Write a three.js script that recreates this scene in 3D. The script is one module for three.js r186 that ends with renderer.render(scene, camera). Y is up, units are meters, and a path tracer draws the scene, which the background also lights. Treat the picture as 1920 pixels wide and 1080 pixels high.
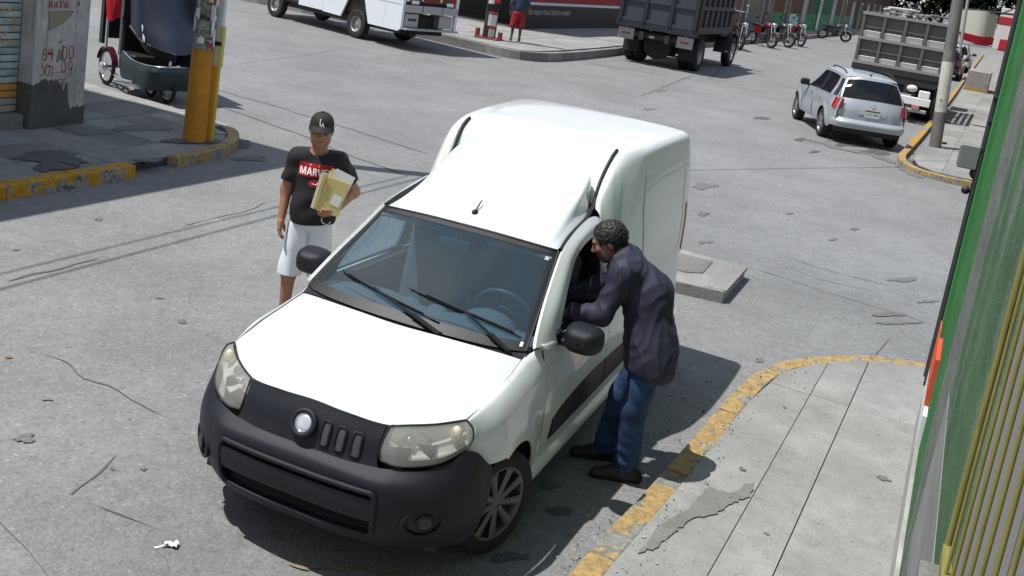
import * as THREE from 'three';
import { mergeGeometries } from 'three/addons/utils/BufferGeometryUtils.js';
import { RoundedBoxGeometry } from 'three/addons/geometries/RoundedBoxGeometry.js';

// ---------- camera, sky, sun, exposure ----------
const scene = new THREE.Scene();
const camera = new THREE.PerspectiveCamera(29.87, 1920 / 1080, 0.05, 2000);
camera.position.set(0, 3.1117, 0);
camera.rotation.set(-0.2052, 0.4391, 0.1521, 'YXZ');
camera.setViewOffset(1920, 1080, 72, 222.5, 1920, 1080);
scene.add(camera);

const SKYL = 1.0;   // strength of the sky
const SUN = new THREE.Vector3(-0.36, 1, 0.27).normalize();
const sun = new THREE.DirectionalLight(0xfffdf9, 4.2);
sun.name = 'sun';
sun.position.copy(SUN).multiplyScalar(60).add(new THREE.Vector3(-5, 0, -15));
sun.target.position.set(-5, 0, -15);
sun.castShadow = true;
sun.shadow.mapSize.set(4096, 4096);
Object.assign(sun.shadow.camera, { left: -45, right: 45, top: 60, bottom: -60, near: 1, far: 160 });
scene.add(sun, sun.target);
const renderer = new THREE.WebGLRenderer({ antialias: true });
renderer.toneMapping = THREE.LinearToneMapping;
renderer.toneMappingExposure = 1.3;
renderer.shadowMap.enabled = true;

// ---------- helpers ----------
let seedState = 12345;
const seed = (s) => { seedState = s >>> 0; };
const rnd = () => { seedState = (seedState + 0x6d2b79f5) >>> 0; let t = seedState; t = Math.imul(t ^ (t >>> 15), t | 1); t ^= t + Math.imul(t ^ (t >>> 7), t | 61); return ((t ^ (t >>> 14)) >>> 0) / 4294967296; };
const rr = (a, b) => a + (b - a) * rnd();
const clamp = (x, a = 0, b = 1) => Math.min(b, Math.max(a, x));
const sstep = (a, b, x) => { const t = clamp((x - a) / (b - a)); return t * t * (3 - 2 * t); };
const lerp = (a, b, t) => a + (b - a) * t;
const hash = (x, y, z) => { let h = Math.imul(x, 374761393) ^ Math.imul(y, 668265263) ^ Math.imul(z, 2147483647); h = Math.imul(h ^ (h >>> 13), 1274126177); return ((h ^ (h >>> 16)) >>> 0) / 4294967296; };
function noise(x, y, z = 0, per = 0) {
  const xi = Math.floor(x), yi = Math.floor(y), zi = Math.floor(z);
  let fx = x - xi, fy = y - yi, fz = z - zi; fx *= fx * (3 - 2 * fx); fy *= fy * (3 - 2 * fy); fz *= fz * (3 - 2 * fz);
  const w = per ? (a) => ((a % per) + per) % per : (a) => a;
  const x0 = w(xi), x1 = w(xi + 1), y0 = w(yi), y1 = w(yi + 1);
  const l = (z) => lerp(lerp(hash(x0, y0, z), hash(x1, y0, z), fx), lerp(hash(x0, y1, z), hash(x1, y1, z), fx), fy);
  return fz ? lerp(l(zi), l(zi + 1), fz) : l(zi);
}
function fbm(x, y, oct = 4, per = 0, z = 0) { let s = 0, a = 0.5, t = 0; for (let i = 0; i < oct; i++) { s += a * noise(x, y, z + i * 7, per); t += a; a *= 0.5; x *= 2; y *= 2; per *= 2; } return s / t; }

// texture from fn(u, v, px, py) -> [r, g, b] in sRGB 0..1 (or grey number)
function tex(w, h, fn, srgb = true, rep = true) {
  const d = new Uint8Array(w * h * 4);
  for (let j = 0; j < h; j++) for (let i = 0; i < w; i++) {
    const c = fn(i / w, j / h), k = (j * w + i) * 4;
    if (typeof c === 'number') d[k] = d[k + 1] = d[k + 2] = clamp(c) * 255; else { d[k] = clamp(c[0]) * 255; d[k + 1] = clamp(c[1]) * 255; d[k + 2] = clamp(c[2]) * 255; }
    d[k + 3] = 255;
  }
  const t = new THREE.DataTexture(d, w, h, THREE.RGBAFormat);
  if (srgb) t.colorSpace = THREE.SRGBColorSpace;
  t.magFilter = THREE.LinearFilter; t.minFilter = THREE.LinearMipmapLinearFilter; t.generateMipmaps = true;
  if (rep) t.wrapS = t.wrapT = THREE.RepeatWrapping;
  t.needsUpdate = true;
  return t;
}
function canvasTex(w, h, draw) {
  const c = document.createElement('canvas'); c.width = w; c.height = h;
  const g = c.getContext('2d'); draw(g, w, h);
  const t = new THREE.CanvasTexture(c); t.colorSpace = THREE.SRGBColorSpace; t.anisotropy = 8;
  return t;
}
// hazy summer sky with scattered cloud, the same all round
{
  const w = 1024, h = 512, d = new Float32Array(w * h * 4);
  for (let j = 0; j < h; j++) for (let i = 0; i < w; i++) {
    const el = (j + 0.5) / h * Math.PI - Math.PI / 2, az = (i + 0.5) / w * Math.PI * 2, y = Math.sin(el), x = Math.cos(el) * Math.cos(az), z = Math.cos(el) * Math.sin(az), k = (j * w + i) * 4;
    const t = Math.pow(clamp(y), 0.55);
    let c = y < 0 ? [0.2, 0.2, 0.2] : [lerp(0.54, 0.13, t), lerp(0.57, 0.23, t), lerp(0.6, 0.4, t)];
    if (y > 0) { const q = 1.6 / (y + 0.25), n = fbm(x * q + 9.3, z * q + 4.1, 5), cl = sstep(0.44, 0.66, n) * sstep(0, 0.12, y) * 0.85, b = 0.5 + 0.26 * n; c = c.map((v, m) => lerp(v, b * [1, 0.995, 0.98][m], cl)); }
    d[k] = c[0] * SKYL; d[k + 1] = c[1] * SKYL; d[k + 2] = c[2] * SKYL; d[k + 3] = 1;
  }
  const t = new THREE.DataTexture(d, w, h, THREE.RGBAFormat, THREE.FloatType); t.mapping = THREE.EquirectangularReflectionMapping; t.magFilter = t.minFilter = THREE.LinearFilter; t.wrapS = THREE.RepeatWrapping; t.needsUpdate = true;
  scene.background = t; scene.environment = t;
}
const lin = (r, g, b) => new THREE.Color().setRGB(r, g, b);
function mat(color, rough = 0.7, metal = 0, extra = {}) {
  const o = { roughness: rough, metalness: metal, ...extra };
  o.color = Array.isArray(color) ? lin(...color) : new THREE.Color(color);
  const phys = ['clearcoat', 'transmission', 'sheen', 'ior', 'specularIntensity', 'thickness'].some((k) => k in extra);
  return phys ? new THREE.MeshPhysicalMaterial(o) : new THREE.MeshStandardMaterial(o);
}
const used = {};
function numbered(n) { const k = used[n] = (used[n] ?? -1) + 1; return k ? `${n}_${String(k).padStart(3, '0')}` : n; }
function thing(name, label, category, pos = [0, 0, 0], turn = 0, group) {
  const o = new THREE.Group(); o.name = numbered(name); o.position.set(...pos); o.rotation.y = turn;
  o.userData = { label, category }; if (group) o.userData.group = group;
  scene.add(o); return o;
}
function structure(name, label) { const o = new THREE.Group(); o.name = numbered(name); o.userData = { kind: 'structure', ...(label ? { label } : {}) }; scene.add(o); return o; }
function clean(g) { let q = g.index ? g.toNonIndexed() : g; for (const k of Object.keys(q.attributes)) if (!['position', 'normal', 'uv'].includes(k)) q.deleteAttribute(k); if (!q.attributes.normal) q.computeVertexNormals(); if (!q.attributes.uv) q.setAttribute('uv', new THREE.BufferAttribute(new Float32Array(q.attributes.position.count * 2), 2)); q.morphAttributes = {}; q.clearGroups(); return q; }
const merge = (...l) => { l = l.flat(); return l.length === 1 ? l[0] : mergeGeometries(l.map(clean)); };
function part(parent, name, geo, m, pos, rot) {
  const o = new THREE.Mesh(Array.isArray(geo) ? merge(geo) : geo, m); o.name = name; o.castShadow = o.receiveShadow = true;
  if (pos) o.position.set(...pos); if (rot) o.rotation.set(...rot);
  parent.add(o); return o;
}
// geometry makers
const V = (a) => new THREE.Vector3(...a);
function box(w, h, d, x = 0, y = 0, z = 0, r = 0, rot) {
  const g = r ? new RoundedBoxGeometry(w, h, d, 2, Math.min(r, w / 2.01, h / 2.01, d / 2.01)) : new THREE.BoxGeometry(w, h, d);
  if (rot) g.applyMatrix4(new THREE.Matrix4().makeRotationFromEuler(new THREE.Euler(...rot)));
  return g.translate(x, y, z);
}
function cyl(r0, r1, h, x = 0, y = 0, z = 0, axis = 'y', seg = 20, open = false) {
  const g = new THREE.CylinderGeometry(r1, r0, h, seg, 1, open);
  if (axis === 'x') g.rotateZ(-Math.PI / 2); if (axis === 'z') g.rotateX(Math.PI / 2);
  return g.translate(x, y, z);
}
function ball(r, x, y, z, sx = 1, sy = 1, sz = 1, ws = 20, hs = 14) { return new THREE.SphereGeometry(r, ws, hs).scale(sx, sy, sz).translate(x, y, z); }
function bar(a, b, r0, r1 = r0, seg = 10) {
  const A = V(a), B = V(b), d = B.clone().sub(A), g = new THREE.CylinderGeometry(r1, r0, d.length(), seg, 1);
  g.applyMatrix4(new THREE.Matrix4().compose(A.add(B).multiplyScalar(0.5), new THREE.Quaternion().setFromUnitVectors(new THREE.Vector3(0, 1, 0), d.normalize()), new THREE.Vector3(1, 1, 1)));
  return g;
}
function beam(a, b, w, h, up = [0, 1, 0]) {   // rectangular bar from a to b
  const A = V(a), B = V(b), d = B.clone().sub(A), L = d.length(), z = d.normalize(), x = new THREE.Vector3().crossVectors(V(up), z).normalize(), y = new THREE.Vector3().crossVectors(z, x);
  const m = new THREE.Matrix4().makeBasis(x, y, z).setPosition(A.add(B).multiplyScalar(0.5));
  return new THREE.BoxGeometry(w, h, L).applyMatrix4(m);
}
function tube(pts, r, seg = 8, closed = false, n) { const c = new THREE.CatmullRomCurve3(pts.map(V), closed, 'centripetal'); return new THREE.TubeGeometry(c, n ?? Math.max(8, pts.length * 6), r, seg, closed); }
// a sheet from fn(u, v) -> [x, y, z]; thick > 0 makes a closed shell; skip(u, v) leaves holes
function sheet(fn, nu, nv, thick = 0, skip, us = 1, vs = 1) {
  const P = [], N = [], U = [], I = [], id = (i, j) => i * (nv + 1) + j;
  for (let i = 0; i <= nu; i++) for (let j = 0; j <= nv; j++) { P.push(fn(i / nu, j / nv)); U.push(i / nu * us, j / nv * vs); }
  const a = new THREE.Vector3(), b = new THREE.Vector3();
  for (let i = 0; i <= nu; i++) for (let j = 0; j <= nv; j++) {
    const e = 1e-3, u = i / nu, v = j / nv, u0 = fn(Math.max(0, u - e), v), u1 = fn(Math.min(1, u + e), v), v0 = fn(u, Math.max(0, v - e)), v1 = fn(u, Math.min(1, v + e));
    a.set(u1[0] - u0[0], u1[1] - u0[1], u1[2] - u0[2]); b.set(v1[0] - v0[0], v1[1] - v0[1], v1[2] - v0[2]);
    const n = a.cross(b).normalize(); N.push([n.x, n.y, n.z]);
  }
  const cnt = P.length, keep = [];
  for (let i = 0; i < nu; i++) { keep.push([]); for (let j = 0; j < nv; j++) keep[i].push(!(skip && skip((i + 0.5) / nu, (j + 0.5) / nv))); }
  for (let i = 0; i < nu; i++) for (let j = 0; j < nv; j++) if (keep[i][j]) I.push(id(i, j), id(i + 1, j), id(i, j + 1), id(i + 1, j), id(i + 1, j + 1), id(i, j + 1));
  if (thick) {
    for (let k = 0; k < cnt; k++) { P.push([P[k][0] - N[k][0] * thick, P[k][1] - N[k][1] * thick, P[k][2] - N[k][2] * thick]); N.push([-N[k][0], -N[k][1], -N[k][2]]); U.push(U[2 * k], U[2 * k + 1]); }
    const K = (i, j) => i >= 0 && j >= 0 && i < nu && j < nv && keep[i][j];
    const edge = (p, q) => { const n0 = P.length, A = P[p], B = P[q], C = P[p + cnt], D = P[q + cnt]; P.push(A, B, C, D); const e1 = new THREE.Vector3(B[0] - A[0], B[1] - A[1], B[2] - A[2]), e2 = new THREE.Vector3(C[0] - A[0], C[1] - A[1], C[2] - A[2]); const n = e1.cross(e2).normalize(); for (let k = 0; k < 4; k++) N.push([n.x, n.y, n.z]); U.push(U[2 * p], U[2 * p + 1], U[2 * q], U[2 * q + 1], U[2 * p], U[2 * p + 1], U[2 * q], U[2 * q + 1]); I.push(n0, n0 + 1, n0 + 2, n0 + 1, n0 + 3, n0 + 2); };
    for (let i = 0; i < nu; i++) for (let j = 0; j < nv; j++) if (keep[i][j]) {
      I.push(id(i, j) + cnt, id(i, j + 1) + cnt, id(i + 1, j) + cnt, id(i + 1, j) + cnt, id(i, j + 1) + cnt, id(i + 1, j + 1) + cnt);
      if (!K(i, j - 1)) edge(id(i + 1, j), id(i, j)); if (!K(i, j + 1)) edge(id(i, j + 1), id(i + 1, j + 1));
      if (!K(i - 1, j)) edge(id(i, j), id(i, j + 1)); if (!K(i + 1, j)) edge(id(i + 1, j + 1), id(i + 1, j));
    }
  }
  const g = new THREE.BufferGeometry();
  g.setAttribute('position', new THREE.BufferAttribute(new Float32Array(P.flat()), 3));
  g.setAttribute('normal', new THREE.BufferAttribute(new Float32Array(N.flat()), 3));
  g.setAttribute('uv', new THREE.BufferAttribute(new Float32Array(U), 2));
  g.setIndex(I);
  return g;
}
const cr1 = (p0, p1, p2, p3, t) => 0.5 * (2 * p1 + (p2 - p0) * t + (2 * p0 - 5 * p1 + 4 * p2 - p3) * t * t + (3 * p1 - p0 - 3 * p2 + p3) * t * t * t);
function crv(arr, t) {   // Catmull-Rom through an array of vectors, t in 0..1
  const n = arr.length - 1, x = clamp(t) * n, i = Math.min(n - 1, Math.floor(x)), f = x - i, a = arr[i], b = arr[i + 1];
  const p = arr[i - 1] ?? a.map((v, k) => 2 * v - b[k]), q = arr[i + 2] ?? b.map((v, k) => 2 * v - a[k]);
  return a.map((v, k) => cr1(p[k], v, b[k], q[k], f));
}
const net = (rows) => (u, v) => crv(rows.map((r) => crv(r, v)), u);   // u across rows, v along a row
const full = (row) => { const m = row.map((p) => [-p[0], ...p.slice(1)]).reverse(); if (Math.abs(row[0][0]) < 1e-6) m.pop(); return [...m, ...row]; };
const mir = (g) => { const q = g.clone().scale(-1, 1, 1); const i = q.index; if (i) { const a = i.array; for (let k = 0; k < a.length; k += 3) { const t = a[k]; a[k] = a[k + 1]; a[k + 1] = t; } } else { for (const k of Object.keys(q.attributes)) { const at = q.attributes[k], s = at.itemSize, a = at.array; for (let f = 0; f < at.count; f += 3) for (let c = 0; c < s; c++) { const t = a[f * s + c]; a[f * s + c] = a[(f + 1) * s + c]; a[(f + 1) * s + c] = t; } } } return q; };
const interp = (tab, x) => {   // smooth curve through a table
  const n = tab.length; if (x <= tab[0][0]) return tab[0][1]; if (x >= tab[n - 1][0]) return tab[n - 1][1];
  let i = 1; while (x > tab[i][0]) i++; i--;
  const sl = (a) => (tab[a + 1][1] - tab[a][1]) / (tab[a + 1][0] - tab[a][0]), tan = (a) => (a === 0 ? sl(0) : a === n - 1 ? sl(n - 2) : sl(a - 1) * sl(a) <= 0 ? 0 : (sl(a - 1) + sl(a)) / 2);
  const h = tab[i + 1][0] - tab[i][0], t = (x - tab[i][0]) / h, t2 = t * t, t3 = t2 * t;
  return (2 * t3 - 3 * t2 + 1) * tab[i][1] + (t3 - 2 * t2 + t) * h * tan(i) + (3 * t2 - 2 * t3) * tab[i + 1][1] + (t3 - t2) * h * tan(i + 1);
};
const planarUV = (g, f) => { const p = g.attributes.position, n = g.attributes.normal, u = new Float32Array(p.count * 2); for (let i = 0; i < p.count; i++) { const r = f(p.getX(i), p.getY(i), p.getZ(i), n.getX(i), n.getY(i), n.getZ(i)); u[2 * i] = r[0]; u[2 * i + 1] = r[1]; } g.setAttribute('uv', new THREE.BufferAttribute(u, 2)); return g; };
const boxUV = (g, s = 1, o = 0) => planarUV(g, (x, y, z, a, b, c) => { a = Math.abs(a); b = Math.abs(b); c = Math.abs(c); return b >= a && b >= c ? [x * s + o, z * s] : a > c ? [z * s + o, y * s] : [x * s + o, y * s]; });
// polygon prism in the ground plane, pts [x, z], from y0 to y1
function prism(pts, y0, y1, bevel = 0) {
  const s = new THREE.Shape(pts.map(([x, z]) => new THREE.Vector2(x, -z)));
  const g = new THREE.ExtrudeGeometry(s, { depth: Math.max(1e-4, y1 - y0 - bevel), bevelEnabled: bevel > 0, bevelThickness: bevel, bevelSize: bevel, bevelOffset: -bevel, bevelSegments: 2, curveSegments: 4 });
  return g.rotateX(-Math.PI / 2).translate(0, y0 - 0, 0);
}
// profile in (z, y) extruded along x, centred
function sideProfile(pts, w, bevel = 0) {
  const s = new THREE.Shape(pts.map(([z, y]) => new THREE.Vector2(-z, y)));
  return new THREE.ExtrudeGeometry(s, { depth: w - 2 * bevel, bevelEnabled: bevel > 0, bevelThickness: bevel, bevelSize: bevel, bevelOffset: -bevel, bevelSegments: 2, curveSegments: 8 }).translate(0, 0, -(w - 2 * bevel) / 2).rotateY(Math.PI / 2);
}

// ---------- surface textures ----------
const asphaltVal = (() => {
  return (u, v) => {
    const P = 24;
    const big = fbm(u * P / 4, v * P / 4, 3, P / 4, 3), mid = fbm(u * P * 2, v * P * 2, 3, P * 2, 11);
    const a = noise(u * 240, v * 240, 21, 240), b = noise(u * 460, v * 460, 31, 460), worm = Math.abs(noise(u * 150, v * 150, 41, 150) - 0.5);
    return { big, mid, a, b, worm };
  };
})();
const roadMap = tex(2048, 2048, (u, v) => {
  const n = asphaltVal(u, v);
  let g = 0.575 + (n.big - 0.5) * 0.08 + (n.mid - 0.5) * 0.06 + (n.a - 0.5) * 0.055 + (n.b - 0.5) * 0.06 - (n.worm < 0.045 ? 0.034 : 0) + (n.b > 0.88 && n.a > 0.6 ? 0.09 : 0) - (n.b < 0.09 && n.a < 0.4 ? 0.1 : 0);
  return [g, g, g * 0.995];
});
const roadBump = tex(1024, 1024, (u, v) => { const n = asphaltVal(u, v); return 0.5 + (n.a - 0.5) * 0.5 + (n.b - 0.5) * 0.4 + (n.mid - 0.5) * 0.4 - (n.worm < 0.04 ? 0.2 : 0); }, false);
const concreteMap = tex(1024, 1024, (u, v) => {
  const big = fbm(u * 6, v * 6, 4, 6, 2), mid = fbm(u * 30, v * 30, 3, 30, 5), b = noise(u * 400, v * 400, 9, 400), c = noise(u * 220, v * 220, 19, 220);
  const g = 0.66 + (big - 0.5) * 0.2 + (mid - 0.5) * 0.08 + (b - 0.5) * 0.06 - (c > 0.9 ? 0.05 : 0) - (Math.abs(noise(u * 70, v * 70, 41, 70) - 0.5) < 0.02 ? 0.06 : 0);
  return [g, g * 0.995, g * 0.975];
});
const concreteBump = tex(512, 512, (u, v) => 0.5 + (fbm(u * 50, v * 50, 3, 50, 2) - 0.5) * 0.8 + (noise(u * 256, v * 256, 3, 256) - 0.5) * 0.5, false);
const wornPaint = (r, g, b, amt, dark = 0.42) => tex(1024, 1024, (u, v) => {
  const n = fbm(u * 10, v * 10, 5, 10, 8), f = fbm(u * 60, v * 60, 3, 60, 4), d = noise(u * 300, v * 300, 5, 300), w = n * 0.75 + f * 0.25;
  const c = 0.55 + (f - 0.5) * 0.25 + (d - 0.5) * 0.12, k = w > amt ? 1 : 0;
  if (k) { const q = 0.88 + (f - 0.5) * 0.35 + (d - 0.5) * 0.1; return [r * q, g * q, b * q]; }
  return w < amt - 0.12 ? [dark, dark, dark * 0.97] : [c, c * 0.99, c * 0.95];
});
const kerbYellowPale = wornPaint(0.8, 0.67, 0.44, 0.415, 0.6), kerbYellowDeep = wornPaint(0.82, 0.6, 0.13, 0.41, 0.36);
const metres = (t, m) => { const c = t.clone(); c.repeat.set(1 / m, 1 / m); c.needsUpdate = true; return c; };
const M = {};
M.road = mat([0.655, 0.66, 0.665], 0.93, 0, { map: metres(roadMap, 5), bumpMap: metres(roadBump, 5), bumpScale: 0.0038, vertexColors: true });
M.concrete = mat([0.6, 0.6, 0.597], 0.92, 0, { map: metres(concreteMap, 3), bumpMap: metres(concreteBump, 3), bumpScale: 0.004 });
M.concreteB = mat([0.56, 0.555, 0.55], 0.92, 0, { map: metres(concreteMap, 3.7), bumpMap: metres(concreteBump, 3), bumpScale: 0.004 });
M.concreteC = mat([0.52, 0.52, 0.525], 0.92, 0, { map: metres(concreteMap, 4.1), bumpMap: metres(concreteBump, 3), bumpScale: 0.004 });
M.concreteD = mat([0.38, 0.38, 0.38], 0.95, 0, { map: metres(concreteMap, 2.3), bumpMap: metres(concreteBump, 2), bumpScale: 0.006 });
M.concreteDark = mat([0.3, 0.3, 0.3], 0.95, 0, { map: metres(concreteMap, 2.3), bumpMap: metres(concreteBump, 1.4), bumpScale: 0.01 });
M.joint = mat([0.05, 0.05, 0.047], 1);
M.kerbPale = mat([0.68, 0.68, 0.68], 0.85, 0, { map: metres(kerbYellowPale, 1.7), bumpMap: metres(concreteBump, 1.5), bumpScale: 0.004 });
M.kerbDeep = mat([0.85, 0.85, 0.85], 0.8, 0, { map: metres(kerbYellowDeep, 1.9), bumpMap: metres(concreteBump, 1.5), bumpScale: 0.004 });
M.stain = mat([0.27, 0.27, 0.275], 0.8, 0, { map: metres(roadMap, 5), bumpMap: metres(roadBump, 5), bumpScale: 0.004 });
M.stainB = mat([0.44, 0.44, 0.44], 0.88, 0, { map: metres(roadMap, 5), bumpMap: metres(roadBump, 5), bumpScale: 0.004 });
M.crack = mat([0.11, 0.108, 0.105], 1);
M.paintTrace = mat([0.22, 0.18, 0.09], 0.9);
M.tar = mat([0.13, 0.13, 0.13], 0.9);
M.repair = mat([0.58, 0.585, 0.585], 0.95, 0, { map: metres(roadMap, 4.1), bumpMap: metres(roadBump, 4), bumpScale: 0.006 });

// ---------- road ----------
const road = structure('road');
{
  const xs = [-400, -200, -100, -60, -40, -30, -24], zs = [-500, -300, -200, -150, -120, -100, -80, -60, -50];
  for (let x = -20; x <= 3.01; x += 0.5) xs.push(x); xs.push(6, 12, 25, 60, 150, 400);
  for (let z = -44; z <= 2.01; z += 0.5) zs.push(z); zs.push(6, 15, 40, 100, 300);
  const nx = xs.length, nz = zs.length, P = [], U = [], Cc = [], I = [];
  for (let j = 0; j < nz; j++) for (let i = 0; i < nx; i++) {
    const x = xs[i], z = zs[j]; P.push(x, 0, z); U.push(x, z);
    const t = 0.94 + (fbm(x * 0.35 + 50, z * 0.35 + 90, 3) - 0.5) * 0.24; Cc.push(t, t, t * (0.99 + 0.02 * noise(x * 0.2, z * 0.2, 4)));
    if (i < nx - 1 && j < nz - 1) { const a = j * nx + i; I.push(a, a + nx, a + 1, a + 1, a + nx, a + nx + 1); }
  }
  const g = new THREE.BufferGeometry(); g.setAttribute('position', new THREE.Float32BufferAttribute(P, 3)); g.setAttribute('uv', new THREE.Float32BufferAttribute(U, 2)); g.setAttribute('color', new THREE.Float32BufferAttribute(Cc, 3)); g.setIndex(I); g.computeVertexNormals();
  part(road, 'asphalt', g, M.road);
}
const flat = (pts, y) => { const s = new THREE.Shape(pts.map(([x, z]) => new THREE.Vector2(x, -z))); const g = new THREE.ShapeGeometry(s).rotateX(-Math.PI / 2).translate(0, y, 0); return planarUV(g, (x, yy, z) => [x, z]); };
function blob([cx, cz], a, b, sd, n = 90, rough = 1) {
  const p = [];
  for (let i = 0; i < n; i++) { const t = i / n * Math.PI * 2, r = Math.max(0.3, 0.68 + rough * (fbm(Math.cos(t) * 1.25 + sd * 3.1, Math.sin(t) * 1.25 + sd * 1.7, 5) - 0.5) * 1.5); const c = Math.cos(t) * r, s = Math.sin(t) * r; p.push([cx + a[0] * c + b[0] * s, cz + a[1] * c + b[1] * s]); }
  return p;
}
function ribbon(pts, w, y, sd, wob = 0.05) {
  const L = [], R = [], c = new THREE.CatmullRomCurve3(pts.map(([x, z]) => new THREE.Vector3(x, 0, z)), false, 'centripetal'), n = Math.ceil(c.getLength() / 0.09), s = c.getSpacedPoints(n);
  const P = [], I = [];
  s.forEach((p, i) => { const q = s[Math.min(n, i + 1)], o = s[Math.max(0, i - 1)], dx = q.x - o.x, dz = q.z - o.z, l = Math.hypot(dx, dz), k = (noise(i * 0.35, sd * 5.3) - 0.5) * wob * 2 + (noise(i * 0.11, sd * 9.1) - 0.5) * wob * 2, ww = w * (0.35 + 1.1 * noise(i * 0.6, sd * 3.7)) * Math.min(1, i / 3, (n - i) / 3 + 0.05); const X = p.x - dz / l * k, Z = p.z + dx / l * k; P.push(X - dz / l * ww, y, Z + dx / l * ww, X + dz / l * ww, y, Z - dx / l * ww); if (i) { const a = 2 * i - 2; I.push(a, a + 2, a + 1, a + 1, a + 2, a + 3); } });
  const g = new THREE.BufferGeometry(); g.setAttribute('position', new THREE.Float32BufferAttribute(P, 3)); g.setIndex(I); g.computeVertexNormals(); return clean(g);
}
const CRACKS=[[[-12.07,-14.64],[-10.51,-14.47],[-9.02,-14.14],[-8.13,-13.99],[-7.23,-13.71]],[[-11.01,-13.47],[-9.95,-13.19],[-9.26,-13.07],[-7.82,-12.49],[-6.68,-12.17]],[[-6.6,-5.73],[-6.58,-6.02],[-6.55,-6.38],[-6.53,-6.69]],[[-3.93,-3.7],[-3.81,-3.76],[-3.89,-4.01],[-3.99,-4.33]],[[-3.86,-3.44],[-3.47,-3.42],[-3.28,-3.41]],[[-3.79,-3.88],[-3.52,-3.88],[-3.26,-3.87]],[[-11.6,-31.6],[-8.5,-32.86],[-5.97,-33.4]],[[-7.98,-26.03],[-8.9,-34.21]],[[-2.12,-12.14],[-1.14,-11.92],[-0.04,-11.75]],[[-1.89,-13.1],[-1.05,-12.93],[-0.58,-12.94]],[[-0.45,-10.91],[-0.46,-10.33],[-0.45,-9.99]],[[-5.33,-5.01],[-4.68,-4.95],[-4.06,-4.86]],[[-3.17,-14.45],[-3.42,-14.29]],[[-13.86,-17.48],[-14.36,-20.37],[-14.97,-23.03]],[[-13.7,-22.53],[-13.96,-26.26],[-11.79,-25.86]],[[-12.96,-59.88],[-8.25,-33.88]],[[-6.74,-7.88],[-6.79,-8.64],[-6.8,-9.56]],[[-1.98,-12.64],[-1.22,-12.42],[-0.77,-12.56]]];
CRACKS.forEach((c, i) => part(road, 'crack', ribbon(c, [0, 1].includes(i) ? 0.024 : [6, 7, 15].includes(i) ? 0.03 : i === 2 ? 0.026 : i === 3 ? 0.012 : 0.006, 0.0045 + (i % 3) * 0.0006, i + 1, i < 2 ? 0.04 : 0.05), M.crack));
const STAINS=[[[-5.05,-26.49],[.32,-.86],[-.22,-1.01]],[[-2.75,-24.89],[.41,-.89],[-.09,-.66]],[[-2.16,-24.65],[.37,-.77],[-.07,-.65]],[[-1.43,-23.92],[.27,-.54],[-.07,-.78]],[[-3.66,-24.09],[.12,-.26],[-.06,-.36]],[[-3.09,-22.71],[.13,-.27],[-.04,-.24]],[[-.56,-13.4],[.18,-.24],[-.02,-.25]],[[-.54,-11.7],[.19,-.23],[-.01,-.13]],[[-.21,-12.68],[.13,-.16],[-.01,-.1]],[[-.39,-11.51],[.21,-.25],[-.01,-.1]],[[-.03,-10.39],[.09,-.09],[-.01,-.08]],[[-.31,-9.98],[.1,-.11],[-.01,-.08]],[[-1.33,-9.13],[.05,-.05],[-.01,-.07]],[[-3.71,-16.27],[.18,-.3],[-.07,-.26]],[[-3.21,-14.29],[.07,-.11],[-.04,-.17]],[[-4.46,-4.12],[.05,-.05],[-.06,-.05]],[[-5.1,-6.12],[.04,-.04],[-.04,-.04]],[[-7.37,-7.51],[.03,-.05],[-.04,-.04]],[[-8.93,-11.44],[.15,-.33],[-.26,-.32]],[[-8.3,-10.99],[.11,-.23],[-.14,-.17]],[[-7.09,-6.3],[.03,-.04],[-.03,-.03]],[[-2.81,-12.71],[.05,-.07],[-.03,-.11]],[[-2.74,-12.81],[.04,-.06],[-.02,-.08]],[[-1.9,-5.8],[.08,-.07],[-.04,-.09]],[[-1.71,-5.51],[.1,-.09],[-.03,-.08]],[[-1.74,-4.9],[.14,-.12],[-.03,-.07]],[[-2.32,-11.58],[.09,-.12],[-.03,-.11]],[[-3.75,-4.3],[.02,-.02],[-.02,-.02]],[[-3.87,-4.19],[.01,-.01],[-.02,-.02]],[[-8.08,-28.17],[.09,-.31],[-.12,-.39]],[[-7.07,-23.83],[.12,-.35],[-.09,-.28]],[[-4.75,-4.54],[.03,-.03],[-.02,-.02]],[[-5.54,-6.36],[.03,-.03],[-.02,-.03]],[[-1.56,-14.67],[.07,-.1],[-.02,-.1]],[[-2.32,-15.77],[.05,-.08],[-.02,-.12]],[[-1.42,-15.72],[.06,-.08],[-.02,-.11]]];
[[[-3.6, -24.5], [-3.2, -24.2], [-2.75, -23.9], [-2.1, -24.0], [-1.65, -23.35], [-0.95, -22.2]], [[-3.3, -24.9], [-2.7, -25.3], [-1.9, -24.9]]].forEach((p, i) => part(road, 'wet_streak', ribbon(p, i ? 0.12 : 0.16, 0.0098 + i * 0.0004, 60 + i, 0.1), M.stain));
STAINS.forEach(([c, a, b], i) => part(road, 'stain', flat(blob(c, a.map((v) => v * (i ? 1 : 0.6)), b.map((v) => v * (i ? 1 : 0.4)), i + 1), 0.0062 + (i % 4) * 0.0007), i < 6 || [18, 24, 25].includes(i) ? M.stain : M.stainB));
part(road, 'repair_patch', flat([[-4.02, -3.72], [-3.8, -3.86], [-3.5, -3.86], [-3.2, -3.85], [-2.9, -3.6], [-3.1, -3.2], [-3.6, -3.38], [-3.9, -3.46]], 0.0085), M.repair);
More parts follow.
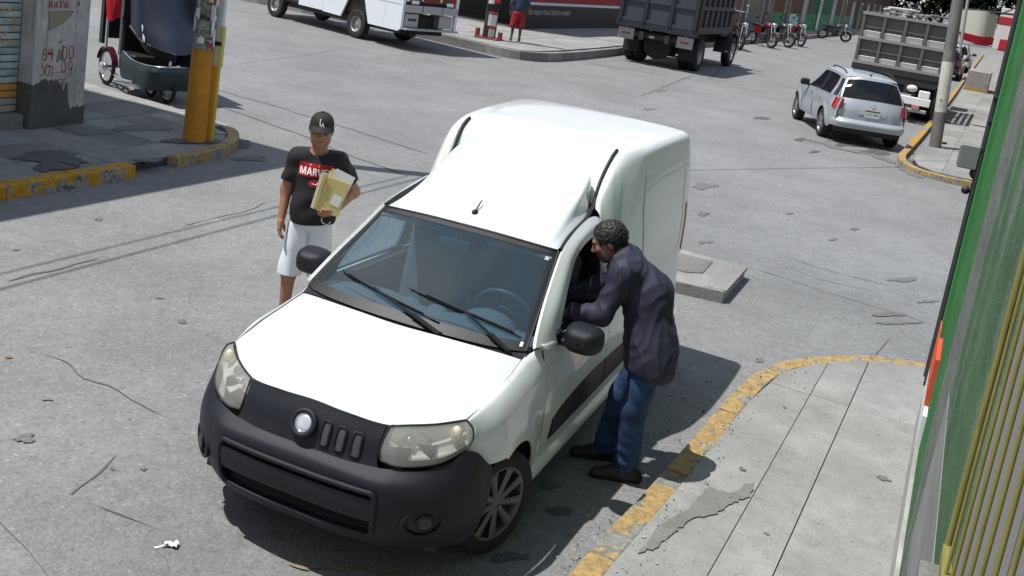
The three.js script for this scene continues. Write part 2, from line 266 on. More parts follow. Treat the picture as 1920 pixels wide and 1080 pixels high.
for (let i = 0; i < 9; i++) part(road, 'yellow_paint_trace', flat(blob([-2.55 + i * 0.05 + 0.04 * hash(i, 1, 1), -4.12 - 0.035 * i + 0.06 * hash(i, 2, 1)], [0.03 + 0.03 * hash(i, 3, 1), -0.02], [0.008, 0.012], 70 + i), 0.0105 + i * 0.0004), M.paintTrace);

// ---------- kerbs and pavements ----------
const KH = 0.12;
function kerb(parent, pts, w, h, len, mats, closed = false) {   // w to the left of travel; each stone its own mesh
  const c = new THREE.CatmullRomCurve3(pts.map(([x, z]) => new THREE.Vector3(x, 0, z)), closed, 'centripetal', 0.5), n = Math.max(1, Math.round(c.getLength() / len)), s = c.getSpacedPoints(n * 4);
  const nor = s.map((p, i) => { const q = s[Math.min(s.length - 1, i + 1)], o = s[Math.max(0, i - 1)], l = Math.hypot(q.x - o.x, q.z - o.z); return [(q.z - o.z) / l, -(q.x - o.x) / l]; });
  for (let k = 0; k < n; k++) {
    const A = [], B = [];
    for (let j = 0; j <= 4; j++) { const i = k * 4 + j, p = s[i], m = nor[i], sh = j === 0 ? 0.004 : j === 4 ? -0.004 : 0, t = nor[i]; const dx = -t[1] * sh, dz = t[0] * sh; A.push([p.x + dx, p.z + dz]); B.unshift([p.x + dx + m[0] * w, p.z + dz + m[1] * w]); }
    const g = prism([...A, ...B], -0.05, h + (hash(k, n, 5) - 0.5) * 0.008, 0.014);
    part(parent, 'kerb_stone', boxUV(g, 1, k * 0.37), mats[Math.floor(hash(k, n, 3) * mats.length)]);
  }
}
const inPoly = (x, z, P) => { let r = false; for (let i = 0, j = P.length - 1; i < P.length; j = i++) { const [a, b] = P[i], [c, d] = P[j]; if ((b > z) !== (d > z) && x < (c - a) * (z - b) / (d - b) + a) r = !r; } return r; };
function clipHalf(P, nx, nz, d) { const o = []; for (let i = 0; i < P.length; i++) { const A = P[i], B = P[(i + 1) % P.length], a = A[0] * nx + A[1] * nz - d, b = B[0] * nx + B[1] * nz - d; if (a <= 0) o.push(A); if ((a < 0 && b > 0) || (a > 0 && b < 0)) { const t = a / (a - b); o.push([lerp(A[0], B[0], t), lerp(A[1], B[1], t)]); } } return o; }
function slabs(parent, poly, xs, zs, y, mats, gap = 0.0035, jitter = 0.004) {   // a paved polygon cut into slabs
  part(parent, 'bedding', boxUV(prism(poly, -0.05, y - 0.02)), M.joint);
  for (let i = 0; i < xs.length - 1; i++) for (let j = 0; j < zs.length - 1; j++) {
    let p = poly; p = clipHalf(p, -1, 0, -(xs[i] + gap)); p = clipHalf(p, 1, 0, xs[i + 1] - gap); p = clipHalf(p, 0, -1, -(zs[j] + gap)); p = clipHalf(p, 0, 1, zs[j + 1] - gap);
    if (p.length < 3) continue;
    let ar = 0; for (let k = 0; k < p.length; k++) { const [a, b] = p[k], [c, d] = p[(k + 1) % p.length]; ar += a * d - b * c; } if (Math.abs(ar) < 0.006) continue;
    const h = hash(i + 17, j + 5, xs.length);
    part(parent, 'slab', boxUV(prism(p, y - 0.06, y + (h - 0.5) * jitter * 2), 1, h * 9), mats[Math.floor(hash(i + 3, j + 11, 7) * mats.length)]);
  }
}
// near right pavement
const pavR = structure('pavement_near_right');
{
  const curve = [[-1.385, 6], [-1.385, -3], [-1.38, -5], [-1.35, -5.84], [-1.32, -6.85], [-1.3, -7.78], [-1.21, -8.7], [-1, -9.2], [-0.776, -9.51], [-0.506, -9.8], [-0.2, -9.97], [0.1, -10.02], [0.6, -10.06], [8, -10.3]];
  kerb(pavR, curve, -0.15, KH - 0.01, 0.62, [M.kerbPale]);
  const inner = [[-1.235, 6], [-1.235, -3], [-1.23, -5], [-1.2, -5.84], [-1.17, -6.85], [-1.15, -7.78], [-1.07, -8.63], [-0.89, -9.08], [-0.69, -9.37], [-0.44, -9.66], [-0.15, -9.82], [0.1, -9.87], [0.6, -9.91], [8, -10.15], [8, 6]];
  slabs(pavR, inner, [-2, -0.79, -0.5, 0.3, 8], [-11, -8.33, -2.2, 6], KH, [M.concrete, M.concrete, M.concreteB]);
  const WET=[[-1.16,-5.17],[-1.15,-5.56],[-1.07,-5.86],[-1.03,-6.21],[-.91,-6.24],[-.82,-6.51],[-.8,-6.26],[-.88,-6.11],[-.92,-5.89],[-1.03,-5.74],[-1.05,-5.54],[-1.1,-5.29]];
  const fine = []; WET.forEach((p, i) => { const q = WET[(i + 1) % WET.length]; for (let k = 0; k < 6; k++) { const t = k / 6; fine.push([lerp(p[0], q[0], t) + (noise(i * 6 + k, 3.3) - 0.5) * 0.03, lerp(p[1], q[1], t) + (noise(i * 6 + k, 8.3) - 0.5) * 0.04]); } });
  part(pavR, 'wet_stain', flat(fine, KH + 0.0072), mat([0.4, 0.4, 0.4], 0.8, 0, { map: metres(concreteMap, 3), bumpMap: metres(concreteBump, 3), bumpScale: 0.003 }));
  [[-0.93, -6.62, 0.03], [-0.12, -7.2, 0.045], [-0.62, -5.9, 0.02], [-0.9, -7.9, 0.02]].forEach(([x, z, s], i) => part(pavR, 'stain', flat(blob([x, z], [s, 0], [0, s], 40 + i), KH + 0.0065), M.stainB));
}
// left corner pavement: kerb A along x = -8.45, ramp, rounded corner, kerb B
const pavL = structure('pavement_left_corner');
{
  kerb(pavL, [[-8.33, -8.98], [-8.33, -7.2], [-8.36, -4], [-8.4, 4]].map(([x, z]) => [x, z]), -0.2, 0.15, 0.85, [M.kerbDeep]);
  kerb(pavL, [[-9.4, -11.92], [-9.05, -11.66], [-8.72, -11.2], [-8.52, -10.7], [-8.44, -10.2], [-8.42, -9.75]], -0.16, 0.13, 0.4, [M.kerbPale]);
  kerb(pavL, [[-32, -12.75], [-20, -12.5], [-12.7, -12.25], [-10.6, -12.1], [-9.42, -11.93]], -0.34, 0.13, 0.9, [M.concrete, M.concrete, M.concreteB]);
  const inner = [[-8.53, 4], [-8.5, -4], [-8.5, -9], [-8.56, -9.3], [-8.58, -10.2], [-8.67, -10.66], [-8.86, -11.12], [-9.15, -11.53], [-9.47, -11.59], [-10.6, -11.76], [-12.7, -11.91], [-20, -12.16], [-32, -12.4], [-32, 4]];
  slabs(pavL, inner, [-32, -24, -18, -14, -12.2, -11.3, -10.45, -9.75, -9.1, -8.2], [-13, -11.35, -10.75, -10.15, -9.55, -8.9, -8.0, -7, -5.5, -3, 4], KH, [M.concreteC, M.concreteC, M.concreteB, M.concreteD], 0.004, 0.005);
  const man = [[-8.98, -8.19], [-9.2, -8.03], [-9.42, -8.5], [-9.27, -8.82], [-8.75, -8.68], [-8.62, -8.3], [-8.68, -7.95]];
  const fine = []; man.forEach((p, i) => { const q = man[(i + 1) % man.length]; for (let k = 0; k < 7; k++) { const t = k / 7; fine.push([lerp(p[0], q[0], t) + (noise(i * 7 + k, 1.3) - 0.5) * 0.12, lerp(p[1], q[1], t) + (noise(i * 7 + k, 5.3) - 0.5) * 0.14]); } });
  part(pavL, 'oil_stain', flat(fine, KH + 0.0085), M.stain);
  part(pavL, 'broken_patch', flat(blob([-9.75, -10.55], [0.12, -0.5], [-0.25, -0.02], 23), KH + 0.0085), M.stainB);
  part(pavL, 'broken_patch', flat(blob([-8.95, -10.65], [0.02, -0.42], [-0.28, 0.1], 29), KH + 0.0092), M.stain);
  part(pavL, 'ramp_stain', flat(blob([-8.5, -9.3], [0.08, -0.25], [-0.15, 0.03], 31), KH + 0.0092), M.stainB);
}
// raised concrete cover in the middle of the crossing
{
  const t = thing('concrete_manhole_plinth', 'low raised concrete plinth in the roadway behind the white van', 'manhole plinth', [-2.3, 0, -10.98], 0.1);
  part(t, 'plinth', boxUV(prism([[-0.52, -0.72], [0.32, -0.62], [0.25, 0.55], [-0.28, 0.6], [-0.6, 0.5]], -0.05, 0.13, 0.015)), M.concrete);
  part(t, 'cover', boxUV(prism([[-0.42, -0.5], [-0.02, -0.45], [-0.04, 0.1], [-0.2, 0.22], [-0.45, 0.2]], 0.12, 0.142, 0.004)), M.concreteD);
  part(t, 'ramp_edge', boxUV(prism([[0.11, -0.6], [0.34, -0.6], [0.27, 0.53], [0.06, 0.53]], 0.1, 0.136, 0.003)), M.concreteB);
}

// ---------- shared vehicle materials and wheels ----------
const speck = tex(256, 256, (u, v) => 0.5 + (noise(u * 128, v * 128, 2, 128) - 0.5) * 0.7 + (fbm(u * 20, v * 20, 2, 20, 6) - 0.5) * 0.3, false);
const dustMap = tex(512, 512, (u, v) => { const n = fbm(u * 6, v * 6, 5, 6, 12), f = noise(u * 200, v * 200, 3, 200); const g = 0.94 + (n - 0.5) * 0.07 + (f - 0.5) * 0.03; return [g, g, g * 0.995]; });
M.white = mat([0.78, 0.81, 0.82], 0.3, 0, { clearcoat: 0.8, clearcoatRoughness: 0.06, map: metres(dustMap, 1) });
M.plastic = mat([0.011, 0.012, 0.016], 0.46, 0, { specularIntensity: 0.6, bumpMap: metres(speck, 0.12), bumpScale: 0.0006 });
M.bumper = mat([0.014, 0.0155, 0.022], 0.46, 0, { specularIntensity: 0.55, bumpMap: metres(speck, 0.1), bumpScale: 0.0005 });
M.black = mat([0.008, 0.008, 0.009], 0.55);
M.rubber = mat([0.016, 0.016, 0.017], 0.85, 0, { bumpMap: metres(speck, 0.25), bumpScale: 0.001 });
M.chrome = mat([0.75, 0.76, 0.78], 0.12, 1);
M.alloy = mat([0.42, 0.42, 0.43], 0.35, 0.85);
M.hubcap = mat([0.14, 0.143, 0.15], 0.45, 0.55);
M.steel = mat([0.42, 0.42, 0.41], 0.45, 0.8);
M.glass = mat([0.8, 0.86, 0.88], 0.02, 0, { transmission: 1, ior: 1.5, thickness: 0 });
M.darkGlass = mat([0.008, 0.01, 0.013], 0.04, 0, { specularIntensity: 0.6 });
M.tintGlass = mat([0.28, 0.34, 0.38], 0.02, 0, { transmission: 1, ior: 1.5, thickness: 0 });
M.redLens = mat([0.36, 0.012, 0.012], 0.15, 0, { clearcoat: 1 });
M.orangeLens = mat([0.7, 0.2, 0.03], 0.2, 0, { clearcoat: 1 });
M.interior = mat([0.045, 0.047, 0.05], 0.8);
M.seat = mat([0.12, 0.122, 0.128], 0.9, 0, { bumpMap: metres(speck, 0.2), bumpScale: 0.001 });
M.dash = mat([0.17, 0.172, 0.175], 0.75, 0, { bumpMap: metres(speck, 0.15), bumpScale: 0.0008 });

function lathe(profile, seg = 40) { return new THREE.LatheGeometry(profile.map(([r, x]) => new THREE.Vector2(r, x)), seg).rotateZ(-Math.PI / 2); }   // axis x, +x outwards
function makeWheel(parent, [x, y, z], side, R, w, rimR, style, turn = 0, rimMat = M.alloy, capName = 'rim') {
  const g = new THREE.Group(); g.name = 'wheel'; g.position.set(x, y, z); g.rotation.y = (side < 0 ? Math.PI : 0) + turn; parent.add(g);
  const h = w / 2, s = 0.86;
  part(g, 'tyre', lathe([[rimR * 0.97, -h * 0.8], [rimR * 1.06, -h * 0.98], [R * 0.9, -h], [R * 0.97, -h * 0.86], [R, -h * 0.6], [R, -h * 0.34], [R - 0.008, -h * 0.32], [R - 0.008, -h * 0.26], [R, -h * 0.24], [R, -h * 0.04], [R - 0.008, -h * 0.03], [R - 0.008, h * 0.03], [R, h * 0.04], [R, h * 0.24], [R - 0.008, h * 0.26], [R - 0.008, h * 0.32], [R, h * 0.34], [R, h * 0.6], [R * 0.97, h * 0.86], [R * 0.9, h], [rimR * 1.06, h * 0.98], [rimR * 0.97, h * 0.8]], 48), M.rubber);
  const L = [];
  L.push(lathe([[rimR * 0.9, -h * 0.75], [rimR * 0.93, h * 0.55], [rimR * 1.03, h * 0.78], [rimR * 1.04, h * 0.88], [rimR * 0.99, h * 0.92], [rimR * 0.95, h * 0.8]], 48));
  if (style.steel) {
    L.push(lathe([[0.001, h * 0.5], [rimR * 0.25, h * 0.52], [rimR * 0.3, h * 0.3], [rimR * 0.62, h * 0.34], [rimR * 0.75, h * 0.05], [rimR * 0.93, 0]], 36));
    for (let k = 0; k < 6; k++) { const a = k / 6 * Math.PI * 2; L.push(cyl(0.014, 0.014, 0.03, h * 0.38, Math.cos(a) * rimR * 0.42, Math.sin(a) * rimR * 0.42, 'x', 8)); }
  } else {
    const n = style.n, wIn = style.wi, wOut = style.wo;
    for (let k = 0; k < n; k++) {
      const a = (k + 0.5) / n * Math.PI * 2, c = Math.cos(a), sn = Math.sin(a);
      const q = (r, t, xx) => [xx, c * r - sn * t, sn * r + c * t];
      const f = net([[q(rimR * 0.12, -wIn, h * 0.62), q(rimR * 0.12, 0, h * 0.7), q(rimR * 0.12, wIn, h * 0.62)], [q(rimR * 0.5, -wIn, h * 0.66), q(rimR * 0.5, 0, h * 0.76), q(rimR * 0.5, wIn, h * 0.66)], [q(rimR * 0.97, -wOut, h * 0.72), q(rimR * 0.97, 0, h * 0.8), q(rimR * 0.97, wOut, h * 0.72)]]);
      L.push(sheet(f, 6, 4, -0.014));
    }
    L.push(lathe([[0.001, h * 0.84], [rimR * 0.13, h * 0.82], [rimR * 0.2, h * 0.7], [rimR * 0.22, h * 0.5]], 24));
  }
  part(g, capName, L, rimMat);
  part(g, 'brake_disc', cyl(rimR * 0.9, rimR * 0.9, 0.03, -h * 0.25, 0, 0, 'x', 28), M.black);
  return g;
}
// side body panel: columns along z, from yLow(z) to yHigh(z), lying on x = sFn(z, y)
const sidePanel = (z0, z1, nz, yLow, yHigh, ny, sFn, thick = 0.012) => sheet((u, v) => { const z = lerp(z0, z1, u), y = lerp(yLow(z), yHigh(z), v); return [sFn(z, y), y, z]; }, nz, ny, -thick);

// ---------- the white van ----------
{
  const van = thing('delivery_van', 'white compact panel van with grey bumper and raised cargo box, parked in front', 'van', [-2.7044, 0, -6.1912], 0.0521);
  const P = (n, g, m) => part(van, n, g, m);
  const both = (n, g, m, m2) => [P(n, g, m), P(n, mir(g), m2 ?? m)];
  const ARF = [1.359, 0.288], ARR = [-1.358, 0.288], AR = 0.345;
  const profTab = [[0.26, 0.775], [0.34, 0.79], [0.45, 0.803], [0.62, 0.812], [0.78, 0.806], [0.9, 0.785], [1.0, 0.755], [1.06, 0.735]];
  const hoodSideY = (z) => interp([[0.9, 1.02], [1.115, 0.985], [1.3, 0.952], [1.5, 0.925], [1.76, 0.868], [1.9, 0.83]], z);
  const sideX = (z, y) => {
    let s = interp(profTab, y);
    if (z > 1.5) s -= sstep(1.45, 2.05, z) * 0.16;
    if (z > 0.93) { const yh = hoodSideY(z), he = interp([[0.93, 0.735], [1.105, 0.698], [1.3, 0.705], [1.48, 0.707], [1.62, 0.699], [1.76, 0.684], [1.9, 0.66]], z), t = clamp((y - (yh - 0.2)) / 0.2); s = Math.max(he, he + (s - he) * Math.pow(1 - Math.pow(t, 2.6), 0.6)); }
    for (const [c, cy] of [ARF, ARR]) { const d = Math.hypot(z - c, y - cy); s += 0.026 * (1 - sstep(AR, AR + 0.2, d)) * (1 - sstep(0.7, 0.86, y)); }
    return s;
  };
  const arch = (c, cy, r, base) => (z) => { const d = r * r - (z - c) ** 2; return d > 0 ? Math.max(base(z), cy + Math.sqrt(d)) : base(z); };
  const sill = () => 0.3;
  // front wings
  const wing = sidePanel(0.925, 1.775, 90, arch(...ARF, AR, (z) => (z > 1.5 ? lerp(0.62, 0.7, sstep(1.66, 1.78, z)) : 0.3)), hoodSideY, 18, sideX);
  both('front_wing', wing, M.white);
  both('wheel_arch_liner', sheet((u, v) => { const a = u * Math.PI; return [lerp(0.5, 0.79, v), ARF[1] + Math.sin(a) * (AR + 0.012), ARF[0] + Math.cos(a) * (AR + 0.012)]; }, 24, 2), M.black);
  both('wheel_arch_liner', sheet((u, v) => { const a = u * Math.PI; return [lerp(0.5, 0.79, v), ARR[1] + Math.sin(a) * (AR + 0.012), ARR[0] + Math.cos(a) * (AR + 0.012)]; }, 24, 2), M.black);
  // doors, lower half below the belt line
  const beltY = (z) => lerp(0.985, 1.015, clamp((z + 0.25) / 1.2));
  const doorG = sidePanel(-0.262, 0.917, 40, sill, beltY, 20, sideX, 0.02);
  const doors = both('door', doorG, M.white);
  // cladding strip on the door and behind it
  const cladY0 = (z) => interp([[-1, 0.4], [0.55, 0.4], [0.72, 0.405]], z), cladY1 = (z) => interp([[-1, 0.585], [0.6, 0.565], [0.7, 0.535]], z);
  const clad = (a, b) => sheet((u, v) => { const z = lerp(a, b, u), y = lerp(cladY0(z), cladY1(z), v); return [sideX(z, y) + 0.014 * Math.pow(Math.sin(Math.PI * clamp(v, 0.02, 0.98)), 0.3), y, z]; }, 30, 8, -0.012);
  for (const d of doors) part(d, 'side_moulding', d === doors[0] ? clad(-0.255, 0.72) : mir(clad(-0.255, 0.72)), M.plastic);
  both('side_moulding', clad(-0.97, -0.275), M.plastic);
  both('sill_trim', sheet((u, v) => { const z = lerp(-0.99, 1.0, u), a = v * Math.PI * 0.6; return [0.765 + Math.sin(a) * 0.03, 0.305 - v * 0.085, z]; }, 20, 5, -0.01), M.white);
  // rear quarter below the belt
  const quarter = sidePanel(-2.2, -0.272, 110, arch(...ARR, AR, (z) => (z < -1.7 ? 0.42 : 0.3)), () => 0.95, 16, sideX);
  both('rear_quarter', quarter, M.white);
  both('rear_bumper_corner', sheet((u, v) => { const z = lerp(-2.24, -1.7, u), y = lerp(0.27, 0.5, v); return [sideX(z, y) + 0.012 - 0.1 * sstep(-2.1, -2.3, z), y, z]; }, 16, 6, -0.02), M.plastic);
  // door handle
  for (const d of doors) part(d, 'door_handle', box(0.03, 0.03, 0.16, (d === doors[0] ? 1 : -1) * 0.805, 0.9, -0.12, 0.012), M.plastic);
  // bonnet
  const hood = net([
    [[0, 1.02, 1.235], [0.25, 1.022, 1.222], [0.5, 1.012, 1.18], [0.62, 0.998, 1.14], [0.69, 0.982, 1.105]],
    [[0, 1.0, 1.42], [0.25, 1.0, 1.41], [0.5, 0.984, 1.37], [0.63, 0.966, 1.33], [0.698, 0.945, 1.3]],
    [[0, 0.972, 1.62], [0.25, 0.97, 1.61], [0.48, 0.955, 1.57], [0.62, 0.938, 1.52], [0.7, 0.915, 1.48]],
    [[0, 0.935, 1.83], [0.22, 0.932, 1.82], [0.42, 0.917, 1.78], [0.58, 0.905, 1.7], [0.692, 0.892, 1.62]],
    [[0, 0.893, 2.0], [0.2, 0.888, 1.99], [0.4, 0.868, 1.945], [0.56, 0.875, 1.84], [0.682, 0.882, 1.715]],
    [[0, 0.868, 2.062], [0.19, 0.856, 2.052], [0.39, 0.84, 2.005], [0.55, 0.857, 1.895], [0.676, 0.874, 1.762]],
  ].map(full));
  P('bonnet', sheet(hood, 60, 64, 0.014), M.white);
  // headlamps
  const lamp = net([
    [[0.398, 0.838, 2.008], [0.47, 0.85, 1.968], [0.56, 0.858, 1.9], [0.63, 0.866, 1.832], [0.682, 0.872, 1.768]],
    [[0.39, 0.79, 2.045], [0.47, 0.8, 2.018], [0.57, 0.81, 1.955], [0.655, 0.825, 1.87], [0.722, 0.845, 1.772]],
    [[0.388, 0.735, 2.07], [0.47, 0.738, 2.05], [0.58, 0.75, 1.99], [0.67, 0.77, 1.905], [0.738, 0.8, 1.785]],
    [[0.4, 0.69, 2.074], [0.48, 0.68, 2.062], [0.58, 0.69, 2.005], [0.665, 0.715, 1.93], [0.728, 0.758, 1.82]],
  ]);
  M.lampLens = mat([0.92, 0.92, 0.89], 0.1, 0, { transmission: 0.9, ior: 1.45, thickness: 0 });
  M.reflector = mat([0.72, 0.71, 0.67], 0.22, 0.75);
  M.lampHousing = mat([0.66, 0.66, 0.64], 0.45, 0.3);
  const deep = (u, v) => { const p = lamp(u, v), k = Math.sin(Math.PI * clamp(u, 0.02, 0.98)) ** 0.5 * Math.sin(Math.PI * clamp(v, 0.02, 0.98)) ** 0.5; const c = lamp(0.5, 0.5); return [lerp(p[0], c[0], 0.06), lerp(p[1], c[1], 0.06), lerp(p[2], c[2], 0.06) - 0.05 - 0.06 * k]; };
  const inLamp = (u, v, d) => { const p = lamp(u, v); return [p[0] - 0.25 * d, p[1], p[2] - d]; };
  for (const s of [1, -1]) {
    const H = new THREE.Group(); H.name = 'headlamp'; van.add(H);
    const X = (g) => (s > 0 ? g : mir(g));
    part(H, 'lens', X(sheet(lamp, 20, 28, 0.006)), M.lampLens);
    part(H, 'housing', X(sheet(deep, 14, 18)), M.lampHousing);
    const cA = inLamp(0.5, 0.33, 0.075), cB = inLamp(0.42, 0.8, 0.05);
    part(H, 'reflector', X(new THREE.SphereGeometry(0.085, 28, 14, 0, Math.PI * 2, 0, 1.25).scale(1.25, 0.35, 0.85).rotateX(-Math.PI / 2).rotateY(0.25).rotateX(0.2).translate(cA[0], cA[1], cA[2] - 0.012)), M.reflector);
    part(H, 'bulb', X(ball(0.018, cA[0], cA[1] + 0.005, cA[2] + 0.012)), M.chrome);
    part(H, 'indicator', X(ball(0.036, cB[0], cB[1], cB[2] + 0.012, 0.9, 1.1, 0.7)), mat([0.78, 0.66, 0.5], 0.2, 0.3, { clearcoat: 1 }));
    const edge = []; for (let k = 0; k <= 12; k++) edge.push(lamp(0, k / 12)); for (let k = 1; k <= 6; k++) edge.push(lamp(k / 6, 1)); for (let k = 11; k >= 0; k--) edge.push(lamp(1, k / 12)); for (let k = 5; k > 0; k--) edge.push(lamp(k / 6, 0));
    part(H, 'seal', X(tube(edge, 0.0055, 6, true, 120)), M.black);
  }
  // upper grille panel with badge and three slots
  const grille = net([
    [[0, 0.866, 2.072], [0.12, 0.857, 2.07], [0.25, 0.848, 2.056], [0.385, 0.835, 2.02]],
    [[0, 0.79, 2.112], [0.12, 0.787, 2.107], [0.25, 0.775, 2.093], [0.379, 0.765, 2.062]],
    [[0, 0.71, 2.13], [0.12, 0.706, 2.128], [0.25, 0.695, 2.112], [0.388, 0.682, 2.08]],
    [[0, 0.655, 2.145], [0.13, 0.652, 2.14], [0.27, 0.645, 2.125], [0.41, 0.64, 2.09]],
  ].map(full));
  P('grille_panel', sheet(grille, 20, 40, 0.012), M.bumper);
  {
    const B = new THREE.Group(); B.name = 'badge'; van.add(B);
    B.position.set(0, 0.768, 2.128); B.rotation.x = -0.42;
    part(B, 'badge_surround', new THREE.TorusGeometry(0.058, 0.016, 12, 40), M.bumper);
    part(B, 'badge_ring', new THREE.TorusGeometry(0.044, 0.007, 10, 40), M.chrome);
    part(B, 'badge_face', ball(0.04, 0, 0, 0.0, 1, 1, 0.22, 24, 16), mat([0.62, 0.63, 0.66], 0.25, 0.5));
  }
  for (let k = 0; k < 3; k++) {
    const S = new THREE.Group(); S.name = 'grille_slot'; van.add(S);
    const v = 0.5 + (0.132 + k * 0.082) / 0.8, c = grille(0.5, v), h = 0.05, w = 0.024;
    const ring = []; for (let a = 0; a < 24; a++) { const t = a / 24 * Math.PI * 2, cx = Math.sign(Math.cos(t)) * Math.abs(Math.cos(t)) ** 0.5 * w, cy = Math.sign(Math.sin(t)) * Math.abs(Math.sin(t)) ** 0.5 * h; const q = grille(0.5 - cy / 0.21, v + cx / 0.8); ring.push([q[0], q[1] + 0.002, q[2] + 0.004]); }
    part(S, 'rim', tube(ring, 0.007, 6, true, 48), M.bumper);
    part(S, 'recess', sheet((a, b) => { const t = b * Math.PI * 2, cx = Math.cos(t), cy = Math.sin(t), sx = Math.sign(cx) * Math.abs(cx) ** 0.5 * w * a, sy = Math.sign(cy) * Math.abs(cy) ** 0.5 * h * a, q = grille(0.5 - sy / 0.21, v + sx / 0.8); return [q[0], q[1], q[2] + 0.0035]; }, 4, 24), mat([0.055, 0.055, 0.06], 0.6));
  }
  // bumper
  const bump = net([
    [[0, 0.668, 2.138], [0.2, 0.66, 2.13], [0.395, 0.655, 2.09], [0.5, 0.663, 2.05], [0.6, 0.67, 1.995], [0.69, 0.7, 1.905], [0.735, 0.74, 1.828], [0.768, 0.73, 1.77], [0.8, 0.665, 1.705], [0.818, 0.632, 1.668]],
    [[0, 0.62, 2.185], [0.2, 0.617, 2.178], [0.42, 0.606, 2.145], [0.53, 0.605, 2.095], [0.63, 0.6, 2.028], [0.71, 0.6, 1.945], [0.765, 0.605, 1.86], [0.798, 0.6, 1.78], [0.815, 0.585, 1.715], [0.828, 0.56, 1.668]],
    [[0, 0.55, 2.19], [0.2, 0.548, 2.184], [0.43, 0.54, 2.15], [0.54, 0.53, 2.102], [0.64, 0.52, 2.035], [0.72, 0.51, 1.95], [0.775, 0.51, 1.865], [0.808, 0.505, 1.79], [0.825, 0.5, 1.735], [0.833, 0.49, 1.69]],
    [[0, 0.44, 2.18], [0.2, 0.438, 2.175], [0.43, 0.432, 2.142], [0.54, 0.425, 2.09], [0.635, 0.42, 2.02], [0.715, 0.415, 1.938], [0.77, 0.41, 1.865], [0.803, 0.405, 1.805], [0.822, 0.4, 1.765], [0.832, 0.4, 1.742]],
    [[0, 0.34, 2.155], [0.2, 0.338, 2.15], [0.42, 0.335, 2.115], [0.53, 0.33, 2.06], [0.62, 0.325, 1.99], [0.7, 0.32, 1.91], [0.755, 0.315, 1.845], [0.787, 0.312, 1.8], [0.808, 0.32, 1.785], [0.812, 0.322, 1.77]],
    [[0, 0.26, 2.11], [0.2, 0.258, 2.105], [0.41, 0.255, 2.07], [0.52, 0.252, 2.015], [0.61, 0.25, 1.95], [0.68, 0.25, 1.89], [0.725, 0.25, 1.845], [0.75, 0.252, 1.82], [0.765, 0.255, 1.805], [0.77, 0.258, 1.795]],
  ].map(full));
  const vS = (s) => 0.5 + s / 18 * 1;   // index units along the row
  const hv0 = 0.5 - 2.05 / 18, hv1 = 0.5 + 2.05 / 18, hu0 = 0.36, hu1 = 0.84;
  P('front_bumper', sheet(bump, 60, 144, 0.02, (u, v) => { const a = (v - hv0) / (hv1 - hv0), t = (u - hu0) / (hu1 - hu0); if (a < 0 || a > 1 || t < 0 || t > 1) return false; const ex = Math.max(0, Math.abs(a - 0.5) - 0.46) / 0.04, ey = Math.max(0, Math.abs(t - 0.5) - 0.4) / 0.1; return ex * ex + ey * ey < 1; }), M.bumper);
  {
    const q = (a, t, dz = 0.006) => { const p = bump(lerp(hu0, hu1, t), lerp(hv0, hv1, a)); return [p[0], p[1], p[2] + dz]; };
    const ring = []; for (let k = 0; k <= 24; k++) ring.push(q(0.03 + 0.94 * k / 24, 0)); ring.push(q(0.995, 0.1)); for (let k = 1; k < 5; k++) ring.push(q(1, 0.1 + 0.8 * k / 5)); ring.push(q(0.995, 0.93)); for (let k = 24; k >= 0; k--) ring.push(q(0.03 + 0.94 * k / 24, 1)); ring.push(q(0.005, 0.93)); for (let k = 4; k > 0; k--) ring.push(q(0, 0.1 + 0.8 * k / 5)); ring.push(q(0.005, 0.1));
    P('intake_rim', tube(ring, 0.014, 8, true, 160), M.bumper);
    P('intake_back', sheet((u, v) => { const p = bump(lerp(hu0 - 0.05, hu1 + 0.05, u), lerp(hv0 - 0.04, hv1 + 0.04, v)); return [p[0], p[1], p[2] - 0.06]; }, 6, 24), M.black);
    P('plate_carrier', sheet((u, v) => { const p = q(lerp(0.012, 0.988, v), lerp(0.16, 0.6, u), 0); return [p[0], p[1], p[2] + 0.004 + 0.008 * Math.sin(Math.PI * clamp(u, 0.05, 0.95)) ** 0.4]; }, 10, 40, 0.02), mat([0.014, 0.015, 0.021], 0.4, 0, { specularIntensity: 0.6 }));
    const bars = [];
    for (let k = 0; k < 6; k++) bars.push(tube(Array.from({ length: 17 }, (_, i) => q(0.02 + 0.96 * i / 16, 0.66 + k * 0.062, -0.035)), 0.0035, 5, false, 40));
    for (let k = 0; k < 34; k++) { const a = 0.02 + 0.96 * k / 33; bars.push(bar(q(a, 0.62, -0.04), q(a, 1.0, -0.04), 0.0028, 0.0028, 5)); }
    P('intake_mesh', bars, M.black);
    P('upper_slat', tube(Array.from({ length: 17 }, (_, i) => q(0.02 + 0.96 * i / 16, 0.09, -0.03)), 0.008, 5, false, 40), M.black);
    for (const a of [0.22, 0.5, 0.82]) P('intake_strut', box(0.022, 0.03, 0.03, ...q(a, 0.08, -0.02)), M.plastic);
    P('tow_eye_cap', cyl(0.008, 0.008, 0.01, ...q(0.83, 0.5, 0.012), 'z', 10), M.black);
  }
  for (const s of [1, -1]) {
    const F = new THREE.Group(); F.name = 'fog_lamp'; van.add(F);
    const c = bump(0.6, 0.5 + s * 4.05 / 18); F.position.set(c[0], c[1], c[2] - 0.004); F.rotation.y = s * 0.72; F.rotation.x = 0.08;
    part(F, 'surround', new THREE.TorusGeometry(0.075, 0.012, 8, 36).scale(1.35, 0.95, 0.9), M.bumper);
    part(F, 'recess', ball(0.075, 0, 0, -0.02, 1.3, 0.92, 0.36), mat([0.018, 0.019, 0.024], 0.6));
    part(F, 'lamp_ring', new THREE.TorusGeometry(0.041, 0.007, 8, 30).translate(0.008, 0.004, 0.012), M.plastic);
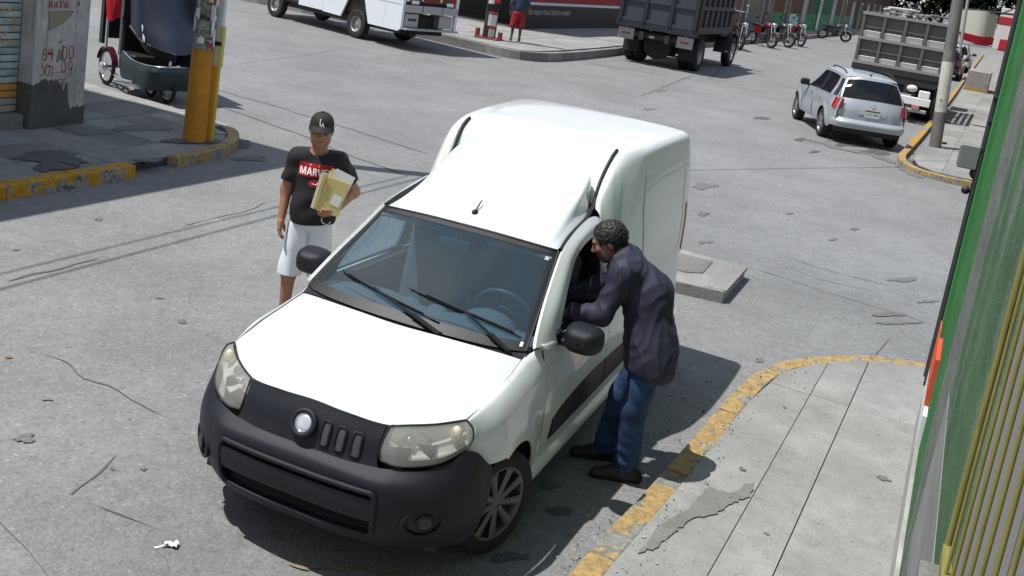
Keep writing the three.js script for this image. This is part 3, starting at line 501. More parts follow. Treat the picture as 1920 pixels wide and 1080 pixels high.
    part(F, 'lamp_cover', ball(0.038, 0.008, 0.004, 0.01, 1, 1, 0.3), mat([0.03, 0.031, 0.036], 0.3));
  }
  // cowl, wipers
  const cowl = net([
    [[0, 1.012, 1.24], [0.25, 1.014, 1.228], [0.5, 1.004, 1.188], [0.62, 0.99, 1.148], [0.7, 0.975, 1.105]],
    [[0, 1.004, 1.205], [0.25, 1.006, 1.195], [0.5, 1.0, 1.15], [0.62, 0.995, 1.11], [0.705, 0.99, 1.07]],
    [[0, 1.018, 1.15], [0.25, 1.018, 1.14], [0.5, 1.014, 1.1], [0.62, 1.012, 1.07], [0.7, 1.012, 1.035]],
  ].map(full));
  P('cowl_panel', sheet(cowl, 10, 40, -0.01), M.plastic);
  for (const [s0, s1] of [[-0.56, -0.38], [0.12, 0.3], [0.38, 0.5]]) { const L = []; for (let k = 0; k < 12; k++) { const s = lerp(s0, s1, k / 11), v = 0.5 + s / 1.4 * 1, a = cowl(0.12, v), b = cowl(0.42, v); L.push(beam([a[0], a[1] + 0.004, a[2]], [b[0], b[1] + 0.004, b[2]], 0.006, 0.008)); } P('cowl_vent', L, M.black); }
  // windscreen
  const ws = net([
    [[0, 1.02, 1.19], [0.25, 1.02, 1.18], [0.48, 1.016, 1.14], [0.62, 1.013, 1.09], [0.692, 1.012, 1.05]],
    [[0, 1.185, 0.965], [0.24, 1.183, 0.955], [0.46, 1.172, 0.912], [0.59, 1.163, 0.865], [0.655, 1.158, 0.82]],
    [[0, 1.34, 0.72], [0.23, 1.337, 0.71], [0.435, 1.322, 0.67], [0.555, 1.308, 0.625], [0.613, 1.3, 0.585]],
    [[0, 1.458, 0.505], [0.22, 1.455, 0.498], [0.41, 1.442, 0.47], [0.53, 1.43, 0.44], [0.582, 1.42, 0.41]],
  ].map(full));
  const W = new THREE.Group(); W.name = 'windscreen'; van.add(W);
  const gm = mat([0.42, 0.57, 0.67], 0.02, 0, { transmission: 0.94, ior: 1.52, thickness: 0 });  // tinted, dusty glass; its blue also paints in a veil of sky reflection
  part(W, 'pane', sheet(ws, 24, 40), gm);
  const off = (p, d) => [p[0], p[1] + d * 0.75, p[2] + d];
  part(W, 'ceramic_border', sheet((u, v) => off(ws(u, v), 0.0025), 48, 80, 0, (u, v) => { const a = Math.min(u, 1 - u * 0.97) , b = Math.min(v, 1 - v); const ex = 0.05, eu = 0.085; const cx = Math.max(0, eu + 0.02 - b), cy = Math.max(0, (u < 0.5 ? u : 1 - u) < 0.09 ? 0.09 - (u < 0.5 ? u : 1 - u) : 0); return b > ex && u > 0.075 && u < 0.945 && !(cx > 0 && cy > 0 && cx * cx + cy * cy > 0.0012); }), M.black);
  part(W, 'rubber_seal', tube([...Array.from({ length: 13 }, (_, k) => off(ws(k / 12, 0), 0.002)), ...Array.from({ length: 15 }, (_, k) => off(ws(1, (k + 1) / 16), 0.002)), ...Array.from({ length: 13 }, (_, k) => off(ws(1 - k / 12, 1), 0.002))], 0.008, 6, false, 140), M.black);
  part(W, 'sticker', sheet((u, v) => off(ws(lerp(0.855, 0.9, u), lerp(0.875, 0.915, v)), 0.006), 2, 2), mat([0.42, 0.45, 0.44], 0.5));
  part(W, 'sticker', sheet((u, v) => off(ws(lerp(0.035, 0.075, u), lerp(0.925, 0.955, v)), 0.006), 2, 2), mat([0.75, 0.75, 0.8], 0.5));
  function wiper(b0, path, a1) {
    const G = new THREE.Group(); G.name = 'wiper'; van.add(G);
    const piv = cowl(0.5, b0), arm = ws(...a1), up = (p, d) => [p[0], p[1] + d, p[2] + d * 0.6];
    part(G, 'pivot', cyl(0.016, 0.013, 0.03, piv[0], piv[1] + 0.012, piv[2], 'y', 12), M.black);
    part(G, 'arm', [beam(up(piv, 0.022), up(arm, 0.028), 0.017, 0.008), beam(up(piv, 0.025), up(piv.map((q, i) => lerp(q, arm[i], 0.4)), 0.032), 0.024, 0.012)], M.black);
    const bl = Array.from({ length: 9 }, (_, k) => { const t = k / 8; return up(ws(lerp(path[0], path[2], t), lerp(path[1], path[3], t)), 0.01); });
    part(G, 'blade', [tube(bl, 0.006, 6), tube(bl.slice(1, 8).map((p) => up(p, 0.014)), 0.004, 6)], M.black);
  }
  wiper(0.62, [0.075, 0.6, 0.24, 0.2], [0.17, 0.37]);
  wiper(0.87, [0.1, 0.92, 0.27, 0.47], [0.19, 0.66]);
  // A pillars and door frames: ring between gutter line and window opening
  const outer = [[0.752, 0.995, 0.905], [0.735, 1.02, 0.955], [0.712, 1.03, 1.005], [0.667, 1.165, 0.83], [0.622, 1.31, 0.59], [0.594, 1.42, 0.4], [0.58, 1.475, 0.2], [0.574, 1.51, 0.0], [0.578, 1.525, -0.15], [0.6, 1.5, -0.245], [0.645, 1.4, -0.265], [0.7, 1.2, -0.268], [0.752, 0.99, -0.268]];
  const inner = [[0.755, 0.99, 0.76], [0.752, 1.0, 0.755], [0.742, 1.03, 0.715], [0.712, 1.14, 0.6], [0.672, 1.27, 0.44], [0.644, 1.36, 0.3], [0.63, 1.405, 0.14], [0.626, 1.425, -0.02], [0.63, 1.42, -0.115], [0.645, 1.385, -0.16], [0.672, 1.3, -0.175], [0.705, 1.15, -0.178], [0.748, 0.99, -0.18]];
  const mid = outer.map((p, i) => [(p[0] + inner[i][0]) / 2 + (i < 3 ? 0.003 * i : 0.014), (p[1] + inner[i][1]) / 2, (p[2] + inner[i][2]) / 2]);
  const frameF = net([outer, mid, inner]);
  doors.forEach((d, i) => {
    const X = (g) => (i ? mir(g) : g);
    part(d, 'window_frame', X(sheet(frameF, 10, 90, -0.02)), M.white);
    part(d, 'window_seal', X(tube([...inner.map((p) => [p[0] - 0.004, p[1], p[2]])], 0.0105, 6, false, 90)), M.black);
    part(d, 'belt_seal', X(tube([[0.752, 1.004, 0.78], [0.757, 0.998, 0.3], [0.752, 0.99, -0.2]], 0.011, 6)), M.black);
    part(d, 'mirror_sail', X(sheet(net([[[0.757, 0.985, 0.915], [0.755, 0.99, 0.7]], [[0.742, 1.04, 0.83], [0.735, 1.06, 0.68]], [[0.722, 1.13, 0.7], [0.722, 1.12, 0.63]]]), 6, 6, -0.02)), M.plastic);
    // seam line round the door
    part(d, 'door_seam', X(tube([[0.782, 0.31, 0.921], [0.805, 0.45, 0.921], [0.808, 0.7, 0.921], [0.78, 0.88, 0.921], [0.75, 1.0, 0.94]], 0.0045, 5)), M.black);
    const dl = X(sidePanel(-0.26, 0.9, 10, sill, beltY, 4, (z, y) => sideX(z, y) - 0.07, 0.02));
    part(d, 'inner_trim', dl, M.interior);
    if (i) part(d, 'window_pane', X(sheet((u, v) => { const t = lerp(-0.17, 0.72, u), top = interp([[-0.17, 1.38], [0, 1.42], [0.3, 1.355], [0.6, 1.14], [0.72, 1.03]], t), y = lerp(0.99, top, v); return [lerp(0.75, 0.626, (y - 0.99) / 0.435) - 0.006, y, t]; }, 16, 8)), M.glass);
  });
  // mirrors
  for (const s of [1, -1]) {
    const G = new THREE.Group(); G.name = 'door_mirror'; van.add(G);
    const X = (g) => (s > 0 ? g : mir(g));
    const pr = (k, sx, sy) => Array.from({ length: 17 }, (_, i) => { const t = i / 16 * Math.PI * 2, c = Math.cos(t), n = Math.sin(t); return [0.795 + 0.1 + k * 0.0 + Math.sign(c) * Math.abs(c) ** 0.65 * 0.112 * sx, 1.035 + Math.sign(n) * Math.abs(n) ** 0.65 * 0.083 * sy, 0.66 + k]; });
    part(G, 'mirror_housing', X(sheet(net([pr(0.125, 0.05, 0.05), pr(0.118, 0.45, 0.5), pr(0.085, 0.8, 0.82), pr(0.03, 0.97, 0.98), pr(-0.025, 1, 1), pr(-0.032, 0.93, 0.93)]), 24, 32)), M.plastic);
    part(G, 'mirror_glass', X(sheet(net([pr(-0.026, 0.01, 0.01), pr(-0.026, 0.94, 0.94)]), 2, 32)), M.chrome);
    part(G, 'mirror_arm', X(merge(box(0.11, 0.045, 0.07, 0.775, 1.0, 0.7, 0.018), box(0.05, 0.09, 0.09, 0.75, 1.02, 0.72, 0.02))), M.plastic);
  }
  // cab roof with raised fairing
  const roofL = net([
    [[0, 1.462, 0.498], [0.22, 1.459, 0.491], [0.41, 1.446, 0.464], [0.5, 1.436, 0.444], [0.545, 1.43, 0.428], [0.57, 1.425, 0.415]],
    [[0, 1.51, 0.36], [0.22, 1.508, 0.35], [0.41, 1.498, 0.33], [0.5, 1.486, 0.315], [0.54, 1.465, 0.3], [0.572, 1.44, 0.3]],
    [[0, 1.575, 0.17], [0.22, 1.574, 0.16], [0.41, 1.566, 0.14], [0.495, 1.548, 0.12], [0.53, 1.51, 0.11], [0.568, 1.468, 0.12]],
    [[0, 1.66, -0.1], [0.22, 1.658, -0.1], [0.41, 1.648, -0.1], [0.495, 1.636, -0.1], [0.522, 1.555, -0.08], [0.563, 1.495, -0.06]],
    [[0, 1.755, -0.38], [0.22, 1.75, -0.37], [0.41, 1.745, -0.33], [0.487, 1.722, -0.285], [0.514, 1.605, -0.23], [0.56, 1.512, -0.17]],
    [[0, 1.785, -0.47], [0.22, 1.778, -0.455], [0.41, 1.77, -0.4], [0.483, 1.742, -0.345], [0.51, 1.615, -0.285], [0.555, 1.518, -0.215]],
    [[0, 1.775, -0.495], [0.22, 1.765, -0.48], [0.41, 1.75, -0.42], [0.48, 1.722, -0.365], [0.507, 1.605, -0.305], [0.552, 1.512, -0.24]],
    [[0, 1.69, -0.5], [0.22, 1.68, -0.49], [0.4, 1.66, -0.43], [0.46, 1.63, -0.38], [0.495, 1.57, -0.32], [0.55, 1.5, -0.26]],
  ].map(full));
  P('cab_roof', sheet(roofL, 60, 60, -0.014), M.white);
  // aerial
  { const A = new THREE.Group(); A.name = 'roof_aerial'; van.add(A); part(A, 'aerial_base', ball(0.026, 0, 1.512, 0.36, 0.75, 0.7, 1.1), M.black); part(A, 'aerial_rod', bar([0, 1.52, 0.355], [0, 1.575, 0.275], 0.0055, 0.004), M.black); }
  // cargo box, upper part
  const bx = net([
    [[0, 1.62, -0.46], [0.3, 1.61, -0.44], [0.5, 1.575, -0.36], [0.56, 1.558, -0.3], [0.61, 1.52, -0.272], [0.665, 1.38, -0.268], [0.725, 1.18, -0.27], [0.768, 0.95, -0.272]],
    [[0, 1.76, -0.53], [0.3, 1.75, -0.51], [0.5, 1.722, -0.44], [0.56, 1.69, -0.375], [0.598, 1.6, -0.315], [0.668, 1.4, -0.295], [0.742, 1.18, -0.3], [0.786, 0.95, -0.305]],
    [[0, 1.872, -0.62], [0.3, 1.865, -0.6], [0.512, 1.848, -0.54], [0.592, 1.812, -0.475], [0.632, 1.7, -0.425], [0.695, 1.45, -0.39], [0.76, 1.2, -0.38], [0.795, 0.95, -0.375]],
    [[0, 1.93, -0.78], [0.3, 1.925, -0.76], [0.525, 1.912, -0.71], [0.622, 1.88, -0.64], [0.674, 1.745, -0.58], [0.733, 1.46, -0.55], [0.782, 1.2, -0.545], [0.806, 0.95, -0.54]],
    [[0, 1.94, -1.12], [0.3, 1.938, -1.1], [0.555, 1.926, -1.06], [0.672, 1.897, -1.0], [0.716, 1.75, -1.0], [0.765, 1.46, -1.0], [0.8, 1.2, -1.0], [0.813, 0.95, -1.0]],
    [[0, 1.945, -1.6], [0.3, 1.943, -1.6], [0.578, 1.932, -1.6], [0.7, 1.9, -1.6], [0.737, 1.752, -1.6], [0.778, 1.46, -1.6], [0.806, 1.2, -1.6], [0.814, 0.95, -1.6]],
    [[0, 1.938, -2.06], [0.3, 1.936, -2.06], [0.585, 1.925, -2.06], [0.705, 1.893, -2.07], [0.743, 1.75, -2.09], [0.78, 1.46, -2.11], [0.806, 1.2, -2.12], [0.813, 0.95, -2.13]],
    [[0, 1.915, -2.15], [0.3, 1.912, -2.15], [0.57, 1.902, -2.15], [0.672, 1.865, -2.155], [0.727, 1.735, -2.17], [0.765, 1.46, -2.19], [0.79, 1.2, -2.2], [0.798, 0.95, -2.21]],
    [[0, 1.86, -2.18], [0.3, 1.858, -2.18], [0.53, 1.845, -2.18], [0.63, 1.81, -2.185], [0.685, 1.7, -2.2], [0.72, 1.45, -2.22], [0.742, 1.2, -2.235], [0.75, 0.95, -2.24]],
  ].map(full));
  P('cargo_box', sheet(bx, 110, 120, -0.014), M.white);
  const gasket = [[0.59, 1.428, 0.405], [0.578, 1.468, 0.25], [0.572, 1.502, 0.05], [0.569, 1.528, -0.1], ...[0.02, 0.06, 0.1, 0.15, 0.2, 0.25, 0.3, 0.345].map((u) => { const p = bx(u, (7 + 2.5 - u * 0.9) / 14); return [p[0], p[1] + 0.006, p[2] + 0.006]; })];
  both('roof_gasket', tube(gasket, 0.0125, 8, false, 90), M.black);
  // pressed panel and pressed roof ribs on the box
  const onBox = (z, y) => { const k = clamp((-0.9 - z) / 1.1); return lerp(interp([[0.95, 0.812], [1.2, 0.798], [1.46, 0.76], [1.6, 0.738], [1.75, 0.711], [1.8, 0.7]], y), interp([[0.95, 0.814], [1.2, 0.807], [1.46, 0.781], [1.6, 0.764], [1.75, 0.742], [1.8, 0.73]], y), k); };
  const pr2 = [[-0.9, 1.74], [-0.84, 1.5], [-0.88, 1.0], [-1.9, 1.0], [-1.98, 1.1], [-1.98, 1.62], [-1.92, 1.74]];
  const dense = (a, n = 10) => a.flatMap((p, i) => { const q = a[(i + 1) % a.length]; return Array.from({ length: n }, (_, k) => [lerp(p[0], q[0], k / n), lerp(p[1], q[1], k / n)]); });
  both('pressed_panel', tube(dense(pr2).map(([z, y]) => [onBox(z, y) - 0.001, y, z]), 0.006, 6, true, 140), M.white);
  both('roof_rib', tube([[0.5, 1.906, -0.85], [0.53, 1.921, -1.2], [0.535, 1.925, -1.7], [0.52, 1.918, -2.05]], 0.008, 6), M.white);
  both('tail_lamp', sheet((u, v) => { const y = lerp(0.98, 1.36, u), z = lerp(-2.1, -2.235, v); return [onBox(z, y) + 0.006 - 0.07 * sstep(0.3, 1, v), y, z]; }, 8, 6, -0.012), M.redLens);
  P('rear_doors', sheet((u, v) => [lerp(-0.74, 0.74, v) * lerp(1, 0.93, sstep(0.5, 1, u)), lerp(0.4, 1.86, u), -2.2 - 0.03 * Math.sin(Math.PI * v) + 0.02 * sstep(0.6, 1, u)], 12, 12, 0.02), M.white);
  P('rear_bumper', box(1.58, 0.22, 0.12, 0, 0.38, -2.21, 0.05), M.plastic);
  // interior
  P('floor', box(1.44, 0.05, 3.9, 0, 0.3, -0.25), M.interior);
  P('bulkhead', box(1.36, 1.15, 0.04, 0, 0.9, -0.42, 0.01), M.interior);
  P('firewall', box(1.36, 0.6, 0.04, 0, 0.64, 1.1), M.interior);
  P('engine_cover', box(1.2, 0.4, 0.75, 0, 0.55, 1.55), M.black);
  P('headlining', sheet((u, v) => { const p = roofL(lerp(0, 0.6, u), lerp(0.06, 0.94, v)); return [p[0], Math.min(p[1], 1.52) - 0.045, p[2]]; }, 10, 12), M.interior);
  const dashF = net([
    [[0, 1.0, 1.14], [0.3, 1.0, 1.125], [0.55, 0.995, 1.06], [0.69, 0.985, 0.99]],
    [[0, 1.0, 0.98], [0.3, 1.02, 0.97], [0.55, 1.0, 0.93], [0.7, 0.985, 0.88]],
    [[0, 0.985, 0.82], [0.3, 1.015, 0.8], [0.55, 0.99, 0.78], [0.7, 0.97, 0.76]],
    [[0, 0.9, 0.73], [0.3, 0.94, 0.72], [0.55, 0.92, 0.71], [0.7, 0.9, 0.7]],
    [[0, 0.6, 0.74], [0.3, 0.62, 0.74], [0.55, 0.62, 0.74], [0.7, 0.6, 0.74]],
  ].map(full));
  P('dashboard', sheet(dashF, 24, 30, 0.02), M.dash);
  P('instrument_hood', ball(0.17, 0.36, 0.985, 0.8, 1.05, 0.62, 0.75), M.dash);
  for (const x of [-0.14, 0.04]) P('air_vent', ball(0.07, x, 0.99, 0.81, 1, 0.65, 0.75), M.dash);
  { const S = new THREE.Group(); S.name = 'steering_wheel'; van.add(S); S.position.set(0.36, 1.0, 0.56); S.rotation.x = 0.42; part(S, 'rim', new THREE.TorusGeometry(0.178, 0.0145, 12, 48), mat([0.1, 0.1, 0.105], 0.4)); part(S, 'spokes', [box(0.3, 0.04, 0.02, 0, 0.02, 0.01, 0.008), box(0.04, 0.16, 0.02, 0, -0.09, 0.01, 0.008), ball(0.06, 0, 0.005, 0.0, 1.1, 0.9, 0.5)], M.interior); part(S, 'column', cyl(0.03, 0.03, 0.24, 0, 0, 0.13, 'z'), M.interior); }
  for (const x of [0.36, -0.36]) {
    const S = new THREE.Group(); S.name = 'seat'; van.add(S); S.position.set(x, 0, 0.02);
    part(S, 'cushion', box(0.48, 0.18, 0.5, 0, 0.6, 0.22, 0.07), M.seat);
    part(S, 'backrest', box(0.47, 0.68, 0.16, 0, 0.96, -0.06, 0.07, [-0.16, 0, 0]), M.seat);
    part(S, 'headrest', box(0.27, 0.19, 0.1, 0, 1.36, -0.14, 0.045, [-0.14, 0, 0]), M.seat);
    part(S, 'base', box(0.4, 0.3, 0.4, 0, 0.44, 0.2), M.interior);
  }
  P('rear_view_mirror', [box(0.2, 0.06, 0.03, 0.0, 1.355, 0.6, 0.012), bar([0, 1.37, 0.6], [0, 1.41, 0.585], 0.008)], M.interior);
  for (const x of [0.36, -0.36]) P('sun_visor', box(0.42, 0.015, 0.14, x, 1.4, 0.42, 0.006, [0.25, 0, 0]), mat([0.2, 0.21, 0.21], 0.8));
  // wheels
  const st = { n: 9, wi: 0.012, wo: 0.026 };
  makeWheel(van, [0.712, 0.288, 1.359], 1, 0.288, 0.175, 0.2, st, -0.33, M.hubcap);
  makeWheel(van, [-0.69, 0.288, 1.359], -1, 0.288, 0.175, 0.2, st, -0.33, M.hubcap);
  makeWheel(van, [0.705, 0.288, -1.358], 1, 0.288, 0.175, 0.2, st, 0, M.hubcap);
  makeWheel(van, [-0.705, 0.288, -1.358], -1, 0.288, 0.175, 0.2, st, 0, M.hubcap);
  P('added_sun_block', box(1.0, 0.46, 0.25, 0, 0.5, 1.905), M.black);  // unseen black box added to stop sun leaking through the nose onto the ground
  P('underbody', box(1.36, 0.12, 4.0, 0, 0.28, -0.1), M.black);
}

// ---------- corner building on the left ----------
const wallTex = (r, g, b, chip = 0.7, cr = 0.45) => tex(1024, 1024, (u, v) => {
  const n = fbm(u * 8, v * 8, 5, 8, 14), f = fbm(u * 40, v * 40, 3, 40, 6), d = noise(u * 300, v * 300, 7, 300), st = fbm(u * 40, v * 3, 3, 0, 9);
  const q = 0.9 + (n - 0.5) * 0.22 + (f - 0.5) * 0.12 + (d - 0.5) * 0.06 - (st > 0.62 ? (st - 0.62) * 0.7 : 0);
  if (n * 0.8 + f * 0.2 > chip) return [cr * q, cr * q * 0.98, cr * q * 0.95];
  return [r * q, g * q, b * q];
});
M.wallGrey = mat([1, 1, 1], 0.9, 0, { map: metres(wallTex(0.74, 0.73, 0.72, 0.74, 0.5), 2.2), bumpMap: metres(concreteBump, 2), bumpScale: 0.004 });
M.wallBase = mat([0.23, 0.225, 0.215], 0.95, 0, { map: metres(concreteMap, 2), bumpMap: metres(concreteBump, 1), bumpScale: 0.012 });
{
  const b = thing('corner_shop_building', 'grey corner shop with pale blue roller shutter behind the yellow pole', 'building', [0, 0, 0]);
  // pillar with ragged bare base, front face x = -10.28
  part(b, 'pillar', boxUV(box(0.6, 6.3, 0.84, -10.59, 3.15, -9.64, 0.015)), M.wallGrey);
  { // bare render skirt with ragged top
    const front = [], N = 46; for (let i = 0; i <= N; i++) front.push([-9.215 - 0.855 * i / N, interp([[0, 0.66], [0.1, 0.68], [0.18, 0.74], [0.3, 0.7], [0.5, 0.68], [0.58, 0.55], [0.63, 0.66], [0.68, 0.42], [0.8, 0.34], [1, 0.36]], i / N) + (noise(i * 0.9, 2.2) - 0.5) * 0.07]);
    const sh = new THREE.Shape([new THREE.Vector2(-front[0][0], 0.1), ...front.map(([z, y]) => new THREE.Vector2(-z, y)), new THREE.Vector2(-front[N][0], 0.1)]);
    const g = new THREE.ExtrudeGeometry(sh, { depth: 0.008, bevelEnabled: false }).rotateY(Math.PI / 2).translate(-10.289, 0, 0);
    part(b, 'bare_render', boxUV(g), M.wallBase);
    part(b, 'bare_render', boxUV(box(0.44, 0.58, 0.008, -10.51, 0.38, -9.217)), M.wallBase);
  }
  const letters = canvasTex(1024, 2048, (c, w, h) => {
    c.clearRect(0, 0, w, h);
    const U = w / 0.84, y = (m) => h - m * U;   // metres to pixels
    c.strokeStyle = 'rgb(135,52,42)'; c.lineCap = 'round'; c.lineJoin = 'round'; c.lineWidth = 13;
    const L = (p) => { c.beginPath(); p.forEach(([a, e], i) => (i ? c.lineTo(a * U, y(e)) : c.moveTo(a * U, y(e)))); c.stroke(); };
    const O = (x, e, rx, ry) => { c.beginPath(); c.ellipse(x * U, y(e), rx * U, ry * U, 0, 0, 7); c.stroke(); };
    // 84   00
    O(0.165, 1.065, 0.028, 0.03); O(0.165, 1.0, 0.032, 0.036); L([[0.235, 1.1], [0.215, 1.03], [0.29, 1.03]]); L([[0.275, 1.1], [0.272, 0.96]]); c.fillStyle = 'rgb(160,30,28)'; c.fillRect(0.225 * U, y(1.06), 0.06 * U, 0.035 * U);
    O(0.47, 1.04, 0.036, 0.085); O(0.575, 1.05, 0.034, 0.085);
    // 5071 _ 09.
    L([[0.13, 0.93], [0.135, 0.88], [0.17, 0.87], [0.175, 0.8], [0.12, 0.77]]); O(0.225, 0.83, 0.03, 0.065); L([[0.19, 0.9], [0.3, 0.88], [0.295, 0.76]]); c.lineWidth = 7; L([[0.32, 0.8], [0.44, 0.81], [0.5, 0.8]]); c.lineWidth = 13;
    O(0.47, 0.87, 0.033, 0.07); O(0.575, 0.885, 0.03, 0.05); L([[0.605, 0.9], [0.59, 0.78], [0.555, 0.75]]); c.beginPath(); c.arc(0.655 * U, y(0.845), 10, 0, 7); c.fillStyle = 'rgb(170,60,45)'; c.fill();
    c.lineWidth = 9; L([[0.42, 0.71], [0.46, 0.72], [0.49, 0.7], [0.53, 0.725]]); L([[0.45, 0.69], [0.45, 0.62], [0.47, 0.62], [0.475, 0.69]]); c.lineWidth = 4; L([[0.5, 0.66], [0.7, 0.665]]);
    // top line
    c.font = 'bold 150px serif'; c.fillStyle = 'rgb(150,58,42)'; c.fillText('RaTa', 0.16 * U, y(1.6));
    c.fillRect(0.62 * U, y(1.68), 40, 60); L([[0.64, 1.55], [0.67, 1.545], [0.65, 1.52]]);
    c.fillStyle = 'rgb(138,132,112)'; c.strokeStyle = 'rgb(82,80,74)'; c.lineWidth = 8; c.beginPath(); c.moveTo(0.19 * U, y(1.545)); c.lineTo(0.57 * U, y(1.56)); c.lineTo(0.42 * U, y(1.42)); c.lineTo(0.2 * U, y(1.32)); c.closePath(); c.fill(); c.stroke();
    for (let i = 0; i < 60; i++) { c.fillStyle = 'rgba(70,68,64,0.8)'; const s = 2 + 7 * hash(i, 3, 1); c.fillRect(hash(i, 1, 1) * w, hash(i, 2, 1) * h, s, s * 0.8); }
  });
  part(b, 'painted_lettering', new THREE.PlaneGeometry(0.84, 1.68).rotateY(Math.PI / 2).translate(-10.2855, 0.84, -9.64), new THREE.MeshStandardMaterial({ map: letters, transparent: true, roughness: 0.9 }));
  // shutter
  const shTex = tex(512, 512, (u, v) => { const n = fbm(u * 7, v * 7, 4, 7, 3), f = noise(u * 120, v * 120, 4, 120); const q = 0.88 + (n - 0.5) * 0.35 + (f - 0.5) * 0.08; return [0.7 * q, 0.76 * q, 0.77 * q]; });
  const shA = mat([0.95, 0.95, 0.95], 0.6, 0.2, { map: metres(shTex, 1.3) }), shO = mat([0.45, 0.22, 0.06], 0.75), shB = mat([0.3, 0.28, 0.24], 0.8);
  M.scrawl = mat([0.5, 0.24, 0.07], 0.8);
  const sh = new THREE.Group(); sh.name = 'roller_shutter'; b.add(sh);
  for (let k = 0; k < 34; k++) {
    const y = 0.3 + k * 0.088, m = k < 2 ? shB : k < 4 ? shO : shA;
    const g = new THREE.ExtrudeGeometry(new THREE.Shape([[0, 0], [0.007, 0.003], [0.01, 0.035], [0.008, 0.07], [-0.002, 0.077], [-0.01, 0.077], [-0.01, 0]].map((p) => new THREE.Vector2(...p))), { depth: 5.9, bevelEnabled: false });
    part(sh, 'slat', boxUV(g.translate(-10.52, y, -9.2), 1, k * 0.31), m);
  }
  part(sh, 'shutter_backing', box(0.02, 3.1, 5.9, -10.56, 1.8, -6.25), M.black);
  [[1.52, -9.02, 0.1, 0.06], [1.42, -9.1, 0.05, 0.12], [1.4, -8.97, 0.07, 0.05], [1.33, -9.07, 0.09, 0.05], [1.25, -8.98, 0.06, 0.06], [1.16, -9.05, 0.08, 0.04], [1.15, -8.95, 0.05, 0.07], [1.53, -8.93, 0.05, 0.08]].forEach(([y, z, a, c]) => part(sh, 'painted_scrawl', box(0.002, c * 0.6, a * 0.8, -10.508, y, z, 0, [0.3, 0, 0]), M.scrawl));
  part(b, 'plinth', boxUV(box(0.34, 0.34, 7.2, -10.52, 0.12, -5.6, 0.02)), M.concreteD);
  part(b, 'lintel', boxUV(box(0.5, 2.9, 12.9, -10.72, 4.85, -2.75)), M.wallGrey);
  part(b, 'side_wall', boxUV(box(11.5, 6.2, 0.4, -16.6, 3.1, -9.83)), M.wallGrey);
  part(b, 'front_wall', boxUV(box(0.4, 6.2, 5, -10.7, 3.1, 0.7)), M.wallGrey);
  part(b, 'roof', boxUV(box(11.9, 0.22, 13.8, -16.08, 6.4, -3.2, 0.02)), M.concreteD);
  part(b, 'back_wall', boxUV(box(0.3, 6.1, 13, -22.2, 3.05, -3.2)), M.wallGrey);
}

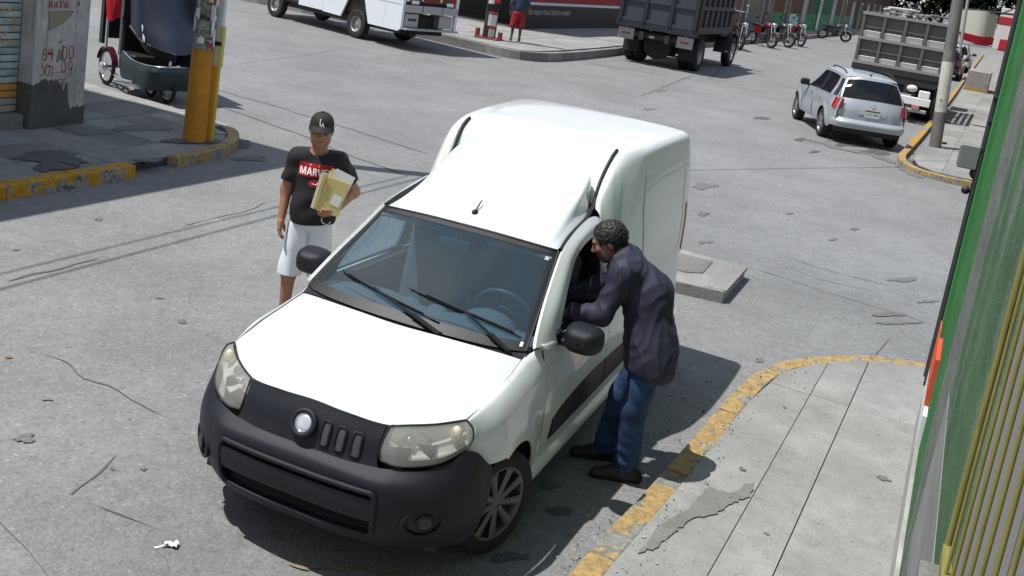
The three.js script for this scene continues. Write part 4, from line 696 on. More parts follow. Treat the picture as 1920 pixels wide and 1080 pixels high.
// ---------- green building on the right, close to the camera ----------
{
  const W0 = [0.0, -8.42], W1 = [0.3, 3];      // wall line [x, z]
  const ang = Math.atan2(W1[0] - W0[0], W1[1] - W0[1]), len = Math.hypot(W1[0] - W0[0], W1[1] - W0[1]);
  const b = thing('green_corner_house', 'green painted corner house wall with yellow window grille at right edge', 'building', [W0[0], 0, W0[1]], ang);
  // local: wall face at x = 0, z from 0 (corner) to len, thickness towards +x
  const gTex = tex(1024, 2048, (u, v) => {
    const f = fbm(u * 30, v * 60, 3, 0, 6), d = noise(u * 260, v * 520, 7, 0), q = 0.86 + (f - 0.5) * 0.3 + (d - 0.5) * 0.12;
    const m = fbm(u * 5, v * 3, 5, 0, 21) + (fbm(u * 70, v * 3, 3, 0, 5) - 0.5) * 0.42;   // flaking vertical streaks
    const top = u * 11.4;   // metres from the corner along the wall
    const k = sstep(0.3, 2.2, top) * 0.2;
    if (top < 2.3 + 0.25 * (f - 0.5)) return m > 0.72 ? [0.42 * q, 0.52 * q, 0.44 * q] : [0.1 * q, 0.46 * q, 0.17 * q];
    if (m + k > 0.62) return [0.46 * q, 0.47 * q, 0.46 * q];
    if (m + k > 0.55) return [0.36 * q, 0.45 * q, 0.38 * q];
    return [0.24 * q, 0.4 * q, 0.25 * q];
  });
  gTex.repeat.set(1 / 11.4, 1 / 6.5);
  M.greenWall = mat([0.95, 1, 0.95], 0.88, 0, { map: gTex, bumpMap: metres(concreteBump, 1.5), bumpScale: 0.006 });
  M.greenPaint = mat([0.035, 0.2, 0.05], 0.7);
  M.greenDark = mat([0.02, 0.1, 0.028], 0.75);
  const face = (y0, y1, z0, z1, t, x = 0) => planarUV(box(t, y1 - y0, z1 - z0, x + t / 2, (y0 + y1) / 2, (z0 + z1) / 2), (X, Y, Z) => [Z, Y]);
  part(b, 'wall', face(0.4, 6.5, 0.28, len, 0.3), M.greenWall);
  part(b, 'corner_pilaster', box(0.33, 6.3, 0.28, 0.145, 3.35, 0.14, 0.01), M.greenPaint);
  part(b, 'side_wall', box(9, 6.5, 0.3, 4.82, 3.25, 0.2), M.greenPaint);
  part(b, 'roof', box(9.4, 0.2, len, 4.9, 6.6, len / 2), M.concreteD);
  part(b, 'plinth', boxUV(box(0.34, 0.42, len, 0.145, 0.2, len / 2, 0.012)), mat([0.75, 0.75, 0.74], 0.85, 0, { map: metres(concreteMap, 1.7) }));
  part(b, 'red_paint_band', box(0.34, 0.32, 1.1, 0.142, 0.8, 0.55), mat([0.55, 0.07, 0.02], 0.7));
  part(b, 'pale_paint_band', box(0.338, 0.24, 1.3, 0.1435, 0.52, 0.65), mat([0.6, 0.62, 0.64], 0.75));
  part(b, 'white_band', box(0.306, 0.7, 4.4, 0.15, 1.15, 5.6), mat([0.5, 0.52, 0.53], 0.85, 0, { map: metres(concreteMap, 1.7) }));
  part(b, 'green_rib', box(0.05, 5, 0.03, 0, 3.2, 0.55), M.greenPaint);
  // drain pipe with brackets
  const P = new THREE.Group(); P.name = 'drain_pipe'; b.add(P);
  part(P, 'pipe', [bar([-0.032, 0.5, 0.03], [-0.032, 6.4, 0.03], 0.022), bar([-0.03, 0.45, 0.09], [-0.03, 2.2, 0.09], 0.012)], mat([0.03, 0.031, 0.035], 0.5));
  for (const y of [0.8, 2.05, 2.6, 3.4]) part(P, 'bracket', box(0.1, 0.03, 0.07, 0.0, y, 0.03, 0.008), M.black);
  part(P, 'junction', [ball(0.045, -0.04, 2.05, 0.03), ball(0.03, -0.08, 1.92, 0.04), bar([-0.035, 2.42, 0.03], [0.06, 2.5, 0.16], 0.022)], M.black);
  const B = new THREE.Group(); B.name = 'meter_box'; b.add(B);
  part(B, 'case', box(0.13, 0.17, 0.12, -0.11, 2.16, 0.02, 0.01), mat([0.2, 0.21, 0.21], 0.5, 0.3));
  part(B, 'lid', box(0.01, 0.14, 0.1, -0.178, 2.16, 0.02, 0.004), mat([0.25, 0.26, 0.26], 0.5, 0.3));
  // yellow window grille
  const G = new THREE.Group(); G.name = 'window_grille'; b.add(G);
  const ym = mat([0.3, 0.285, 0.1], 0.6, 0, { map: metres(wallTex(0.95, 0.93, 0.8, 0.75, 0.4), 0.6) });
  part(b, 'window_recess', box(0.02, 1.35, 1.1, -0.004, 2.55, 6.45), mat([0.2, 0.2, 0.19], 0.8));
  for (let k = 0; k < 7; k++) part(G, 'bar', bar([-0.03, 1.9, 5.95 + k * 0.16], [-0.03, 3.2, 5.95 + k * 0.16], 0.0042), ym);
  part(G, 'bottom_rail', beam([-0.03, 1.9, 5.8], [-0.03, 1.9, 7.05], 0.02, 0.035), ym);
  part(G, 'top_rail', beam([-0.03, 3.2, 5.8], [-0.03, 3.2, 7.05], 0.02, 0.035), ym);
  part(G, 'edge_bar', bar([-0.03, 1.86, 5.8], [-0.03, 3.24, 5.8], 0.008), ym);
  part(b, 'window_sill', boxUV(box(0.1, 0.08, 1.4, -0.03, 1.8, 6.45, 0.01)), M.concreteD);
  part(b, 'eave', boxUV(box(0.5, 0.12, len, -0.1, 6.55, len / 2)), M.concreteD);
}

// ---------- far right block ----------
const pavFR = structure('pavement_far_right');
{
  kerb(pavFR, [[1.5, -22.7], [0.2, -22.55], [-0.45, -22.4], [-0.95, -22.55], [-1.3, -23.1], [-1.48, -24], [-1.5, -25.5], [-1.5, -30], [-1.62, -45], [-1.9, -70], [-2.3, -110]], 0.15, KH, 0.85, [M.kerbDeep, M.kerbPale, M.kerbPale]);
  slabs(pavFR, [[1.5, -22.85], [0.2, -22.7], [-0.43, -22.55], [-0.85, -22.68], [-1.17, -23.15], [-1.33, -24], [-1.35, -30], [-1.47, -45], [-1.75, -70], [-2.15, -110], [6, -110], [6, -22.9]], [-3, -0.7, 0.1, 6], [-110, -90, -74, -62, -54, -48, -44, -40, -36.5, -33, -30, -27.2, -24.6, -22], KH, [M.concrete, M.concreteB, M.concreteC]);
}
{
  const facadeR = (name, label, z0, z1, h, m, x) => {
    const t = thing(name, label, 'building', [x, 0, z0]); const L = z0 - z1;
    part(t, 'wall', boxUV(box(6, h, L, 3, h / 2 + 0.05, -L / 2)), m);
    part(t, 'parapet', box(6.1, 0.25, L - 0.02, 3, h + 0.17, -L / 2), M.concreteD);
    for (let k = 0; k < 3; k++) { const d = new THREE.Group(); d.name = 'door'; t.add(d); const z = -L * (k + 0.5) / 3; part(d, 'leaf', box(0.06, 2.3, 1.4, -0.012, 1.27, z), M.black); part(d, 'frame', [box(0.1, 2.4, 0.1, -0.02, 1.3, z - 0.75), box(0.1, 2.4, 0.1, -0.02, 1.3, z + 0.75), box(0.1, 0.1, 1.6, -0.02, 2.5, z)], M.steel); }
    return t;
  };
  facadeR('corner_house', 'pale rendered shop house on the far right corner past the crossing', -23.9, -38, 4.2, mat([0.55, 0.54, 0.5], 0.9, 0, { map: metres(concreteMap, 3) }), 0.25);
  facadeR('brick_red_house', 'red fronted shop house along the far right pavement', -38.1, -58, 4.6, mat([0.4, 0.07, 0.05], 0.85, 0, { map: metres(concreteMap, 3) }), 0.15);
  facadeR('cream_house', 'cream rendered house at the far end of the right pavement', -58.1, -110, 4, mat([0.5, 0.48, 0.42], 0.9, 0, { map: metres(concreteMap, 3) }), -0.1);
  // hanging red and white shop sign
  const s = thing('hanging_shop_sign', 'cream box sign with red lower band projecting over the far pavement', 'shop sign', [-0.1, 0, -34]);
  part(s, 'panel', sheet(net([[[-1.5, 3.3, 0.3], [-0.8, 3.36, 0.3], [-0.5, 3.3, -0.2]], [[-1.52, 2.72, 0.32], [-0.78, 2.66, 0.32], [-0.48, 2.7, -0.2]]]), 4, 8, 0.12), mat([0.55, 0.53, 0.47], 0.7));
  part(s, 'red_band', sheet(net([[[-1.38, 2.7, 0.34], [-0.76, 2.645, 0.34], [-0.46, 2.68, -0.2]], [[-1.3, 2.5, 0.3], [-0.74, 2.42, 0.3], [-0.46, 2.46, -0.2]]]), 4, 8, 0.12), mat([0.5, 0.012, 0.025], 0.6));
  part(s, 'bracket', [bar([-1.4, 3.34, 0.2], [0.36, 3.4, 0.2], 0.03), bar([-0.5, 3.3, 0.2], [0.36, 3.9, 0.2], 0.02)], M.black);
  const s2 = thing('flat_shop_sign', 'white flat sign with red letters band fixed behind the hanging sign', 'shop sign', [-0.3, 0, -44]);
  part(s2, 'panel', box(1.0, 1.5, 0.1, 0.1, 2.9, 0, 0.02), mat([0.7, 0.7, 0.68], 0.6));
  part(s2, 'red_stripe', box(1.01, 0.3, 0.12, 0.1, 3.2, 0, 0.02), mat([0.42, 0.03, 0.04], 0.6));
  part(s2, 'red_patch', box(0.5, 0.45, 0.12, 0.0, 2.35, 0, 0.08), mat([0.5, 0.02, 0.03], 0.6));
  part(s2, 'post', bar([0.45, 0.12, 0], [0.45, 2.3, 0], 0.04), M.steel);
  const pl = thing('low_concrete_planter', 'low concrete block with yellow edge on the far pavement', 'planter', [-1.05, KH, -52]);
  part(pl, 'body', boxUV(box(0.9, 0.85, 2.4, 0, 0.42, 0, 0.02)), M.concrete);
  part(pl, 'yellow_edge', box(0.94, 0.12, 0.1, 0, 0.05, 1.24), M.kerbDeep);
}

// ---------- cafe corner beyond the crossing ----------
const pavC = structure('pavement_cafe_corner');
{
  const edge = [[-40, -30.2], [-20, -29.9], [-16, -29.45], [-14.2, -29], [-13.1, -28.75], [-12.55, -29], [-12.3, -29.7], [-12.22, -31], [-12.3, -34], [-12.6, -40], [-12.7, -52], [-12.9, -70], [-13.3, -90], [-14, -150]];
  kerb(pavC, edge, -0.2, 0.26, 0.95, [M.concreteD, M.concreteC, M.concreteD]);
  slabs(pavC, [[-40, -30.4], [-20, -30.1], [-16.1, -29.66], [-14.25, -29.2], [-13.15, -28.96], [-12.73, -29.12], [-12.5, -29.75], [-12.42, -31], [-12.5, -34], [-12.8, -40], [-12.9, -52], [-13.1, -70], [-13.5, -90], [-14.2, -150], [-40, -150]], [-40, -22, -18, -16, -14.4, -12], [-150, -110, -90, -75, -64, -55, -48, -43, -39, -36.5, -34, -31.8, -29.8, -28], 0.25, [M.concrete, M.concreteB, M.concreteB]);
}
{
  const b = thing('cafe_building', 'corner cafe with red wall, white stripe and black lettered base', 'building', [-16.3, 0.25, -36.9]);
  const L = 16;
  part(b, 'wall', boxUV(box(0.4, 4.2, L, -0.2, 3.1, -L / 2)), mat([0.28, 0.012, 0.02], 0.7));
  part(b, 'black_base', box(0.42, 0.9, L, -0.2, 0.45, -L / 2), mat([0.012, 0.013, 0.016], 0.6));
  part(b, 'white_stripe', box(0.44, 0.1, L, -0.2, 0.955, -L / 2), mat([0.6, 0.66, 0.72], 0.6));
  const txt = canvasTex(2048, 256, (c, w, h) => { c.clearRect(0, 0, w, h); c.fillStyle = 'rgb(205,205,205)'; c.font = 'italic 150px serif'; c.fillText('Un mejor Gran Café de verdad?', 30, 160, 1980); });
  part(b, 'lettering', new THREE.PlaneGeometry(4.4, 0.42).rotateY(Math.PI / 2).translate(0.0135, 0.6, -2.6), new THREE.MeshStandardMaterial({ map: txt, transparent: true, roughness: 0.7 }));
  part(b, 'corner_post', box(0.3, 5, 0.3, -0.18, 2.5, 0.16), mat([0.02, 0.02, 0.024], 0.6));
  part(b, 'door_head', box(9, 2.3, 0.4, -4.9, 4, 0.1), mat([0.28, 0.012, 0.02], 0.7));
  part(b, 'inner_wall', box(9, 3, 0.2, -4.9, 1.5, -3), M.black);
  part(b, 'floor', box(9, 0.02, 3.2, -4.9, 0.012, -1.5), mat([0.05, 0.05, 0.05], 0.8));
  part(b, 'ceiling', box(9, 0.1, 3.2, -4.9, 2.9, -1.45), M.black);
  part(b, 'roof', box(10, 0.2, L, -5, 5.3, -L / 2), M.concreteD);
  const pst = thing('poster_wrapped_post', 'post plastered with red, black and white posters on the cafe corner', 'post', [-14.55, 0.25, -30.6]);
  part(pst, 'shaft', cyl(0.21, 0.19, 5.2, 0, 2.6, 0, 'y', 14), mat([0.1, 0.09, 0.085], 0.85, 0, { map: metres(wallTex(0.6, 0.58, 0.56, 0.55, 0.3), 1) }));
  const strip = (y, h, a, w, m) => part(pst, 'poster', new THREE.CylinderGeometry(0.216, 0.216, h, 10, 1, true, a, w).translate(0, y, 0), m);
  strip(0.62, 0.4, 0.0, 1.4, mat([0.55, 0.54, 0.52], 0.8)); strip(0.82, 0.1, 0, 1.4, mat([0.45, 0.04, 0.03], 0.8)); strip(1.35, 0.5, -0.4, 0.9, mat([0.6, 0.58, 0.55], 0.8)); strip(1.2, 0.12, -0.4, 2.0, mat([0.5, 0.05, 0.03], 0.8)); strip(0.2, 0.25, 0.3, 1.0, mat([0.45, 0.45, 0.46], 0.8)); strip(0.36, 0.08, 0.3, 1.0, mat([0.5, 0.06, 0.03], 0.8)); strip(1.0, 0.2, -0.6, 2.6, M.black);
  part(pst, 'base', [box(0.8, 0.05, 0.5, 0, 0.025, 0, 0.02), box(0.12, 0.3, 0.12, -0.36, 0.15, 0.1, 0.02), box(0.12, 0.26, 0.12, 0.36, 0.13, -0.05, 0.02)], mat([0.22, 0.03, 0.03], 0.8));
}
// ---------- house fronts along the far street ----------
{
  const fr = [
    ['crimson_house', 'dark crimson shop front far down the street', -55, -64.5, 4.6, [0.16, 0.014, 0.018], null],
    ['pink_house', 'narrow pink plastered house front far down the street', -64.6, -67.4, 4.8, [0.5, 0.17, 0.16], null],
    ['beige_house', 'beige house front with dark doorway far down the street', -67.5, -75.5, 4.3, [0.4, 0.34, 0.24], [0.12, 0.12, 0.12]],
    ['brick_and_green_house', 'brick red house front with green painted base', -75.6, -89.5, 4.5, [0.26, 0.085, 0.06], [0.025, 0.2, 0.075]],
    ['green_door_house', 'green house front with a white panelled door', -89.6, -104, 4.4, [0.035, 0.22, 0.085], [0.025, 0.2, 0.08]],
    ['grey_house', 'grey and red house front at the far end of the street', -104.1, -116, 4.2, [0.2, 0.05, 0.05], [0.05, 0.16, 0.08]],
    ['dark_red_house', 'deep red house front furthest down the street', -116.1, -150, 4.6, [0.13, 0.02, 0.02], null],
  ];
  for (const [n, l, z0, z1, h, c, base] of fr) {
    const t = thing(n, l, 'building', [-15, 0.25, z0], 0, 'house fronts along the far street'); const L = z0 - z1;
    part(t, 'wall', boxUV(box(8, h, L, -4, h / 2, -L / 2)), mat(c, 0.85, 0, { map: metres(concreteMap, 3) }));
    part(t, 'roof_slab', box(8.2, 0.2, L - 0.02, -4, h + 0.1, -L / 2), M.concreteD);
    if (base) part(t, 'painted_base', box(0.05, 1.25, L - 0.02, 0.026, 0.64, -L / 2), mat(base, 0.8));
    const nd = Math.max(1, Math.round(L / 6));
    for (let k = 0; k < nd; k++) {
      const z = -L * (k + 0.6) / nd, white = n === 'green_door_house' && k === 0;
      const d = new THREE.Group(); d.name = 'door'; t.add(d);
      part(d, 'frame', [box(0.14, 2.6, 0.14, 0.06, 1.3, z - 0.75), box(0.14, 2.6, 0.14, 0.06, 1.3, z + 0.75), box(0.14, 0.14, 1.64, 0.06, 2.66, z)], white ? mat([0.03, 0.2, 0.08], 0.7) : M.steel);
      part(d, 'leaf', box(0.06, 2.5, 1.36, 0.065, 1.27, z), white ? mat([0.62, 0.62, 0.64], 0.6) : k % 2 ? mat([0.3, 0.3, 0.31], 0.6) : M.black);
      if (white) part(d, 'window', box(0.02, 1.0, 0.5, 0.11, 1.9, z), M.darkGlass);
    }
  }
  const fp = thing('utility_post', 'thin dark utility post beside the far kerb', 'post', [-13.4, 0.2, -96]);
  part(fp, 'shaft', cyl(0.13, 0.1, 7, 0, 3.5, 0, 'y', 12), mat([0.09, 0.085, 0.08], 0.9));
  part(fp, 'crossarm', box(1.4, 0.1, 0.1, 0, 6.4, 0), mat([0.09, 0.085, 0.08], 0.9));
}
// ---------- poles and overhead cables ----------
{
  const lean = -0.0;
  const p = thing('yellow_based_pole', 'concrete street pole with thick yellow painted base and torn posters, on left corner', 'pole', [-8.98, KH - 0.01, -10.68], 0.35);
  const oct = (r, y0, y1, r1 = r) => new THREE.CylinderGeometry(r1, r, y1 - y0, 8, 1).rotateY(0.4).translate(0, (y0 + y1) / 2, 0);
  const yTex = metres(wallTex(0.78, 0.52, 0.07, 0.72, 0.35), 1.4);
  part(p, 'yellow_base', boxUV(oct(0.15, 0, 1.2, 0.137)), mat([1, 1, 1], 0.6, 0, { map: yTex }));
  part(p, 'shaft', boxUV(oct(0.133, 1.2, 7.2, 0.11)), mat([0.55, 0.54, 0.52], 0.9, 0, { map: metres(wornPaint(0.78, 0.78, 0.79, 0.5, 0.28), 0.8) }));
  seed(5);
  const pal = [[0.62, 0.62, 0.63], [0.42, 0.41, 0.4], [0.5, 0.46, 0.25], [0.25, 0.04, 0.04], [0.6, 0.6, 0.6], [0.12, 0.12, 0.12], [0.55, 0.55, 0.56]];
  for (let k = 0; k < 22; k++) {
    const y = 1.22 + rnd() * 0.75, a = rr(-1.6, 1.9), w = rr(0.2, 0.6), h = rr(0.06, 0.22), c = pal[Math.floor(rnd() * pal.length)], sd = k * 3.3;
    const g = sheet((u, v) => { const rag = 0.55 + 0.75 * noise(u * 5 + sd, 3.1), t = a + w * (u - 0.5), r = 0.14 + k * 0.0004; return [Math.sin(t) * r, y + h * (v - 0.5) * rag + (noise(u * 4, sd) - 0.5) * 0.04, Math.cos(t) * r]; }, 10, 3);
    part(p, 'torn_poster', g, mat(c, 0.85));
  }
  const q = thing('yellow_conduit', 'thin square conduit painted yellow below, tight behind the yellow based pole', 'conduit', [-8.9, KH - 0.01, -10.87], 0.35);
  part(q, 'yellow_base', boxUV(box(0.09, 1.0, 0.09, 0, 0.5, 0, 0.008)), mat([0.55, 0.3, 0.02], 0.7));
  part(q, 'upper_tube', box(0.085, 6, 0.085, 0, 3.95, 0, 0.006), mat([0.6, 0.61, 0.62], 0.6));
  part(q, 'yellow_label', box(0.05, 0.52, 0.092, 0.04, 1.24, 0.004), mat([0.5, 0.48, 0.12], 0.7));
  part(q, 'black_band', box(0.11, 0.05, 0.11, 0, 1.28, 0), M.black);
  const r = thing('concrete_street_pole', 'tall grey concrete street pole with whitewashed band, on far right pavement', 'pole', [-1.1, KH - 0.01, -26.9]);
  r.rotation.z = 0.075;
  part(r, 'shaft', boxUV(cyl(0.135, 0.115, 8, 0, 4, 0, 'y', 18)), mat([0.42, 0.41, 0.39], 0.9, 0, { map: metres(concreteMap, 1.3) }));
  part(r, 'whitewash_band', boxUV(cyl(0.1345, 0.1325, 1.15, 0, 1.4, 0, 'y', 18, true)), mat([0.8, 0.8, 0.78], 0.85, 0, { map: metres(wallTex(0.97, 0.96, 0.93, 0.68, 0.55), 1.1) }));
  part(r, 'bracket', [box(0.12, 0.05, 0.1, 0.18, 0.62, 0, 0.01), box(0.1, 0.05, 0.08, 0.19, 0.12, 0, 0.01)], M.black);
  part(r, 'side_tube', bar([0.2, 2.2, 0.02], [0.2, 7.6, 0.02], 0.035), mat([0.35, 0.34, 0.32], 0.8));
  const cable = (a, b, sag, rad, label) => { const t = thing('overhead_cable', label, 'cable', [0, 0, 0], 0, 'overhead street cables'); part(t, 'cable', tube(Array.from({ length: 9 }, (_, i) => { const s = i / 8; return [lerp(a[0], b[0], s), lerp(a[1], b[1], s) - sag * 4 * s * (1 - s), lerp(a[2], b[2], s)]; }), rad, 6, false, 40), M.black); };
  cable([-8.85, 6.5, -10.7], [-8.3, 6.4, 12], 0.25, 0.016, 'upper black cable running from the yellow based pole towards the viewer');
  cable([-8.9, 6.2, -10.7], [-8.6, 5.9, 12], 0.3, 0.013, 'lower black cable running from the yellow based pole towards the viewer');
  cable([-8.9, 6.6, -10.7], [-1.2, 7.2, -26.9], 0.5, 0.016, 'black cable spanning the crossing between the two street poles');
}
// ---------- trees beyond the far trucks ----------
function leafCrown(n, rx, ry, rz, sd, size) {
  seed(sd); const P = [], N = [], cl = Array.from({ length: 26 }, () => { const u = rnd() * 2 - 1, a = rnd() * 6.283, r = Math.cbrt(rnd()) * 0.85, s = Math.sqrt(1 - u * u); return [Math.cos(a) * s * r * rx, u * r * ry, Math.sin(a) * s * r * rz, rr(0.25, 0.5)]; });
  for (let i = 0; i < n; i++) {
    const c = cl[Math.floor(rnd() * cl.length)], u = rnd() * 2 - 1, a = rnd() * 6.283, s = Math.sqrt(1 - u * u), r = c[3] * (0.5 + 0.5 * rnd()) * rx * 0.8, p = new THREE.Vector3(c[0] + Math.cos(a) * s * r, c[1] + u * r * 0.85, c[2] + Math.sin(a) * s * r);
    const d = new THREE.Vector3(rnd() - 0.5, rnd() - 0.3, rnd() - 0.5).normalize(), t = new THREE.Vector3(rnd() - 0.5, rnd() - 0.5, rnd() - 0.5).cross(d).normalize(), b = t.clone().cross(d), z = size * rr(0.6, 1.3);
    const A = p.clone().addScaledVector(t, z), B = p.clone().addScaledVector(b, z * 0.5), C = p.clone().addScaledVector(t, -z), D = p.clone().addScaledVector(b, -z * 0.5);
    for (const v of [A, B, C, A, C, D]) { P.push(v.x, v.y, v.z); N.push(d.x, d.y, d.z); }
  }
  const g = new THREE.BufferGeometry(); g.setAttribute('position', new THREE.Float32BufferAttribute(P, 3)); g.setAttribute('normal', new THREE.Float32BufferAttribute(N, 3)); return clean(g);
}
{
  const spots = [[-13, -150, 4.2, 'leafy dark green tree at the far street end, left of the row'], [-8.5, -140, 3.8, 'yellowish green tree at the far street end above the flatbed'], [-4.2, -150, 4.4, 'tall green tree at the far street end behind the street pole'], [1.2, -135, 4, 'green tree at the far street end beside the shop signs']];
  spots.forEach(([x, z, r, l], i) => {
    const t = thing('street_tree', l, 'tree', [x, 0, z], 0, 'trees at the far end of the street');
    part(t, 'trunk', [bar([0, -0.1, 0], [0.2, 2.6, 0], 0.28, 0.2), bar([0.2, 2.5, 0], [1.1, 4.2, 0.3], 0.16, 0.08), bar([0.2, 2.5, 0], [-0.9, 4.4, -0.4], 0.16, 0.08)], mat([0.09, 0.07, 0.05], 0.95));
    part(t, 'crown', leafCrown(2600, r, r * 0.75, r, 90 + i, 0.24).translate(0, 4.6, 0), mat(i === 1 ? [0.11, 0.13, 0.03] : [0.05, 0.095, 0.03], 0.8));
  });
}

// ---------- silver estate car ----------
function buildCar(t, paint, o = {}) {
  const P = (n, g, m, par = t) => part(par, n, g, m), both = (n, g, m) => [g].flat().flatMap((q) => [P(n, q, m), P(n, mir(q), m)]);
  const AF = [1.42, 0.325], AR = [-1.2, 0.325], R = 0.375;
  const prof = [[0.28, 0.8], [0.4, 0.835], [0.6, 0.86], [0.8, 0.85], [0.98, 0.8]];
  const sx = (z, y) => { let s = interp(prof, y); s -= 0.2 * sstep(1.55, 2.15, z) + 0.12 * sstep(-1.55, -2.1, z); for (const [c, cy] of [AF, AR]) { const d = Math.hypot(z - c, y - cy); s += 0.03 * (1 - sstep(R + 0.02, R + 0.13, d)); } return s; };
  const low = (z) => { let y = 0.3 + 0.08 * sstep(1.75, 2.1, z) + 0.12 * sstep(-1.6, -1.9, z); for (const [c, cy] of [AF, AR]) { const d = R * R - (z - c) ** 2; if (d > 0) y = Math.max(y, cy + Math.sqrt(d)); } return y; };
  const belt = (z) => interp([[-2, 1.02], [-1, 1.0], [0.9, 0.95], [1.5, 0.88], [2.1, 0.72]], z);
  both('body_side', sidePanel(-1.98, 2.08, 110, low, belt, 14, sx), paint);
  both('wheel_arch', [AF, AR].map(([c, cy]) => sheet((u, v) => { const a = u * Math.PI; return [lerp(0.4, 0.83, v), cy + Math.sin(a) * (R + 0.01), c + Math.cos(a) * (R + 0.01)]; }, 20, 2)), M.black);
  const beltP = (z) => [sx(z, belt(z)) - 0.012, belt(z), z];
  P('bonnet', sheet(net([[[0, 1.0, 1.02], [0.35, 0.995, 1.0], [0.72, 0.955, 0.9]], [[0, 0.96, 1.5], [0.35, 0.95, 1.48], [0.7, 0.89, 1.42]], [[0, 0.88, 1.95], [0.35, 0.865, 1.9], [0.64, 0.79, 1.8]], [[0, 0.72, 2.16], [0.32, 0.71, 2.13], [0.58, 0.68, 2.02]]].map(full)), 20, 24, 0.012), paint);
  P('front_bumper', sheet(net([[[0, 0.74, 2.17], [0.35, 0.73, 2.13], [0.6, 0.7, 2.0], [0.66, 0.68, 1.86]], [[0, 0.5, 2.24], [0.4, 0.5, 2.19], [0.66, 0.5, 2.04], [0.76, 0.5, 1.84]], [[0, 0.28, 2.16], [0.4, 0.28, 2.1], [0.62, 0.3, 1.98], [0.72, 0.32, 1.86]]].map(full)), 12, 24, 0.01), paint);
  // roof and glass
  const roof = net([[[0, 1.49, 0.42], [0.3, 1.485, 0.4], [0.52, 1.46, 0.34], [0.575, 1.435, 0.3]], [[0, 1.545, 0.05], [0.3, 1.54, 0.03], [0.54, 1.515, 0], [0.595, 1.485, -0.02]], [[0, 1.555, -0.7], [0.3, 1.55, -0.7], [0.54, 1.525, -0.7], [0.6, 1.49, -0.7]], [[0, 1.52, -1.4], [0.3, 1.515, -1.4], [0.53, 1.49, -1.36], [0.585, 1.455, -1.3]], [[0, 1.49, -1.62], [0.3, 1.485, -1.6], [0.51, 1.46, -1.54], [0.565, 1.43, -1.48]]].map(full));
  P('roof', sheet(roof, 24, 24, -0.012), paint);
  const edge = [[0.575, 1.43, 0.3], [0.595, 1.48, -0.02], [0.6, 1.488, -0.7], [0.583, 1.45, -1.3], [0.56, 1.42, -1.5]], bl = [0.86, 0.2, -0.75, -1.5, -1.82].map(beltP);
  const sideG = net([bl, edge.map((p, i) => [lerp(p[0], bl[i][0], 0.42), lerp(p[1], bl[i][1], 0.5), lerp(p[2], bl[i][2], 0.5)]), edge]);
  both('side_windows', sheet(sideG, 8, 40), M.darkGlass);
  const pillar = (v0, v1, w0, w1, m, name) => both(name, sheet((u, v) => { const p = sideG(u, lerp(lerp(v0, w0, u), lerp(v1, w1, u), v)); return [p[0] + 0.008, p[1], p[2]]; }, 8, 4), m);
  pillar(-0.0, 0.06, 0, 0.1, paint, 'front_pillar'); pillar(0.39, 0.43, 0.36, 0.4, M.black, 'middle_pillar'); pillar(0.68, 0.76, 0.69, 0.77, paint, 'rear_pillar'); pillar(0.95, 1, 0.96, 1, paint, 'tail_pillar');
  both('roof_frame', sheet((u, v) => { const p = sideG(lerp(0.9, 1, u), v); return [p[0] + 0.009, p[1], p[2]]; }, 2, 40), paint);
  P('windscreen', sheet(net([[[0, 0.99, 1.05], [0.4, 0.985, 1.02], [0.72, 0.95, 0.88]], [[0, 1.28, 0.72], [0.36, 1.27, 0.69], [0.63, 1.22, 0.56]], [[0, 1.49, 0.42], [0.3, 1.485, 0.4], [0.57, 1.435, 0.3]]].map(full)), 10, 20), M.darkGlass);
  const tg = net([[[0, 1.485, -1.625], [0.3, 1.48, -1.605], [0.55, 1.43, -1.5]], [[0, 1.25, -1.8], [0.36, 1.245, -1.78], [0.64, 1.22, -1.66]], [[0, 1.02, -1.92], [0.4, 1.015, -1.9], [0.7, 1.0, -1.8]], [[0, 0.8, -2.0], [0.42, 0.8, -1.98], [0.72, 0.8, -1.88]], [[0, 0.58, -2.02], [0.42, 0.58, -2.0], [0.7, 0.58, -1.9]]].map(full));
  const gate = new THREE.Group(); gate.name = 'tailgate'; t.add(gate);
  part(gate, 'panel', sheet((u, v) => tg(lerp(0.46, 1, u), v), 12, 24, -0.01), paint);
  part(gate, 'rear_window', sheet((u, v) => { const p = tg(lerp(0.05, 0.49, u), lerp(0.03, 0.97, v)); return [p[0], p[1] + 0.004, p[2] - 0.006]; }, 10, 24), M.darkGlass);
  part(gate, 'window_surround', sheet((u, v) => tg(lerp(0, 0.47, u), v), 10, 24), paint);
  part(gate, 'plate_recess', sheet((u, v) => { const p = tg(lerp(0.66, 0.86, u), lerp(0.32, 0.68, v)); return [p[0], p[1], p[2] + 0.0 - 0.012]; }, 4, 8), mat([0.34, 0.36, 0.38], 0.5));
  const plate = canvasTex(256, 128, (c, w, h) => { c.fillStyle = 'rgb(205,208,205)'; c.fillRect(0, 0, w, h); c.fillStyle = 'rgb(70,74,76)'; c.font = 'bold 58px sans-serif'; c.fillText(o.plate ?? '', 22, 92, 212); c.fillRect(0, 0, w, 26); });
  part(gate, 'number_plate', new THREE.BoxGeometry(0.32, 0.16, 0.01).translate(0, 0.74, -2.034), new THREE.MeshStandardMaterial({ map: plate, roughness: 0.5 }));
  part(gate, 'badge', new THREE.TorusGeometry(0.04, 0.009, 8, 16).scale(1, 1.2, 1).translate(0, 0.92, -1.992), M.chrome);
